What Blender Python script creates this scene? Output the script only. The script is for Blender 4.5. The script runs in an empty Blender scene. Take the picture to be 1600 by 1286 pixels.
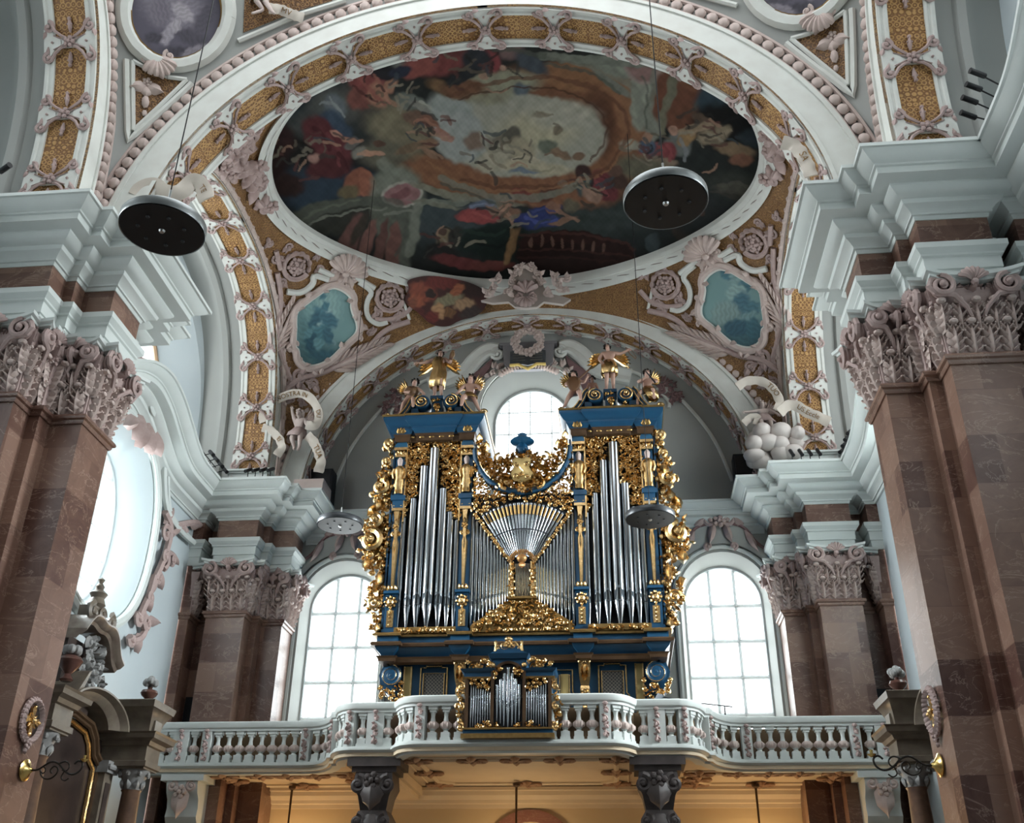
import bpy, math, random
import numpy as np
from mathutils import Vector, Matrix
PI = math.pi
SC = bpy.context.scene
COL = SC.collection

# ------------------------------------------------------------------ camera
F_PX, PITCH, YAW, ROLL = 1584.8, .502, .1012, .0121
_fw = np.array([-math.sin(YAW)*math.cos(PITCH), math.cos(YAW)*math.cos(PITCH), math.sin(PITCH)])
_rt = np.array([math.cos(YAW), math.sin(YAW), 0.0]); _up = np.cross(_rt, _fw)
CR = _rt*math.cos(ROLL)+_up*math.sin(ROLL); CU = _up*math.cos(ROLL)-_rt*math.sin(ROLL)
CP = np.array([2.278, 0.0, 1.6])
cam = bpy.data.cameras.new('camera'); cam_o = bpy.data.objects.new('camera', cam); COL.objects.link(cam_o)
cam.sensor_width = 36; cam.lens = F_PX/1600*36; cam.clip_start = .1; cam.clip_end = 300
m = Matrix.Identity(4)
for i in range(3):
    m[i][0] = CR[i]; m[i][1] = CU[i]; m[i][2] = -_fw[i]; m[i][3] = CP[i]
cam_o.matrix_world = m
SC.camera = cam_o

# ------------------------------------------------------------------ light and exposure
SC.view_settings.view_transform = 'Standard'
SC.view_settings.look = 'None'
SC.view_settings.gamma = 1
SC.view_settings.use_curve_mapping = False
SC.view_settings.exposure = 1.0
world = bpy.data.worlds.new('sky'); SC.world = world; world.use_nodes = True
wn = world.node_tree
bg = wn.nodes['Background']
bg.inputs['Color'].default_value = (.93, .97, 1, 1); bg.inputs['Strength'].default_value = 2.0
try:
    SC.cycles.max_bounces = 6; SC.cycles.diffuse_bounces = 4; SC.cycles.glossy_bounces = 3
    SC.cycles.transparent_max_bounces = 8; SC.cycles.caustics_reflective = False; SC.cycles.caustics_refractive = False
    SC.cycles.use_denoising = True
    SC.cycles.sample_clamp_indirect = 4
except Exception:
    pass
def area(name, loc, rot, sx, sy, power, col=(1, 1, 1)):
    l = bpy.data.lights.new(name, 'AREA'); l.shape = 'RECTANGLE'; l.size = sx; l.size_y = sy; l.energy = power; l.color = col
    o = bpy.data.objects.new(name, l); COL.objects.link(o); o.location = loc; o.rotation_euler = rot
    return o
# daylight standing outside the windows and shining in through the panes
for sx in (-1, 1):
    for yc, p in ((21.85, 850 if sx < 0 else 1150), (9.6, 90 if sx < 0 else 120)):
        o_ = area('daylight_side_window', (sx*12.2, yc, 12.0), (0, sx*PI/2*1.04, 0), 4.5, 4.5, p, (.92, .98, 1)); o_.data.spread = math.radians(85)
        o_.rotation_euler = (0, sx*PI/2*.93, 0)
    area('daylight_side_lunette', (sx*12.4, 21.85, 18.0), (0, sx*PI/2*1.15, 0), 4, 6, 150, (.92, .98, 1))
    area('daylight_back_window', (sx*5.6, 30.2, 10.2), (-PI/2, 0, 0), 2.6, 5, 150, (.92, .98, 1))
area('daylight_back_upper_window', (0, 30.4, 17.0), (-PI/2, 0, 0), 3, 4, 140, (.92, .98, 1))

# ------------------------------------------------------------------ photo rays (for reading sizes off the photograph at known planes)
def ray(x, y): return _fw*F_PX+CR*(x-800)-CU*(y-643)
def onY(x, y, Y): d = ray(x, y); return CP+d*(Y-CP[1])/d[1]
def onX(x, y, X): d = ray(x, y); return CP+d*(X-CP[0])/d[0]
def onZ(x, y, Z): d = ray(x, y); return CP+d*(Z-CP[2])/d[2]

# ------------------------------------------------------------------ objects
WL = {}
def thing(name, label, cat, loc=(0, 0, 0), group=None):
    o = bpy.data.objects.new(name, None); COL.objects.link(o); o.location = loc; o.empty_display_size = .2
    o['label'] = label; o['category'] = cat
    if group: o['group'] = group
    WL[o.name] = np.array(loc, float)
    return o
def tag(o, label, cat, group=None):
    o['label'] = label; o['category'] = cat
    if group: o['group'] = group
    return o
def structure(o): o['kind'] = 'structure'; return o
def dup(o, parent=None):
    c = o.copy(); COL.objects.link(c)
    if parent is not None: c.parent = parent
    for ch in list(o.children): dup(ch, c)
    return c
def smoothstep(a, b, x):
    t = np.clip((x-a)/(b-a), 0, 1); return t*t*(3-2*t)

class MB:
    def __init__(s): s.V = []; s.F = []; s.n = 0
    def add(s, v, f):
        v = np.asarray(v, float).reshape(-1, 3); k = s.n
        s.V.append(v); s.F += [tuple(i+k for i in q) for q in f]; s.n += len(v); return s
    def pts(s): return np.vstack(s.V) if s.V else np.zeros((0, 3))
    def join(s, o, M=None):
        p = o.pts()
        if M is not None: p = M(p)
        return s.add(p, o.F)
    def xf(s, fn): s.V = [fn(s.pts())]; return s
    def flip(s): s.F = [q[::-1] for q in s.F]; return s
    def box(s, x0, x1, y0, y1, z0, z1):
        v = [(x, y, z) for z in (z0, z1) for y in (y0, y1) for x in (x0, x1)]
        return s.add(v, [(0, 2, 3, 1), (4, 5, 7, 6), (0, 1, 5, 4), (2, 6, 7, 3), (0, 4, 6, 2), (1, 3, 7, 5)])
    def loft(s, rings, closed=True, cap0=True, cap1=True, wrap=False):
        n = len(rings[0]); v = np.concatenate([np.asarray(r, float) for r in rings]); f = []
        m = len(rings); e = n if closed else n-1
        for i in range(m if wrap else m-1):
            a = i*n; b = ((i+1) % m)*n
            for j in range(e):
                k = (j+1) % n; f.append((a+j, a+k, b+k, b+j))
        if closed and not wrap:
            if cap0: f.append(tuple(range(n))[::-1])
            if cap1: f.append(tuple((m-1)*n+j for j in range(n)))
        return s.add(v, f)
    def prism(s, poly, z0, z1, cap=True):
        return s.loft([[(x, y, z0) for x, y in poly], [(x, y, z1) for x, y in poly]], True, cap, cap)
    def plate(s, poly, y0, y1):      # polygon in xz, thickness along y
        return s.loft([[(x, y1, z) for x, z in poly], [(x, y0, z) for x, z in poly]])
    def tube(s, path, r, n=6, flat=None, cap=True, up=None):
        P = np.asarray(path, float); m = len(P)
        if m < 2: return s
        R = np.full(m, r, float) if np.isscalar(r) else np.asarray(r, float)
        T = np.gradient(P, axis=0); T /= (np.linalg.norm(T, axis=1)[:, None]+1e-12)
        if up is None:
            a = np.array([0, 0, 1.0]) if abs(T[0][2]) < .9 else np.array([0, 1.0, 0])
        else: a = np.asarray(up, float)
        rings = []
        nrm = a
        for i in range(m):
            nrm = nrm-T[i]*(nrm@T[i]); l = np.linalg.norm(nrm)
            if l < 1e-6: nrm = np.cross(T[i], [1, 0, 0.3]); l = np.linalg.norm(nrm)
            nrm = nrm/l
            if up is not None:
                q = a-T[i]*(a@T[i]); lq = np.linalg.norm(q)
                if lq > 1e-6: nrm = q/lq
            b = np.cross(T[i], nrm); fl = 1 if flat is None else flat
            ang = np.arange(n)*2*PI/n
            rings.append(P[i]+R[i]*(np.cos(ang)[:, None]*nrm*fl+np.sin(ang)[:, None]*b))
        return s.loft(rings, True, cap, cap)
    def lathe(s, prof, c=(0, 0, 0), n=14, sx=1, sy=1):
        ang = np.arange(n)*2*PI/n
        rings = [np.stack([c[0]+r*sx*np.cos(ang), c[1]+r*sy*np.sin(ang), np.full(n, c[2]+z)], 1) for r, z in prof]
        return s.loft(rings)
    def ball(s, c, r, nu=8, nv=5):
        r = (r, r, r) if np.isscalar(r) else r
        rings = []
        for i in range(nv+1):
            t = -PI/2+PI*i/nv; t = max(-PI/2+.12, min(PI/2-.12, t)); ang = np.arange(nu)*2*PI/nu
            rings.append(np.stack([c[0]+r[0]*math.cos(t)*np.cos(ang), c[1]+r[1]*math.cos(t)*np.sin(ang), np.full(nu, c[2]+r[2]*math.sin(t))], 1))
        return s.loft(rings)
    def grid(s, G, flip=False):     # G[i][j] points
        G = np.asarray(G, float); a, b = G.shape[:2]
        f = [(i*b+j, i*b+j+1, (i+1)*b+j+1, (i+1)*b+j) for i in range(a-1) for j in range(b-1)]
        if flip: f = [q[::-1] for q in f]
        return s.add(G.reshape(-1, 3), f)
    def sweep(s, plan, prof, closed=False, cap=True):
        """profile (offset,z) along a plan polyline (x,y) with mitred corners; offset goes to the right of travel"""
        P = np.asarray(plan, float); n = len(P); N = []
        for i in range(n):
            if closed: a, b = P[i]-P[i-1], P[(i+1) % n]-P[i]
            else:
                a = P[i]-P[i-1] if i > 0 else P[1]-P[0]; b = P[i+1]-P[i] if i < n-1 else P[-1]-P[-2]
            a = a/np.linalg.norm(a); b = b/np.linalg.norm(b)
            na = np.array([a[1], -a[0]]); nb = np.array([b[1], -b[0]])
            mm = na+nb; d = 1+na@nb
            N.append(mm/max(d, .15))
        rings = [[(P[i][0]+N[i][0]*o, P[i][1]+N[i][1]*o, z) for o, z in prof] for i in range(n)]
        return s.loft(rings, True, cap, cap, wrap=closed) if len(prof) > 2 else s.loft(rings, False)
    def sweepc(s, P, side, out, prof, closed=False, cap=True):
        """profile (a,b) along 3d path P with per-point frame vectors side (a) and out (b)"""
        rings = [[P[i]+side[i]*a+out[i]*b for a, b in prof] for i in range(len(P))]
        return s.loft(rings, True, cap, cap, wrap=closed)
    def build(s, name, mat=None, parent=None, local=False, angle=38, loc=None, origin=None):
        me = bpy.data.meshes.new(name)
        v = s.pts()
        if parent is not None and not local: v = v-WL.get(root_of(parent).name, 0)
        if origin is not None: v = v-np.asarray(origin)
        me.from_pydata(v.tolist(), [], s.F); me.update()
        if angle:
            me.polygons.foreach_set('use_smooth', [True]*len(me.polygons))
            me.set_sharp_from_angle(angle=math.radians(angle))
        if mat: me.materials.append(mat)
        o = bpy.data.objects.new(name, me); COL.objects.link(o)
        if parent is not None: o.parent = parent
        if origin is not None: o.location = origin
        if loc is not None: o.location = loc
        return o
def root_of(o):
    while o.parent is not None: o = o.parent
    return o
def mirx(p): q = p.copy(); q[:, 0] *= -1; return q
def sided(mb, sx):
    if sx < 0: mb.xf(mirx); mb.flip()
    return mb

# ------------------------------------------------------------------ materials
def mat(name, col, rough=.6, metal=0., col2=None, nscale=3., namount=.5, bump=0., bscale=20., spec=.3, emit=None, es=0):
    M = bpy.data.materials.new(name); M.use_nodes = True; t = M.node_tree; b = t.nodes['Principled BSDF']
    b.inputs['Base Color'].default_value = (*col, 1); b.inputs['Roughness'].default_value = rough; b.inputs['Metallic'].default_value = metal
    b.inputs['Specular IOR Level'].default_value = spec
    if emit: b.inputs['Emission Color'].default_value = (*emit, 1); b.inputs['Emission Strength'].default_value = es
    tc = t.nodes.new('ShaderNodeTexCoord')
    if col2:
        n = t.nodes.new('ShaderNodeTexNoise'); n.inputs['Scale'].default_value = nscale; n.inputs['Detail'].default_value = 5
        t.links.new(tc.outputs['Object'], n.inputs['Vector'])
        mx = t.nodes.new('ShaderNodeMix'); mx.data_type = 'RGBA'
        mx.inputs[6].default_value = (*col, 1); mx.inputs[7].default_value = (*col2, 1)
        r = t.nodes.new('ShaderNodeMapRange'); r.inputs[1].default_value = .5-namount/2; r.inputs[2].default_value = .5+namount/2
        t.links.new(n.outputs['Fac'], r.inputs[0]); t.links.new(r.outputs[0], mx.inputs[0]); t.links.new(mx.outputs[2], b.inputs['Base Color'])
    if bump:
        n2 = t.nodes.new('ShaderNodeTexNoise'); n2.inputs['Scale'].default_value = bscale; n2.inputs['Detail'].default_value = 3
        t.links.new(tc.outputs['Object'], n2.inputs['Vector'])
        bp = t.nodes.new('ShaderNodeBump'); bp.inputs['Strength'].default_value = bump; bp.inputs['Distance'].default_value = .03
        t.links.new(n2.outputs['Fac'], bp.inputs['Height']); t.links.new(bp.outputs[0], b.inputs['Normal'])
    return M
def marble(name, c1, c2, vein, rough=.35, bw=1.1, bh=.8):
    M = bpy.data.materials.new(name); M.use_nodes = True; t = M.node_tree; b = t.nodes['Principled BSDF']; L = t.links.new
    g = t.nodes.new('ShaderNodeNewGeometry'); sp = t.nodes.new('ShaderNodeSeparateXYZ'); L(g.outputs['Position'], sp.inputs[0])
    ad = t.nodes.new('ShaderNodeMath'); ad.operation = 'ADD'; L(sp.outputs[0], ad.inputs[0]); L(sp.outputs[1], ad.inputs[1])
    cb = t.nodes.new('ShaderNodeCombineXYZ'); L(ad.outputs[0], cb.inputs[0]); L(sp.outputs[2], cb.inputs[1])
    br = t.nodes.new('ShaderNodeTexBrick'); L(cb.outputs[0], br.inputs['Vector'])
    br.inputs['Color1'].default_value = (0, 0, 0, 1); br.inputs['Color2'].default_value = (1, 1, 1, 1); br.inputs['Mortar'].default_value = (.3, .3, .3, 1)
    br.inputs['Scale'].default_value = 1; br.inputs['Mortar Size'].default_value = .004; br.inputs['Brick Width'].default_value = bw; br.inputs['Row Height'].default_value = bh
    br.offset = .37; br.squash = .8
    no = t.nodes.new('ShaderNodeTexNoise'); no.inputs['Scale'].default_value = 1.6; no.inputs['Detail'].default_value = 8; no.inputs['Roughness'].default_value = .65; no.inputs['Distortion'].default_value = 1.2
    L(g.outputs['Position'], no.inputs['Vector'])
    am = t.nodes.new('ShaderNodeMath'); am.operation = 'MULTIPLY_ADD'; L(br.outputs['Color'], am.inputs[0]); am.inputs[1].default_value = .9; L(no.outputs['Fac'], am.inputs[2])
    mr = t.nodes.new('ShaderNodeMapRange'); L(am.outputs[0], mr.inputs[0]); mr.inputs[1].default_value = .35; mr.inputs[2].default_value = 1.35
    mx = t.nodes.new('ShaderNodeMix'); mx.data_type = 'RGBA'; mx.inputs[6].default_value = (*c1, 1); mx.inputs[7].default_value = (*c2, 1); L(mr.outputs[0], mx.inputs[0])
    v = t.nodes.new('ShaderNodeTexNoise'); v.inputs['Scale'].default_value = 1.0; v.inputs['Detail'].default_value = 7; v.inputs['Distortion'].default_value = 1.2; v.inputs['Roughness'].default_value = .62
    mp = t.nodes.new('ShaderNodeMapping'); mp.inputs['Rotation'].default_value = (.4, .7, .5); mp.inputs['Scale'].default_value = (1, 1, 2.2); L(g.outputs['Position'], mp.inputs[0]); L(mp.outputs[0], v.inputs['Vector'])
    ab = t.nodes.new('ShaderNodeMath'); ab.operation = 'SUBTRACT'; L(v.outputs['Fac'], ab.inputs[0]); ab.inputs[1].default_value = .5
    a2 = t.nodes.new('ShaderNodeMath'); a2.operation = 'ABSOLUTE'; L(ab.outputs[0], a2.inputs[0])
    m2 = t.nodes.new('ShaderNodeMapRange'); L(a2.outputs[0], m2.inputs[0]); m2.inputs[1].default_value = 0; m2.inputs[2].default_value = .013; m2.inputs[3].default_value = .6; m2.inputs[4].default_value = 0
    mx2 = t.nodes.new('ShaderNodeMix'); mx2.data_type = 'RGBA'; L(m2.outputs[0], mx2.inputs[0]); L(mx.outputs[2], mx2.inputs[6]); mx2.inputs[7].default_value = (*vein, 1)
    L(mx2.outputs[2], b.inputs['Base Color']); b.inputs['Roughness'].default_value = rough
    return M
def lattice(name, c1, c2, scale=6., rnd=.0, rough=.5):
    M = bpy.data.materials.new(name); M.use_nodes = True; t = M.node_tree; b = t.nodes['Principled BSDF']; L = t.links.new
    tc = t.nodes.new('ShaderNodeTexCoord')
    v = t.nodes.new('ShaderNodeTexVoronoi'); v.inputs['Scale'].default_value = scale; v.inputs['Randomness'].default_value = rnd; L(tc.outputs['Object'], v.inputs['Vector'])
    mu = t.nodes.new('ShaderNodeMath'); mu.operation = 'MULTIPLY'; L(v.outputs['Distance'], mu.inputs[0]); mu.inputs[1].default_value = 17
    si = t.nodes.new('ShaderNodeMath'); si.operation = 'SINE'; L(mu.outputs[0], si.inputs[0])
    mr = t.nodes.new('ShaderNodeMapRange'); L(si.outputs[0], mr.inputs[0]); mr.inputs[1].default_value = -.6; mr.inputs[2].default_value = .7
    mx = t.nodes.new('ShaderNodeMix'); mx.data_type = 'RGBA'; mx.inputs[6].default_value = (*c1, 1); mx.inputs[7].default_value = (*c2, 1); L(mr.outputs[0], mx.inputs[0])
    L(mx.outputs[2], b.inputs['Base Color']); b.inputs['Roughness'].default_value = rough
    bp = t.nodes.new('ShaderNodeBump'); bp.inputs['Strength'].default_value = .6; bp.inputs['Distance'].default_value = .03
    L(mr.outputs[0], bp.inputs['Height']); L(bp.outputs[0], b.inputs['Normal'])
    return M
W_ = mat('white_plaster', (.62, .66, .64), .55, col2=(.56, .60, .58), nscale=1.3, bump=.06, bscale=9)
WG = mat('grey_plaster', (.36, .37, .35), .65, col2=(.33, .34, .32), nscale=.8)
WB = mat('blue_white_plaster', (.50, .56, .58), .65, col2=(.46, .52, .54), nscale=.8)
WC = mat('cream_white_stucco', (.66, .68, .64), .55, col2=(.58, .58, .54), nscale=2.5)
PK = mat('pink_stucco', (.45, .345, .325), .6, col2=(.36, .265, .245), nscale=6, bump=.15, bscale=30)
PKL = mat('pale_pink_stucco', (.58, .475, .435), .6, col2=(.48, .385, .35), nscale=6, bump=.1, bscale=30)
PKD = mat('rose_panel', (.22, .13, .13), .65, col2=(.17, .10, .10), nscale=5)
MR = marble('red_marble', (.062, .020, .014), (.23, .135, .098), (.38, .27, .21))
GP = lattice('gilded_scroll_relief', (.20, .09, .026), (.47, .27, .095), 8.5, .25)
GPD = lattice('brown_scroll_relief', (.10, .045, .016), (.27, .14, .05), 10, .2)
GO = mat('gold_leaf', (.85, .61, .31), .24, 1., col2=(.58, .37, .14), nscale=9, bump=.25, bscale=40)
GOD = mat('dull_gold', (.42, .27, .10), .38, .85, col2=(.28, .17, .06), nscale=12)
BL = mat('organ_blue', (.007, .062, .132), .38, col2=(.005, .045, .098), nscale=2, spec=.5)
BLK = mat('organ_dark', (.006, .008, .012), .5)
BRN = mat('brown_gilt_moulding', (.11, .065, .035), .4, .3, col2=(.07, .04, .022), nscale=4)
TIN = mat('tin_pipe', (.40, .43, .46), .16, 1., col2=(.32, .35, .38), nscale=2.5)
TIND = mat('tin_pipe_mouth', (.07, .085, .10), .4, .2)
SK = mat('painted_skin', (.55, .36, .28), .45, col2=(.48, .29, .23), nscale=5)
HR = mat('dark_hair', (.02, .015, .013), .5)
BK = mat('black_metal', (.008, .008, .009), .45)
DG = mat('dark_grey_metal', (.05, .055, .06), .35, .3)
LG = mat('satin_grey_metal', (.30, .32, .32), .35, .6)
IR = mat('dark_iron', (.03, .026, .022), .45, .6)
BRS = mat('brass', (.75, .55, .2), .22, 1.)
ALU = mat('aluminium', (.6, .62, .62), .3, 1.)
FLOOR = mat('stone_floor', (.30, .29, .27), .5, col2=(.22, .21, .2), nscale=1)
# ------------------------------------------------------------------ sail vaults over the two bays
VW, VD, VH, VZ = 7.65, 5.55, 6.4, 14.0
KF, KR = .795, .885          # edge of the fresco, outer edge of its moulding ring
class Sail:
    def __init__(s, yc, W=VW, D=VD, H=VH): s.yc = yc; s.W = W; s.D = D; s.H = H
    def uvw(s, P): return np.stack([P[..., 0]/s.W, (P[..., 1]-s.yc)/s.D, (P[..., 2]-VZ)/s.H], -1)
    def g(s, P):
        q = s.uvw(P); return q[..., 0]**2+np.abs(q[..., 1])**2.5+np.maximum(q[..., 2], 0)**2-2
    def grad(s, P):
        q = s.uvw(P); return np.stack([2*q[..., 0]/s.W, 2.5*np.abs(q[..., 1])**1.5*np.sign(q[..., 1])/s.D, 2*np.maximum(q[..., 2], .02)/s.H], -1)
    def nrm(s, P):
        n = s.grad(P); return -n/np.linalg.norm(n, axis=-1, keepdims=True)
    def snap(s, P):
        P = np.asarray(P, float).copy()
        for _ in range(5):
            gr = s.grad(P); P -= (s.g(P)/np.maximum((gr*gr).sum(-1), 1e-9))[..., None]*gr
        return P
    def z(s, x, y): return VZ+s.H*math.sqrt(max(0, 2-(x/s.W)**2-abs((y-s.yc)/s.D)**2.5))
    def hit(s, px, py):
        d = ray(px, py); d = d/np.linalg.norm(d); t = 9.0
        while t < 45:
            P = CP+d*t
            if abs(P[0]) <= s.W*1.05 and abs(P[1]-s.yc) <= s.D*1.08 and P[2] > VZ-2 and s.g(P) > 0:
                return s.snap(P)
            t += .03
        return s.snap(CP+d*28)
    def frame(s, C, upv=(0, 0, 1)):
        n = s.nrm(C); u = np.asarray(upv, float); ey = u-n*(u@n); ey /= np.linalg.norm(ey); ex = np.cross(ey, n); return ex, ey, n
    def place(s, C, ang=0, sc=1, flipx=False):
        """map local (x right, y up, z out of the surface) onto the vault around C"""
        ex, ey, n = s.frame(C); ca, sa = math.cos(ang), math.sin(ang)
        def fn(p):
            x = p[:, 0]*sc*(-1 if flipx else 1); y = p[:, 1]*sc
            q = C+np.outer(x*ca-y*sa, ex)+np.outer(x*sa+y*ca, ey); q = s.snap(q)
            return q+s.nrm(q)*(p[:, 2:3]*sc)
        return fn
ORG = Sail(21.85); NAV = Sail(9.6, 8.0, 5.6, 7.05)

def vault(S, name, material):
    yc = S.yc; nth = 192; A = np.arange(nth)*2*PI/nth+PI/nth
    G = []
    for k in range(15):
        row = []
        for a in A:
            c, sn = math.cos(a), math.sin(a); ri = math.sqrt(KF+.02)
            ro = 1/max(abs(c), abs(sn)); r = ri+(ro-ri)*k/14
            u, v = r*c, r*sn
            row.append((u*S.W, yc+v*S.D, VZ+S.H*math.sqrt(max(0, 2-u*u-abs(v)**2.5))))
        G.append(row)
    b = MB(); b.loft(G, True, False, False)
    return structure(b.build(name, material))
ceil_mat = lattice('brown_gold_ground', (.17, .08, .026), (.30, .16, .055), 9, .3)
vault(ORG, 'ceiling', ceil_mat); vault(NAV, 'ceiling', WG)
# ------------------------------------------------------------------ floor
b = MB(); b.box(-11, 11, -8, 29.6, -.2, 0); structure(b.build('floor', FLOOR))
b = MB(); b.box(-11.4, 11.4, -8, 3.9, 22.6, 22.8); structure(b.build('ceiling', WG))

# ------------------------------------------------------------------ walls with openings
def cell(mb, rect, hole, to3, hc=None):
    """flat annulus between a rectangle (a0,a1,b0,b1) and a convex hole outline"""
    a0, a1, b0, b1 = rect; H = np.asarray(hole, float); c = H.mean(0) if hc is None else np.asarray(hc)
    angs = sorted(set([round(math.atan2(y-c[1], x-c[0]), 5) for x, y in H]+[round(math.atan2(y-c[1], x-c[0]), 5) for x in (a0, a1) for y in (b0, b1)]))
    ii, oo = [], []
    n = len(H)
    for t in angs:
        d = np.array([math.cos(t), math.sin(t)]); best = None
        for i in range(n):
            p, q = H[i], H[(i+1) % n]; e = q-p; den = d[0]*e[1]-d[1]*e[0]
            if abs(den) < 1e-12: continue
            w = p-c; r = (w[0]*e[1]-w[1]*e[0])/den; s_ = (w[0]*d[1]-w[1]*d[0])/den
            if r > 0 and -1e-6 <= s_ <= 1+1e-6: best = r if best is None else max(best, r)
        ii.append(c+d*best)
        rr = min(((a1 if d[0] > 0 else a0)-c[0])/d[0] if abs(d[0]) > 1e-9 else 1e9, ((b1 if d[1] > 0 else b0)-c[1])/d[1] if abs(d[1]) > 1e-9 else 1e9)
        oo.append(c+d*rr)
    mb.loft([[to3(*p) for p in oo], [to3(*p) for p in ii]], True, False, False)
def arch_outline(cx, hw, z0, zs, zt, n=20, ex=2.0):
    o = [(cx-hw, z0), (cx+hw, z0)]
    for i in range(n+1):
        a = PI*i/n; o.append((cx+hw*abs(math.cos(a))**(2/ex)*(1 if math.cos(a) >= 0 else -1), zs+(zt-zs)*math.sin(a)**(2/ex)))
    return o
def oval(cy, cz, a, b, n=56, ex=2.3):
    o = []
    for i in range(n):
        t = 2*PI*i/n; c, s = math.cos(t), math.sin(t)
        o.append((cy+a*abs(c)**(2/ex)*(1 if c >= 0 else -1), cz+b*abs(s)**(2/ex)*(1 if s >= 0 else -1)))
    return o
YB = 28.45
backY = lambda Y: (lambda x, z: (x, Y, z))
wb = MB()
W_SIDE = dict(hw=1.27, z0=6.3, zs=11.1, zt=12.35)
W_TOP = dict(hw=1.62, z0=14.3, zs=17.35, zt=19.0)
for cx in (-5.58, 5.58):
    cell(wb, (min(cx*.57, cx*1.95), max(cx*.57, cx*1.95), 5.6, 13.4), arch_outline(cx, **W_SIDE), backY(YB), (cx, 9.5))
wb.box(-3.19, 3.19, YB, YB+.1, 5.6, 13.4)
cell(wb, (-10.8, 10.8, 13.4, 21.2), arch_outline(0, **W_TOP), backY(YB), (0, 16.5))
# splayed reveals
for cx in (-5.58, 5.58):
    o1 = arch_outline(cx, **W_SIDE); o2 = arch_outline(cx, 1.12, 6.3, 11.0, 12.08)
    wb.loft([[(x, YB, z) for x, z in o1], [(x, YB+.6, z) for x, z in o2]], True, False, False)
o1 = arch_outline(0, **W_TOP); o2 = arch_outline(0, 1.25, 14.6, 17.2, 18.45)
wb.loft([[(x, YB, z) for x, z in o1], [(x, YB+.75, z) for x, z in o2]], True, False, False)
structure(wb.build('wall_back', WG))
# lateral walls
LX = 9.72
def lateral(yc, side):
    mb = MB(); sx = -1 if side == 'left' else 1
    ov = oval(yc, 11.2, 2.15, 2.5)
    cell(mb, (yc-4.78, yc+4.75, -.0, 14.2), ov, lambda y, z: (LX, y, z), (yc, 11.2))
    ov2 = oval(yc, 11.2, 1.75, 2.1); om = oval(yc, 11.2, 1.9, 2.25)
    mb.loft([[(LX, y, z) for y, z in ov], [(LX+.4, y, z) for y, z in om], [(LX+.9, y, z) for y, z in ov2]], True, False, False)
    # lunette wall under the lateral arch
    hs = 1 if yc > 15 else .62; lo = arch_outline(yc, 4.5*hs, 14.1, 16.0, 19.7, 24); li = arch_outline(yc, 3.5*hs, 14.3, 15.9, 18.9, 24)
    cell(mb, (yc-4.95, yc+4.95, 13.9, 21.6), lo, lambda y, z: (10.05, y, z), (yc, 16.8))
    mb.loft([[(10.05, y, z) for y, z in lo], [(11.0, y, z) for y, z in li]], True, False, False)
    sided(mb, sx)
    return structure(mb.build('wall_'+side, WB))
for yc in (21.85, 9.6):
    for sd in ('left', 'right'): lateral(yc, sd)
# nave walls further back beside and behind the camera, window openings between
b = MB()
for sx in (-1, 1):
    b.box(*(sorted((sx*9.8, sx*10.0))), -8, 3.9, 0, 8.5); b.box(*(sorted((sx*9.8, sx*10.0))), -8, 3.9, 12.2, 22.6)
    b.box(*(sorted((sx*9.8, sx*10.0))), -8, -3, 8.5, 12.2); b.box(*(sorted((sx*9.8, sx*10.0))), -.5, 3.9, 8.5, 12.2)
structure(b.build('wall_nave', WB))
b = MB(); b.box(-10, 10, -8.2, -8, 0, 22.6); structure(b.build('wall_front', WB))
cell(b, (-10, 10, 0, 22.6), [(-3.5, 5.0), (3.5, 5.0), (3.5, 15), (-3.5, 15)], lambda x, z: (x, -8, z), (0, 10)); structure(b.build('wall_front', WB))

# ------------------------------------------------------------------ windows (frame with bars, panes)
glass = bpy.data.materials.new('leaded_glass'); glass.use_nodes = True
t = glass.node_tree; t.nodes.clear(); L = t.links.new
out = t.nodes.new('ShaderNodeOutputMaterial'); mxs = t.nodes.new('ShaderNodeMixShader'); tr = t.nodes.new('ShaderNodeBsdfTransparent'); tl = t.nodes.new('ShaderNodeBsdfTranslucent')
tl.inputs['Color'].default_value = (.85, .92, .9, 1)
g = t.nodes.new('ShaderNodeNewGeometry'); mp = t.nodes.new('ShaderNodeMapping'); mp.inputs['Rotation'].default_value = (0, PI/4, 0); L(g.outputs['Position'], mp.inputs[0])
vo = t.nodes.new('ShaderNodeTexVoronoi'); vo.feature = 'DISTANCE_TO_EDGE'; vo.inputs['Scale'].default_value = 7; vo.inputs['Randomness'].default_value = .12; L(g.outputs['Position'], vo.inputs['Vector'])
mr = t.nodes.new('ShaderNodeMapRange'); L(vo.outputs['Distance'], mr.inputs[0]); mr.inputs[1].default_value = .02; mr.inputs[2].default_value = .06; mr.inputs[3].default_value = .45; mr.inputs[4].default_value = .12
L(mr.outputs[0], mxs.inputs[0]); L(tr.outputs[0], mxs.inputs[1]); L(tl.outputs[0], mxs.inputs[2]); L(mxs.outputs[0], out.inputs[0])
WFR = mat('pale_window_bars', (.62, .66, .66), .5)
WFRB = mat('brown_window_bars', (.30, .20, .12), .5)
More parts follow.
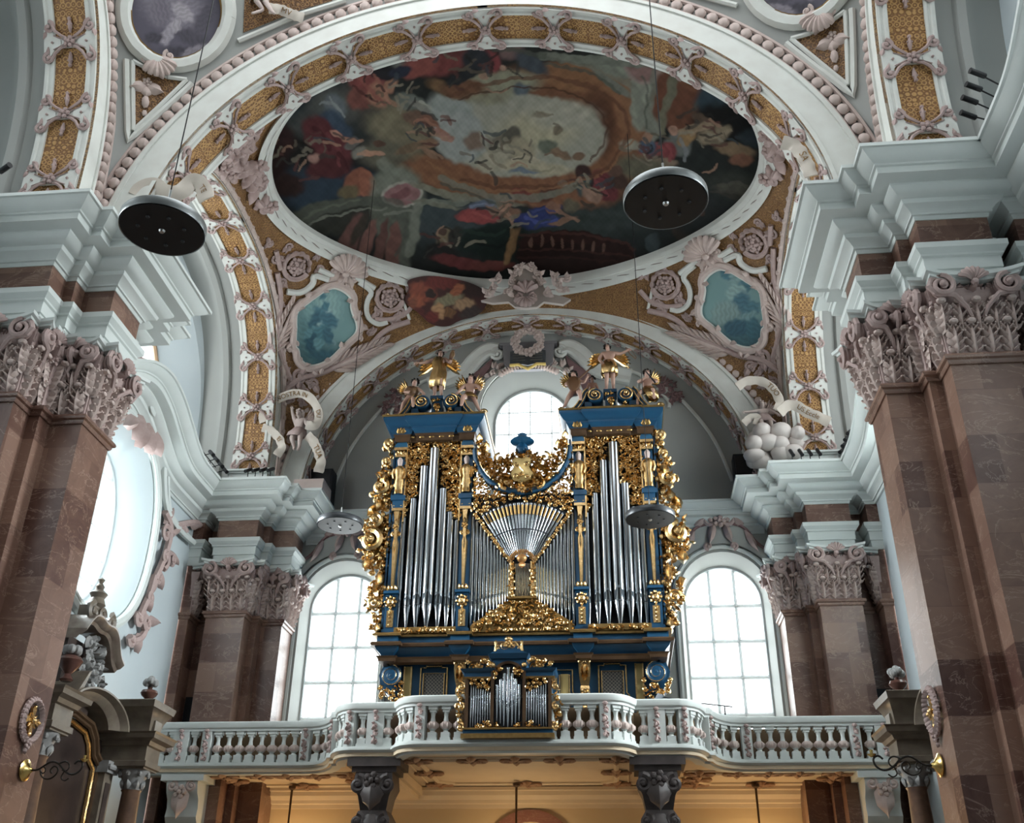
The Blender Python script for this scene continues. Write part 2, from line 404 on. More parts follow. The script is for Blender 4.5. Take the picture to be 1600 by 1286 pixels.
def window(num, outline, to3, bars_a, bars_b, lo, hi, fm, thick=.045, parent_name=None):
    """outline in (a,b); bars_a vertical bar positions, bars_b horizontal; clipped to the outline box"""
    H = np.asarray(outline)
    fr = MB(); P = [to3(a, b_, 0) for a, b_ in outline]
    fr.tube(P+[P[0]], .07, 6)
    def span(axis, val):
        pts = []
        for i in range(len(H)):
            p, q = H[i], H[(i+1) % len(H)]
            if (p[axis]-val)*(q[axis]-val) < 0:
                s_ = (val-p[axis])/(q[axis]-p[axis]); pts.append(p[1-axis]+s_*(q[1-axis]-p[1-axis]))
        return (min(pts), max(pts)) if len(pts) >= 2 else None
    for a in bars_a:
        sp = span(0, a)
        if sp: fr.tube([to3(a, sp[0], 0), to3(a, sp[1], 0)], thick, 4)
    for b_ in bars_b:
        sp = span(1, b_)
        if sp: fr.tube([to3(sp[0], b_, 0), to3(sp[1], b_, 0)], thick*1.2, 4)
    f = structure(fr.build('window_%d' % num, fm))
    pn = MB(); pn.add([to3(a, b_, .03) for a, b_ in outline], [tuple(range(len(outline)))])
    pn.build('panes', glass, f, angle=0)
    return f
win_i = 1
for cx in (-5.58, 5.58):
    window(win_i, arch_outline(cx, 1.12, 6.3, 11.0, 12.08), lambda a, b_, d: (a, YB+.6+d, b_), [cx-.36, cx+.36], [10.9, 9.86, 8.83, 7.8], 0, 0, WFR); win_i += 1
window(win_i, arch_outline(0, 1.25, 14.6, 17.2, 18.45), lambda a, b_, d: (a, YB+.75+d, b_), [-.78, -.08, .62], [17.65, 16.85, 16.0, 15.2], 0, 0, WFR, .022); win_i += 1
for sx in (-1, 1):
    for yc in (21.85, 9.6):
        window(win_i, oval(yc, 11.2, 1.75, 2.1), lambda a, b_, d, sx=sx: (sx*(LX+.9+d), a, b_), [yc-.75, yc, yc+.75], [9.9, 10.6, 11.3, 12.0, 12.7], 0, 0, WFR, .03); win_i += 1
        window(win_i, arch_outline(yc, 3.5*(1 if yc > 15 else .62), 14.3, 15.9, 18.9, 24), lambda a, b_, d, sx=sx: (sx*(11.0+d), a, b_), [yc-1.2, yc+1.2], [16.6], 0, 0, WFRB, .05); win_i += 1
# ------------------------------------------------------------------ piers with their entablatures
def half_plan(y0):
    return [(7.0, y0+.525), (7.0, y0), (7.6, y0), (7.6, y0-.36), (7.8, y0-.36), (7.8, y0-.87), (8.9, y0-.87), (8.9, y0-.08), (9.45, y0-.08), (9.45, y0-.78), (LX, y0-.78)]
ARCHI = [(0, 11.62), (.05, 11.62), (.05, 11.86), (.08, 11.87), (.08, 12.1), (.12, 12.12), (.12, 12.16), (.16, 12.2), (.2, 12.24), (.2, 12.35), (0, 12.35)]
FRIEZE = [(0, 12.35), (.04, 12.35), (.04, 12.95), (0, 12.95)]
CORN = [(0, 12.93), (.06, 12.93), (.08, 13.0), (.12, 13.0), (.12, 13.04), (.18, 13.1), (.27, 13.14), (.29, 13.2), (.29, 13.22), (.36, 13.24), (.45, 13.3), (.5, 13.36), (.5, 13.4), (.75, 13.42), (.75, 13.55), (.79, 13.56), (.79, 13.6), (.86, 13.63), (.95, 13.7), (1.0, 13.77), (1.05, 13.77), (1.05, 13.84), (0, 13.84)]
NECK = [(0, 10.05), (.03, 10.05), (.05, 10.09), (.05, 10.12), (.09, 10.14), (.1, 10.18), (.08, 10.22), (0, 10.22)]

def spiral(cx, cy, r0, a0, turns, dr=1, n=22, r1=.12):
    t = np.linspace(0, 1, n); r = r0*(1-t*(1-r1)); a = a0+dr*turns*2*PI*t
    return np.stack([cx+r*np.cos(a), cy+r*np.sin(a), np.zeros(n)], 1)
def scroll(mb, cx, cy, r, a0=0., dr=1, th=.05, turns=1.4, z=0., n=20, ns=5, eye=True, flat=.8):
    p = spiral(cx, cy, r, a0, turns, dr, n); p[:, 2] = z+th*.6+np.linspace(0, th*.6, n)
    mb.tube(p, th*np.linspace(1, .55, n), ns, up=(0, 0, 1), flat=flat)
    if eye: mb.ball((cx, cy, z+th), (th*1.1, th*1.1, th*.9), 6, 4)
def leaf(mb, x, y, ang, Ln, w, h=.1, z=0., lobes=3, n=7):
    ca, sa = math.cos(ang), math.sin(ang); G = []
    for i in range(n+1):
        t = i/n; ww = w*(math.sin(PI*min(1, t*.93+.07))**.7)*(.72+.28*abs(math.cos(lobes*PI*t)))
        zz = z+h*(math.sin(PI*t*.8)+.15); row = []
        for k, e in enumerate((-1, -.5, 0, .5, 1)):
            lx = t*Ln-(.12*Ln*abs(e)*t); ly = e*ww; lz = zz*(1-.75*e*e)+(.12*h if k == 2 else 0)
            row.append((x+lx*ca-ly*sa, y+lx*sa+ly*ca, lz))
        G.append(row)
    mb.grid(G, True)
def shell(mb, cx, cy, r, a0, a1, n=9, h=.08, z=0.):
    for i in range(n):
        a = a0+(a1-a0)*(i+.5)/n; w = r*abs(a1-a0)/n*.55
        P = [(cx+r*t*math.cos(a), cy+r*t*math.sin(a), z+h*(.3+math.sin(PI*t*.85))) for t in (.05, .3, .6, .85, 1.0)]
        mb.tube(P, [w*.25, w*.5, w*.85, w, w*.7], 5)
def flower(mb, cx, cy, r, z=0., n=5):
    mb.ball((cx, cy, z+r*.5), r*.36, 6, 4)
    for i in range(n):
        a = 2*PI*i/n; mb.ball((cx+r*.62*math.cos(a), cy+r*.62*math.sin(a), z+r*.25), (r*.42, r*.42, r*.3), 6, 4)
def garland(mb, pts, r, seed=0, z=0.):
    rn = random.Random(seed); P = np.asarray(pts, float)
    d = np.r_[0, np.cumsum(np.linalg.norm(np.diff(P, axis=0), axis=1))]; s = 0
    while s < d[-1]:
        x = np.interp(s, d, P[:, 0]); y = np.interp(s, d, P[:, 1]); q = rn.random()
        if q < .5: flower(mb, x+rn.uniform(-.4, .4)*r, y+rn.uniform(-.4, .4)*r, r*rn.uniform(.55, .85), z)
        else:
            for k in range(2): leaf(mb, x, y, rn.uniform(0, 6.28), r*1.3, r*.5, r*.5, z)
        s += r*.8

def acanthus(mb, x, y, ang, Ln, w, h=.1, z=0., pairs=5):
    ca, sa = math.cos(ang), math.sin(ang)
    leaf(mb, x, y, ang, Ln, w*.5, h, z, 4, 9)
    for k in range(pairs):
        t = .08+.8*k/pairs; px, py = x+ca*Ln*t, y+sa*Ln*t; zz = z+h*(math.sin(PI*t*.8)+.05); l = w*(1.25-.45*abs(t-.4))
        for s in (-1, 1):
            leaf(mb, px-sa*s*w*.1, py+ca*s*w*.1, ang+s*(1.0-.35*t), l, w*.26, h*.55, zz*.75, 1, 5)
            mb.ball((px+math.cos(ang+s*(1.0-.35*t))*l*.95, py+math.sin(ang+s*(1.0-.35*t))*l*.95, zz*.75+h*.45), w*.16, 5, 3)
# pilaster capital, local: x across the face, y out of the face (towards the viewer is -y), z up; width w, height 1.4
def capital_parts(w, h=1.42):
    def to(p): return np.stack([p[:, 0], -p[:, 2], p[:, 1]], 1)        # ornament xy-plane -> xz-plane, relief towards -y
    bell = MB(); hw = w/2
    rings = []
    for z, e in ((0, .0), (.3*h, .02), (.62*h, .08), (.8*h, .17), (.84*h, .17)):
        rings.append([(-hw-e, .06, z), (-hw-e, -e-.02, z), (hw+e, -e-.02, z), (hw+e, .06, z)])
    bell.loft(rings)
    lv = MB(); n1 = max(2, int(round(w/.3)))
    for row, (z0, ln, off, wd) in enumerate(((.0, .44*h, .03, .17), (.28*h, .42*h, .09, .15))):
        nn = n1 if row == 0 else n1+1
        for i in range(nn):
            x = -hw+w*(i+.5)/nn if row == 0 else -hw+w*i/(nn-1)
            t_ = MB(); acanthus(t_, x, z0, PI/2, ln, min(.16, wd*w/(n1*.34)), .1, off, 4)
            t_.ball((x, z0+ln*.92, off+.12), (.085, .055, .075), 7, 4)
            scroll(t_, x+.5*w/n1, z0+ln*.75, .05, 0, 1, .02, 1.2, off+.06, 10, 4)
            lv.join(t_, to)
    vol = MB(); t_ = MB(); R = min(.2, w*.24)
    for s in (-1, 1):
        cx = s*(hw+.06-R*.45); cy = .82*h
        for k, zz in enumerate((.2, .27, .34)):
            sp = spiral(cx, cy, R, PI/2, 1.6, s, 26, .14); sp[:, 2] = zz
            stem = [(s*hw*.22, .42*h, .1), (s*hw*.35, .55*h, .16), (s*hw*.62, .68*h, .2)] if False else []
            t_.tube(sp, np.linspace(.05, .025, 26), 5)
        a = [(s*hw*.15, .45*h, .12), (s*hw*.3, .57*h, .2), (s*(hw*.62), .70*h, .28), (cx+s*R*.6, .75*h, .3), (cx+s*R, cy, .3), (cx+s*R*.72, cy+R*.72, .3), (cx, cy+R, .3)]
        t_.tube(a, [.03, .04, .05, .055, .055, .05, .05], 6)
        t_.ball((cx, cy, .38), .06, 7, 5)
        for k in range(5): t_.ball((s*(hw+.13), cy+R*.7-k*.09, .12), .035, 5, 3)
    garland(t_, [(-hw*.55, .86*h), (hw*.55, .86*h)], .07, 3, .18)
    vol.join(t_, to)
    ab = MB(); rings = []
    for (dz, e) in ((.0, .1), (.05, .1), (.07, .16), (.13, .17), (.13, .12)):
        ring = []; M_ = 10
        for i in range(M_+1):
            x = -1+2*i/M_; ring.append((x*(hw+e+.05), -(.2+e)-.12*(abs(x)**2.5)+.03, .90*h+dz+.05*abs(x)**2))
        ring += [(hw+e+.05, .06, .90*h+dz), (-hw-e-.05, .06, .90*h+dz)]
        rings.append(ring)
    ab.loft(rings)
    sh = MB(); t_ = MB(); shell(t_, 0, .86*h, .26, PI*.12, PI*.88, 7, .1, .26); t_.ball((0, .85*h, .33), .07, 6, 4); leaf(t_, 0, .88*h, -PI/2, .16, .09, .05, .3); sh.join(t_, to)
    return bell, lv, vol, ab, sh
CAP_CACHE = {}
def capital(parent, name, sx, cx, cy, w, face, z0=10.2):
    """face: 'front' looks towards -y, 'in' looks towards the nave axis, 'back' towards +y"""
    key = round(w, 2)
    if key not in CAP_CACHE:
        ms = []
        for nm, mb, mt in zip(('bell', 'acanthus_leaves', 'volutes', 'abacus', 'shell'), capital_parts(w), (PK, PKL, PK, W_, PK)):
            o = mb.build(nm, mt, None, True); ms.append((nm, o.data)); bpy.data.objects.remove(o)
        CAP_CACHE[key] = ms
    rot = {'front': 0, 'back': PI, 'in': (-PI/2 if sx > 0 else PI/2), 'out': (PI/2 if sx > 0 else -PI/2)}[face]
    base = WL[parent.name]; root = None
    for i, (nm, me) in enumerate(CAP_CACHE[key]):
        o = bpy.data.objects.new('capital' if i == 0 else nm, me); COL.objects.link(o)
        if i == 0:
            root = o; o.parent = parent; o.location = (sx*cx-base[0], cy-base[1], z0-base[2]); o.rotation_euler = (0, 0, rot)
        else: o.parent = root
    return root
def pier(sx, y0, both, label, zbot):
    p = thing('marble_pier', label, 'pier', (sx*8.2, y0, zbot), None)
    hp = half_plan(y0)
    if both: plan = [(x, 2*(y0+.525)-y) for x, y in hp[1:]][::-1]+hp
    else: plan = [(7.0, y0+.95)]+hp[1:]
    poly = plan+[(LX+.3, plan[-1][1]), (LX+.3, plan[0][1])]
    def fix(mb): return sided(mb, sx)
    b = MB(); b.prism(poly, zbot, 11.7); fix(b).build('shaft', MR, p, angle=0)
    def sw(prof, name, mt, ang=30):
        b = MB(); b.sweep(plan, prof, cap=False)
        return fix(b).build(name, mt, p, angle=ang)
    sw(NECK, 'neck_ring', MR); sw(ARCHI, 'architrave', W_); sw(FRIEZE, 'frieze', MR); sw(CORN, 'cornice', W_)
    b = MB(); b.prism([(x, y) for x, y in poly], 11.7, 13.8); fix(b).build('core', MR, p, angle=0)
    caps = [(7.3, y0, .6, 'front'), (7.0, y0+.525 if both else y0+.5, 1.0, 'in'), (7.7, y0-.36, .2, 'front'), (7.8, y0-.6, .5, 'in'), (8.35, y0-.87, 1.1, 'front'), (9.45, y0-.45, .6, 'in'), (7.62, y0-.16, .3, 'in')]
    if both: caps += [(7.3, y0+1.05, .6, 'back'), (8.35, y0+1.92, 1.1, 'back'), (7.8, y0+1.65, .5, 'in')]
    for cx, cy, w, f in caps: capital(p, 'capital', sx, cx, cy, w, f)
    return p
pier(-1, 15.2, True, 'tall red marble pier at the left edge with candle bracket and gold cross', 0)
pier(1, 15.2, True, 'tall red marble pier at the right edge with candle bracket and gold cross', 0)
pier(-1, 27.4, False, 'red marble pier behind the gallery left of the left window', 0)
pier(1, 27.4, False, 'red marble pier behind the gallery right of the right window', 0)
# lateral entablature curving up over the big side windows
def eyebrow(yc, side):
    sx = -1 if side == 'left' else 1
    half = [(4.75, 0), (3.0, 0.0), (2.56, .05), (2.11, .21), (1.48, .56), (.87, .91), (.36, 1.06), (0, 1.12)]; ce = -.35
    # refine by smooth interpolation
    ys = np.linspace(4.75, -4.75, 68); hz = np.interp(np.abs(ys-ce), [h[0] for h in half][::-1], [h[1] for h in half][::-1])
    for _ in range(4): hz[1:-1] = (hz[:-2]+hz[1:-1]*2+hz[2:])/4
    ZR = 13.385; P = [(LX, yc+y, ZR+z) for y, z in zip(ys, hz)]
    P = np.array(P); T = np.gradient(P, axis=0); T /= np.linalg.norm(T, axis=1)[:, None]
    out = np.tile([-1.0, 0, 0], (len(P), 1)); side_v = np.stack([np.zeros(len(P)), T[:, 2], -T[:, 1]], 1)
    i = 1
    for prof, nm, mt in ((CORN, 'trim_cornice_'+side, W_),):
        pr = [(z-ZR, o) for o, z in prof]
        b = MB(); b.sweepc(P, side_v, out, pr, cap=True)
        sided(b, sx); structure(b.build(nm, mt, angle=30))
    # wall skin behind the raised cornice
    G = [[(LX-.04, p[1], 12.95-ZR+p[2]) for p in P], [(LX-.04, p[1], 13.8-ZR+p[2]) for p in P], [(LX+1.3, p[1], 13.84-ZR+p[2]) for p in P]]
    b = MB(); b.loft(G, False); sided(b, sx); structure(b.build('trim_frieze_'+side, WB, angle=30))
for yc in (21.85, 9.6):
    for sd in ('left', 'right'): eyebrow(yc, sd)
# back wall cornice behind the organ
b = MB(); b.sweep([(-6.9, YB), (6.9, YB)], [(o*.55, z-.05) for o, z in CORN], cap=False); structure(b.build('trim_cornice_back', W_, angle=30))
# ------------------------------------------------------------------ arches with gilded soffit panels
def super_pt(a, b_, ex, t):
    c, s = math.cos(t), math.sin(t)
    return a*abs(c)**(2/ex)*(1 if c >= 0 else -1), b_*abs(s)**(2/ex)
def arch_path(a, b_, ex, t0, t1, n):
    pts = np.array([super_pt(a, b_, ex, t) for t in np.linspace(t0, t1, 600)])
    d = np.r_[0, np.cumsum(np.linalg.norm(np.diff(pts, axis=0), axis=1))]
    s = np.linspace(0, d[-1], n); return np.stack([np.interp(s, d, pts[:, 0]), np.interp(s, d, pts[:, 1])], 1), d[-1]
def cart_meshes(hw, hl):
    """cartouche in local x across the soffit, y along the arch, z out of the soffit"""
    pl = MB(); o = []
    k = hw
    for (x, y) in ((-1, -.8), (-.74, -.8), (-.6, -.45), (-.34, -.12), (-.34, .12), (-.6, .45), (-.74, .8), (-1, .8)): o.append((x*k, y*hl))
    o2 = [(-x, y) for x, y in o[::-1]]
    for q in (o, o2): pl.loft([[(x, y, 0) for x, y in q], [(x, y, .05) for x, y in q]])
    pl.box(-.45*k, .45*k, -.3*hl, .3*hl, 0, .035)
    sc = MB()
    for sx in (-1, 1):
        for sy in (-1, 1):
            scroll(sc, sx*k*.8, sy*hl*.9, .13, PI/2 if sx*sy > 0 else PI/2, sx*sy, .042, 1.2, .03, 14, 5)
            P = [(sx*k*.1, sy*hl*.25, .05), (sx*k*.3, sy*hl*.36, .08), (sx*k*.52, sy*hl*.62, .08), (sx*k*.7, sy*hl*1.1, .07)]
            sc.tube(P, [.02, .03, .035, .03], 5)
            sc.tube([(0, 0, .06), (sx*k*.62, sy*hl*.4, .06)], [.018, .012], 4)
            leaf(sc, sx*k*.9, sy*hl*.75, PI/2-sx*sy*.3 if sy < 0 else -PI/2+sx*.3, .2, .06, .05, .04, 2, 5)
        sc.ball((sx*k*.66, 0, .07), .03, 5, 3)
    flower(sc, 0, 0, .13, .05)
    for sy in (-1, 1):
        leaf(sc, 0, sy*hl*.55, sy*PI/2, hl*.95, .05, .05, .03, 2, 5); sc.ball((0, sy*hl*1.35, .05), .045, 5, 3); flower(sc, 0, sy*hl*1.05, .06, .03, 4)
    return pl, sc
def cache_mesh(mb, nm, mt):
    o = mb.build(nm, mt, None, True); me = o.data; bpy.data.objects.remove(o); return me
CARTS = {}
def gilded_arch(name, label, group, axis, w0, w1, c, z0, a, b_, ex, n_cart, rim, facing, first_frac=.5, egg=True, t_lo=.02, nrm_sign=1):
    """axis 'y': arch lies across the nave, depth from w0 to w1 along y; axis 'x': arch along the side, depth along x"""
    def to3(p, w):
        return np.stack([np.full(len(p), w), c+p[:, 0], z0+p[:, 1]], 1) if axis == 'x' else np.stack([c+p[:, 0], np.full(len(p), w), z0+p[:, 1]], 1)
    base = (w0, c, z0) if axis == 'x' else (c, w0, z0)
    th = thing(name, label, 'arch', base, group)
    N = 96; p, Ls = arch_path(a, b_, ex, 0, PI, N)
    # soffit body + front band + back rim
    fd = -1 if w1 > w0 else 1
    o, _ = arch_path(a+rim[0], b_+rim[1], ex, 0, PI, N)
    mid, _ = arch_path(a+rim[0]*.12, b_+rim[1]*.12, ex, 0, PI, N); mid2, _ = arch_path(a+rim[0]*.16, b_+rim[1]*.16, ex, 0, PI, N)
    m3, _ = arch_path(a+rim[0]*.86, b_+rim[1]*.86, ex, 0, PI, N)
    sgn = 1 if w1 > w0 else -1
    bd = MB(); bd.loft([to3(o, w0-sgn*.0), to3(o, w0-sgn*.06), to3(m3, w0-sgn*.06), to3(m3, w0-sgn*.02), to3(mid2, w0-sgn*.02), to3(mid, w0-sgn*.06), to3(p, w0-sgn*.06), to3(p, w0)], False); bd.build('archivolt_band', WC, th, angle=30)
    sb = MB(); sb.loft([to3(p, w0-sgn*.06), to3(p, w1), to3(o, w1)], False); sb.build('soffit', GP, th, angle=50)
    q0, _ = arch_path(a+rim[0]*.8, b_+rim[1]*.8, ex, 0, PI, N); q1, _ = arch_path(a+rim[0]+.9, b_+rim[1]+.95, ex, 0, PI, N)
    if egg:
        ub = MB(); ub.loft([to3(q0, w0+sgn*.03), to3(q1, w0+sgn*.03), to3(q1, w0+sgn*.2)], False); ub.build('backing', WG, th, angle=30)
    # white edge ribs
    T = np.gradient(p, axis=0); T /= np.linalg.norm(T, axis=1)[:, None]; Nn = np.stack([-T[:, 1], T[:, 0]], 1)   # inward
    if (Nn[N//2] @ np.array([0, -1])) < 0: Nn = -Nn
    wd = abs(w1-w0)
    def P3(off, w): return to3(p+Nn*off, w)
    rb = MB()
    for f0, f1 in ((0, .2), (.8, 1.0)):
        wa, wb_ = w0+(w1-w0)*f0, w0+(w1-w0)*f1; wm = wa+(wb_-wa)*.5
        rb.loft([P3(0, wa), P3(.05, wa), P3(.05, wa+(wb_-wa)*.25), P3(.03, wa+(wb_-wa)*.3), P3(.03, wm), P3(.06, wa+(wb_-wa)*.62), P3(.06, wb_-(wb_-wa)*.12), P3(.0, wb_)], False)
    rb.build('edge_ribs', WC, th, angle=30)
    # cartouches
    hw, hl = wd*.5, .36
    key = (round(hw, 2), axis)
    if key not in CARTS:
        pl, sc = cart_meshes(hw, hl); CARTS[key] = (cache_mesh(pl, 'cartouche', WC), cache_mesh(sc, 'scrollwork', PK))
    d = np.r_[0, np.cumsum(np.linalg.norm(np.diff(p, axis=0), axis=1))]
    for i in range(n_cart):
        s = (i+first_frac)/n_cart*d[-1]; q = np.array([[np.interp(s, d, p[:, 0]), np.interp(s, d, p[:, 1])]])
        tt = np.array([np.interp(s, d, T[:, 0]), np.interp(s, d, T[:, 1])]); tt /= np.linalg.norm(tt); nn = np.array([np.interp(s, d, Nn[:, 0]), np.interp(s, d, Nn[:, 1])]); nn /= np.linalg.norm(nn)
        pos = to3(q, (w0+w1)/2)[0]+0
        if axis == 'x': ey = Vector((0, tt[0], tt[1])); ez = Vector((0, nn[0], nn[1]))
        else: ey = Vector((tt[0], 0, tt[1])); ez = Vector((nn[0], 0, nn[1]))
        exv = ey.cross(ez); M = Matrix.Identity(4)
        for r in range(3): M[r][0] = exv[r]; M[r][1] = ey[r]; M[r][2] = ez[r]; M[r][3] = pos[r]-base[r]+ez[r]*.02
        co = bpy.data.objects.new('cartouche', CARTS[key][0]); COL.objects.link(co); co.parent = th; co.matrix_local = M
        so = bpy.data.objects.new('scrollwork', CARTS[key][1]); COL.objects.link(so); so.parent = co
    if egg:
        eg = MB(); e, Le = arch_path(a+rim[0]+.16, b_+rim[1]+.16, ex, .0, PI, int(2*6.8*PI/2/.26))
        E3 = to3(e, w0-sgn*.02)
        for i in range(len(E3)): eg.ball(E3[i], (.13, .1, .13) if axis == 'y' else (.1, .13, .13), 7, 5)
        for off in (.0, .32):
            e2, _ = arch_path(a+rim[0]+off, b_+rim[1]+off, ex, .0, PI, 90); eg.tube(to3(e2, w0-sgn*.01), .05, 5)
        eg.build('egg_moulding', PKL, th)
    return th
def plinth(sx, y0, zt, parent_y=None):
    pass
gilded_arch('transverse_arch', 'white and gold arch spanning the nave in front of the ceiling painting', None, 'y', 15.2, 16.3, -.03, 14.0, 6.85, 6.2, 2.0, 13, (.75, .55), -1)
gilded_arch('transverse_arch', 'white and gold arch over the upper window behind the organ statues', None, 'y', 27.35, 28.4, -.08, 14.0, 6.85, 6.25, 2.0, 15, (.7, .5), -1)
for sx in (-1, 1):
    sd = 'left' if sx < 0 else 'right'
    gilded_arch('side_arch', 'white and gold side arch rising %s of the ceiling painting behind the near pier' % sd, None, 'x', sx*7.75, sx*8.85, 21.85, 14.2, 4.72, 6.0, 2.7, 11, (.5, .25), 1, egg=False)
    gilded_arch('side_arch', 'white and gold side arch cut by the top %s edge of the view' % sd, None, 'x', sx*7.75, sx*8.85, 9.6, 14.2, 4.72, 6.0, 2.7, 11, (.5, .25), 1, egg=True)
    for yc in (21.85, 9.6):
        # plain outer part of the side arch, up to the lunette wall
        b = MB(); rows = []
        for (da, w) in ((.0, 8.85), (.12, 8.85), (.12, 9.2), (.0, 9.25), (-.05, 9.4), (.05, 9.6), (.05, 10.06)):
            p, _ = arch_path(4.72+da, 6.0+da, 2.7, 0, PI, 80); rows.append(np.stack([np.full(80, w), yc+p[:, 0], 14.2+p[:, 1]], 1))
        b.loft(rows, False); sided(b, sx); structure(b.build('trim_arch_'+sd, WG, angle=30))
        for s in (-1, 1):      # plinths under the arch feet
            y = yc+s*5.02
            pb = MB(); pb.box(7.72, 8.88, y-.36, y+.36, 13.84, 14.45); pb.box(7.66, 8.94, y-.42, y+.42, 14.45, 14.5); pb.box(7.6, 9.0, y-.48, y+.48, 14.5, 14.56)
            pb.box(7.68, 8.92, y-.4, y+.4, 13.84, 13.95); sided(pb, sx); structure(pb.build('trim_plinth_'+sd, W_))
# ------------------------------------------------------------------ ring moulding around the painting
def ring_pts(k, n=160, dz=0):
    A = np.arange(n)*2*PI/n; r = math.sqrt(k)
    u, v = r*np.cos(A), r*np.sin(A)
    return np.stack([u*VW, 21.85+v*VD, VZ+VH*np.sqrt(2-u*u-np.abs(v)**2.5)+dz], 1)
b = MB(); b.loft([ring_pts(KF, dz=.25), ring_pts(KF, dz=-.02), ring_pts(KF+.02, dz=-.08), ring_pts(KF+.028, dz=-.06), ring_pts(KR-.03, dz=-.12), ring_pts(KR-.015, dz=-.14), ring_pts(KR, dz=-.12), ring_pts(KR, dz=.05)], True, False, False)
ring = thing('painting_frame', 'oval white moulded ring framing the ceiling painting', 'frame', (0, 21.85, 20.5))
b.build('moulding', WC, ring, angle=30)
b = MB(); pa, pb_ = ring_pts(KF+.04, 72, -.085), np.roll(ring_pts(KR-.045, 144, -.125), 1, 0)[::2]
for i in range(72):
    t = np.roll(pb_, -1, 0)[i]-pb_[i]; t /= np.linalg.norm(t)*.55
    b.loft([[pa[i]-t*.03, pa[i]+t*.03, pb_[i]+t*.03, pb_[i]-t*.03], [pa[i]-t*.03-[0, 0, .012], pa[i]+t*.03-[0, 0, .012], pb_[i]+t*.03-[0, 0, .012], pb_[i]-t*.03-[0, 0, .012]]])
b.build('flutes', mat('taupe_line', (.30, .26, .24), .6), ring)
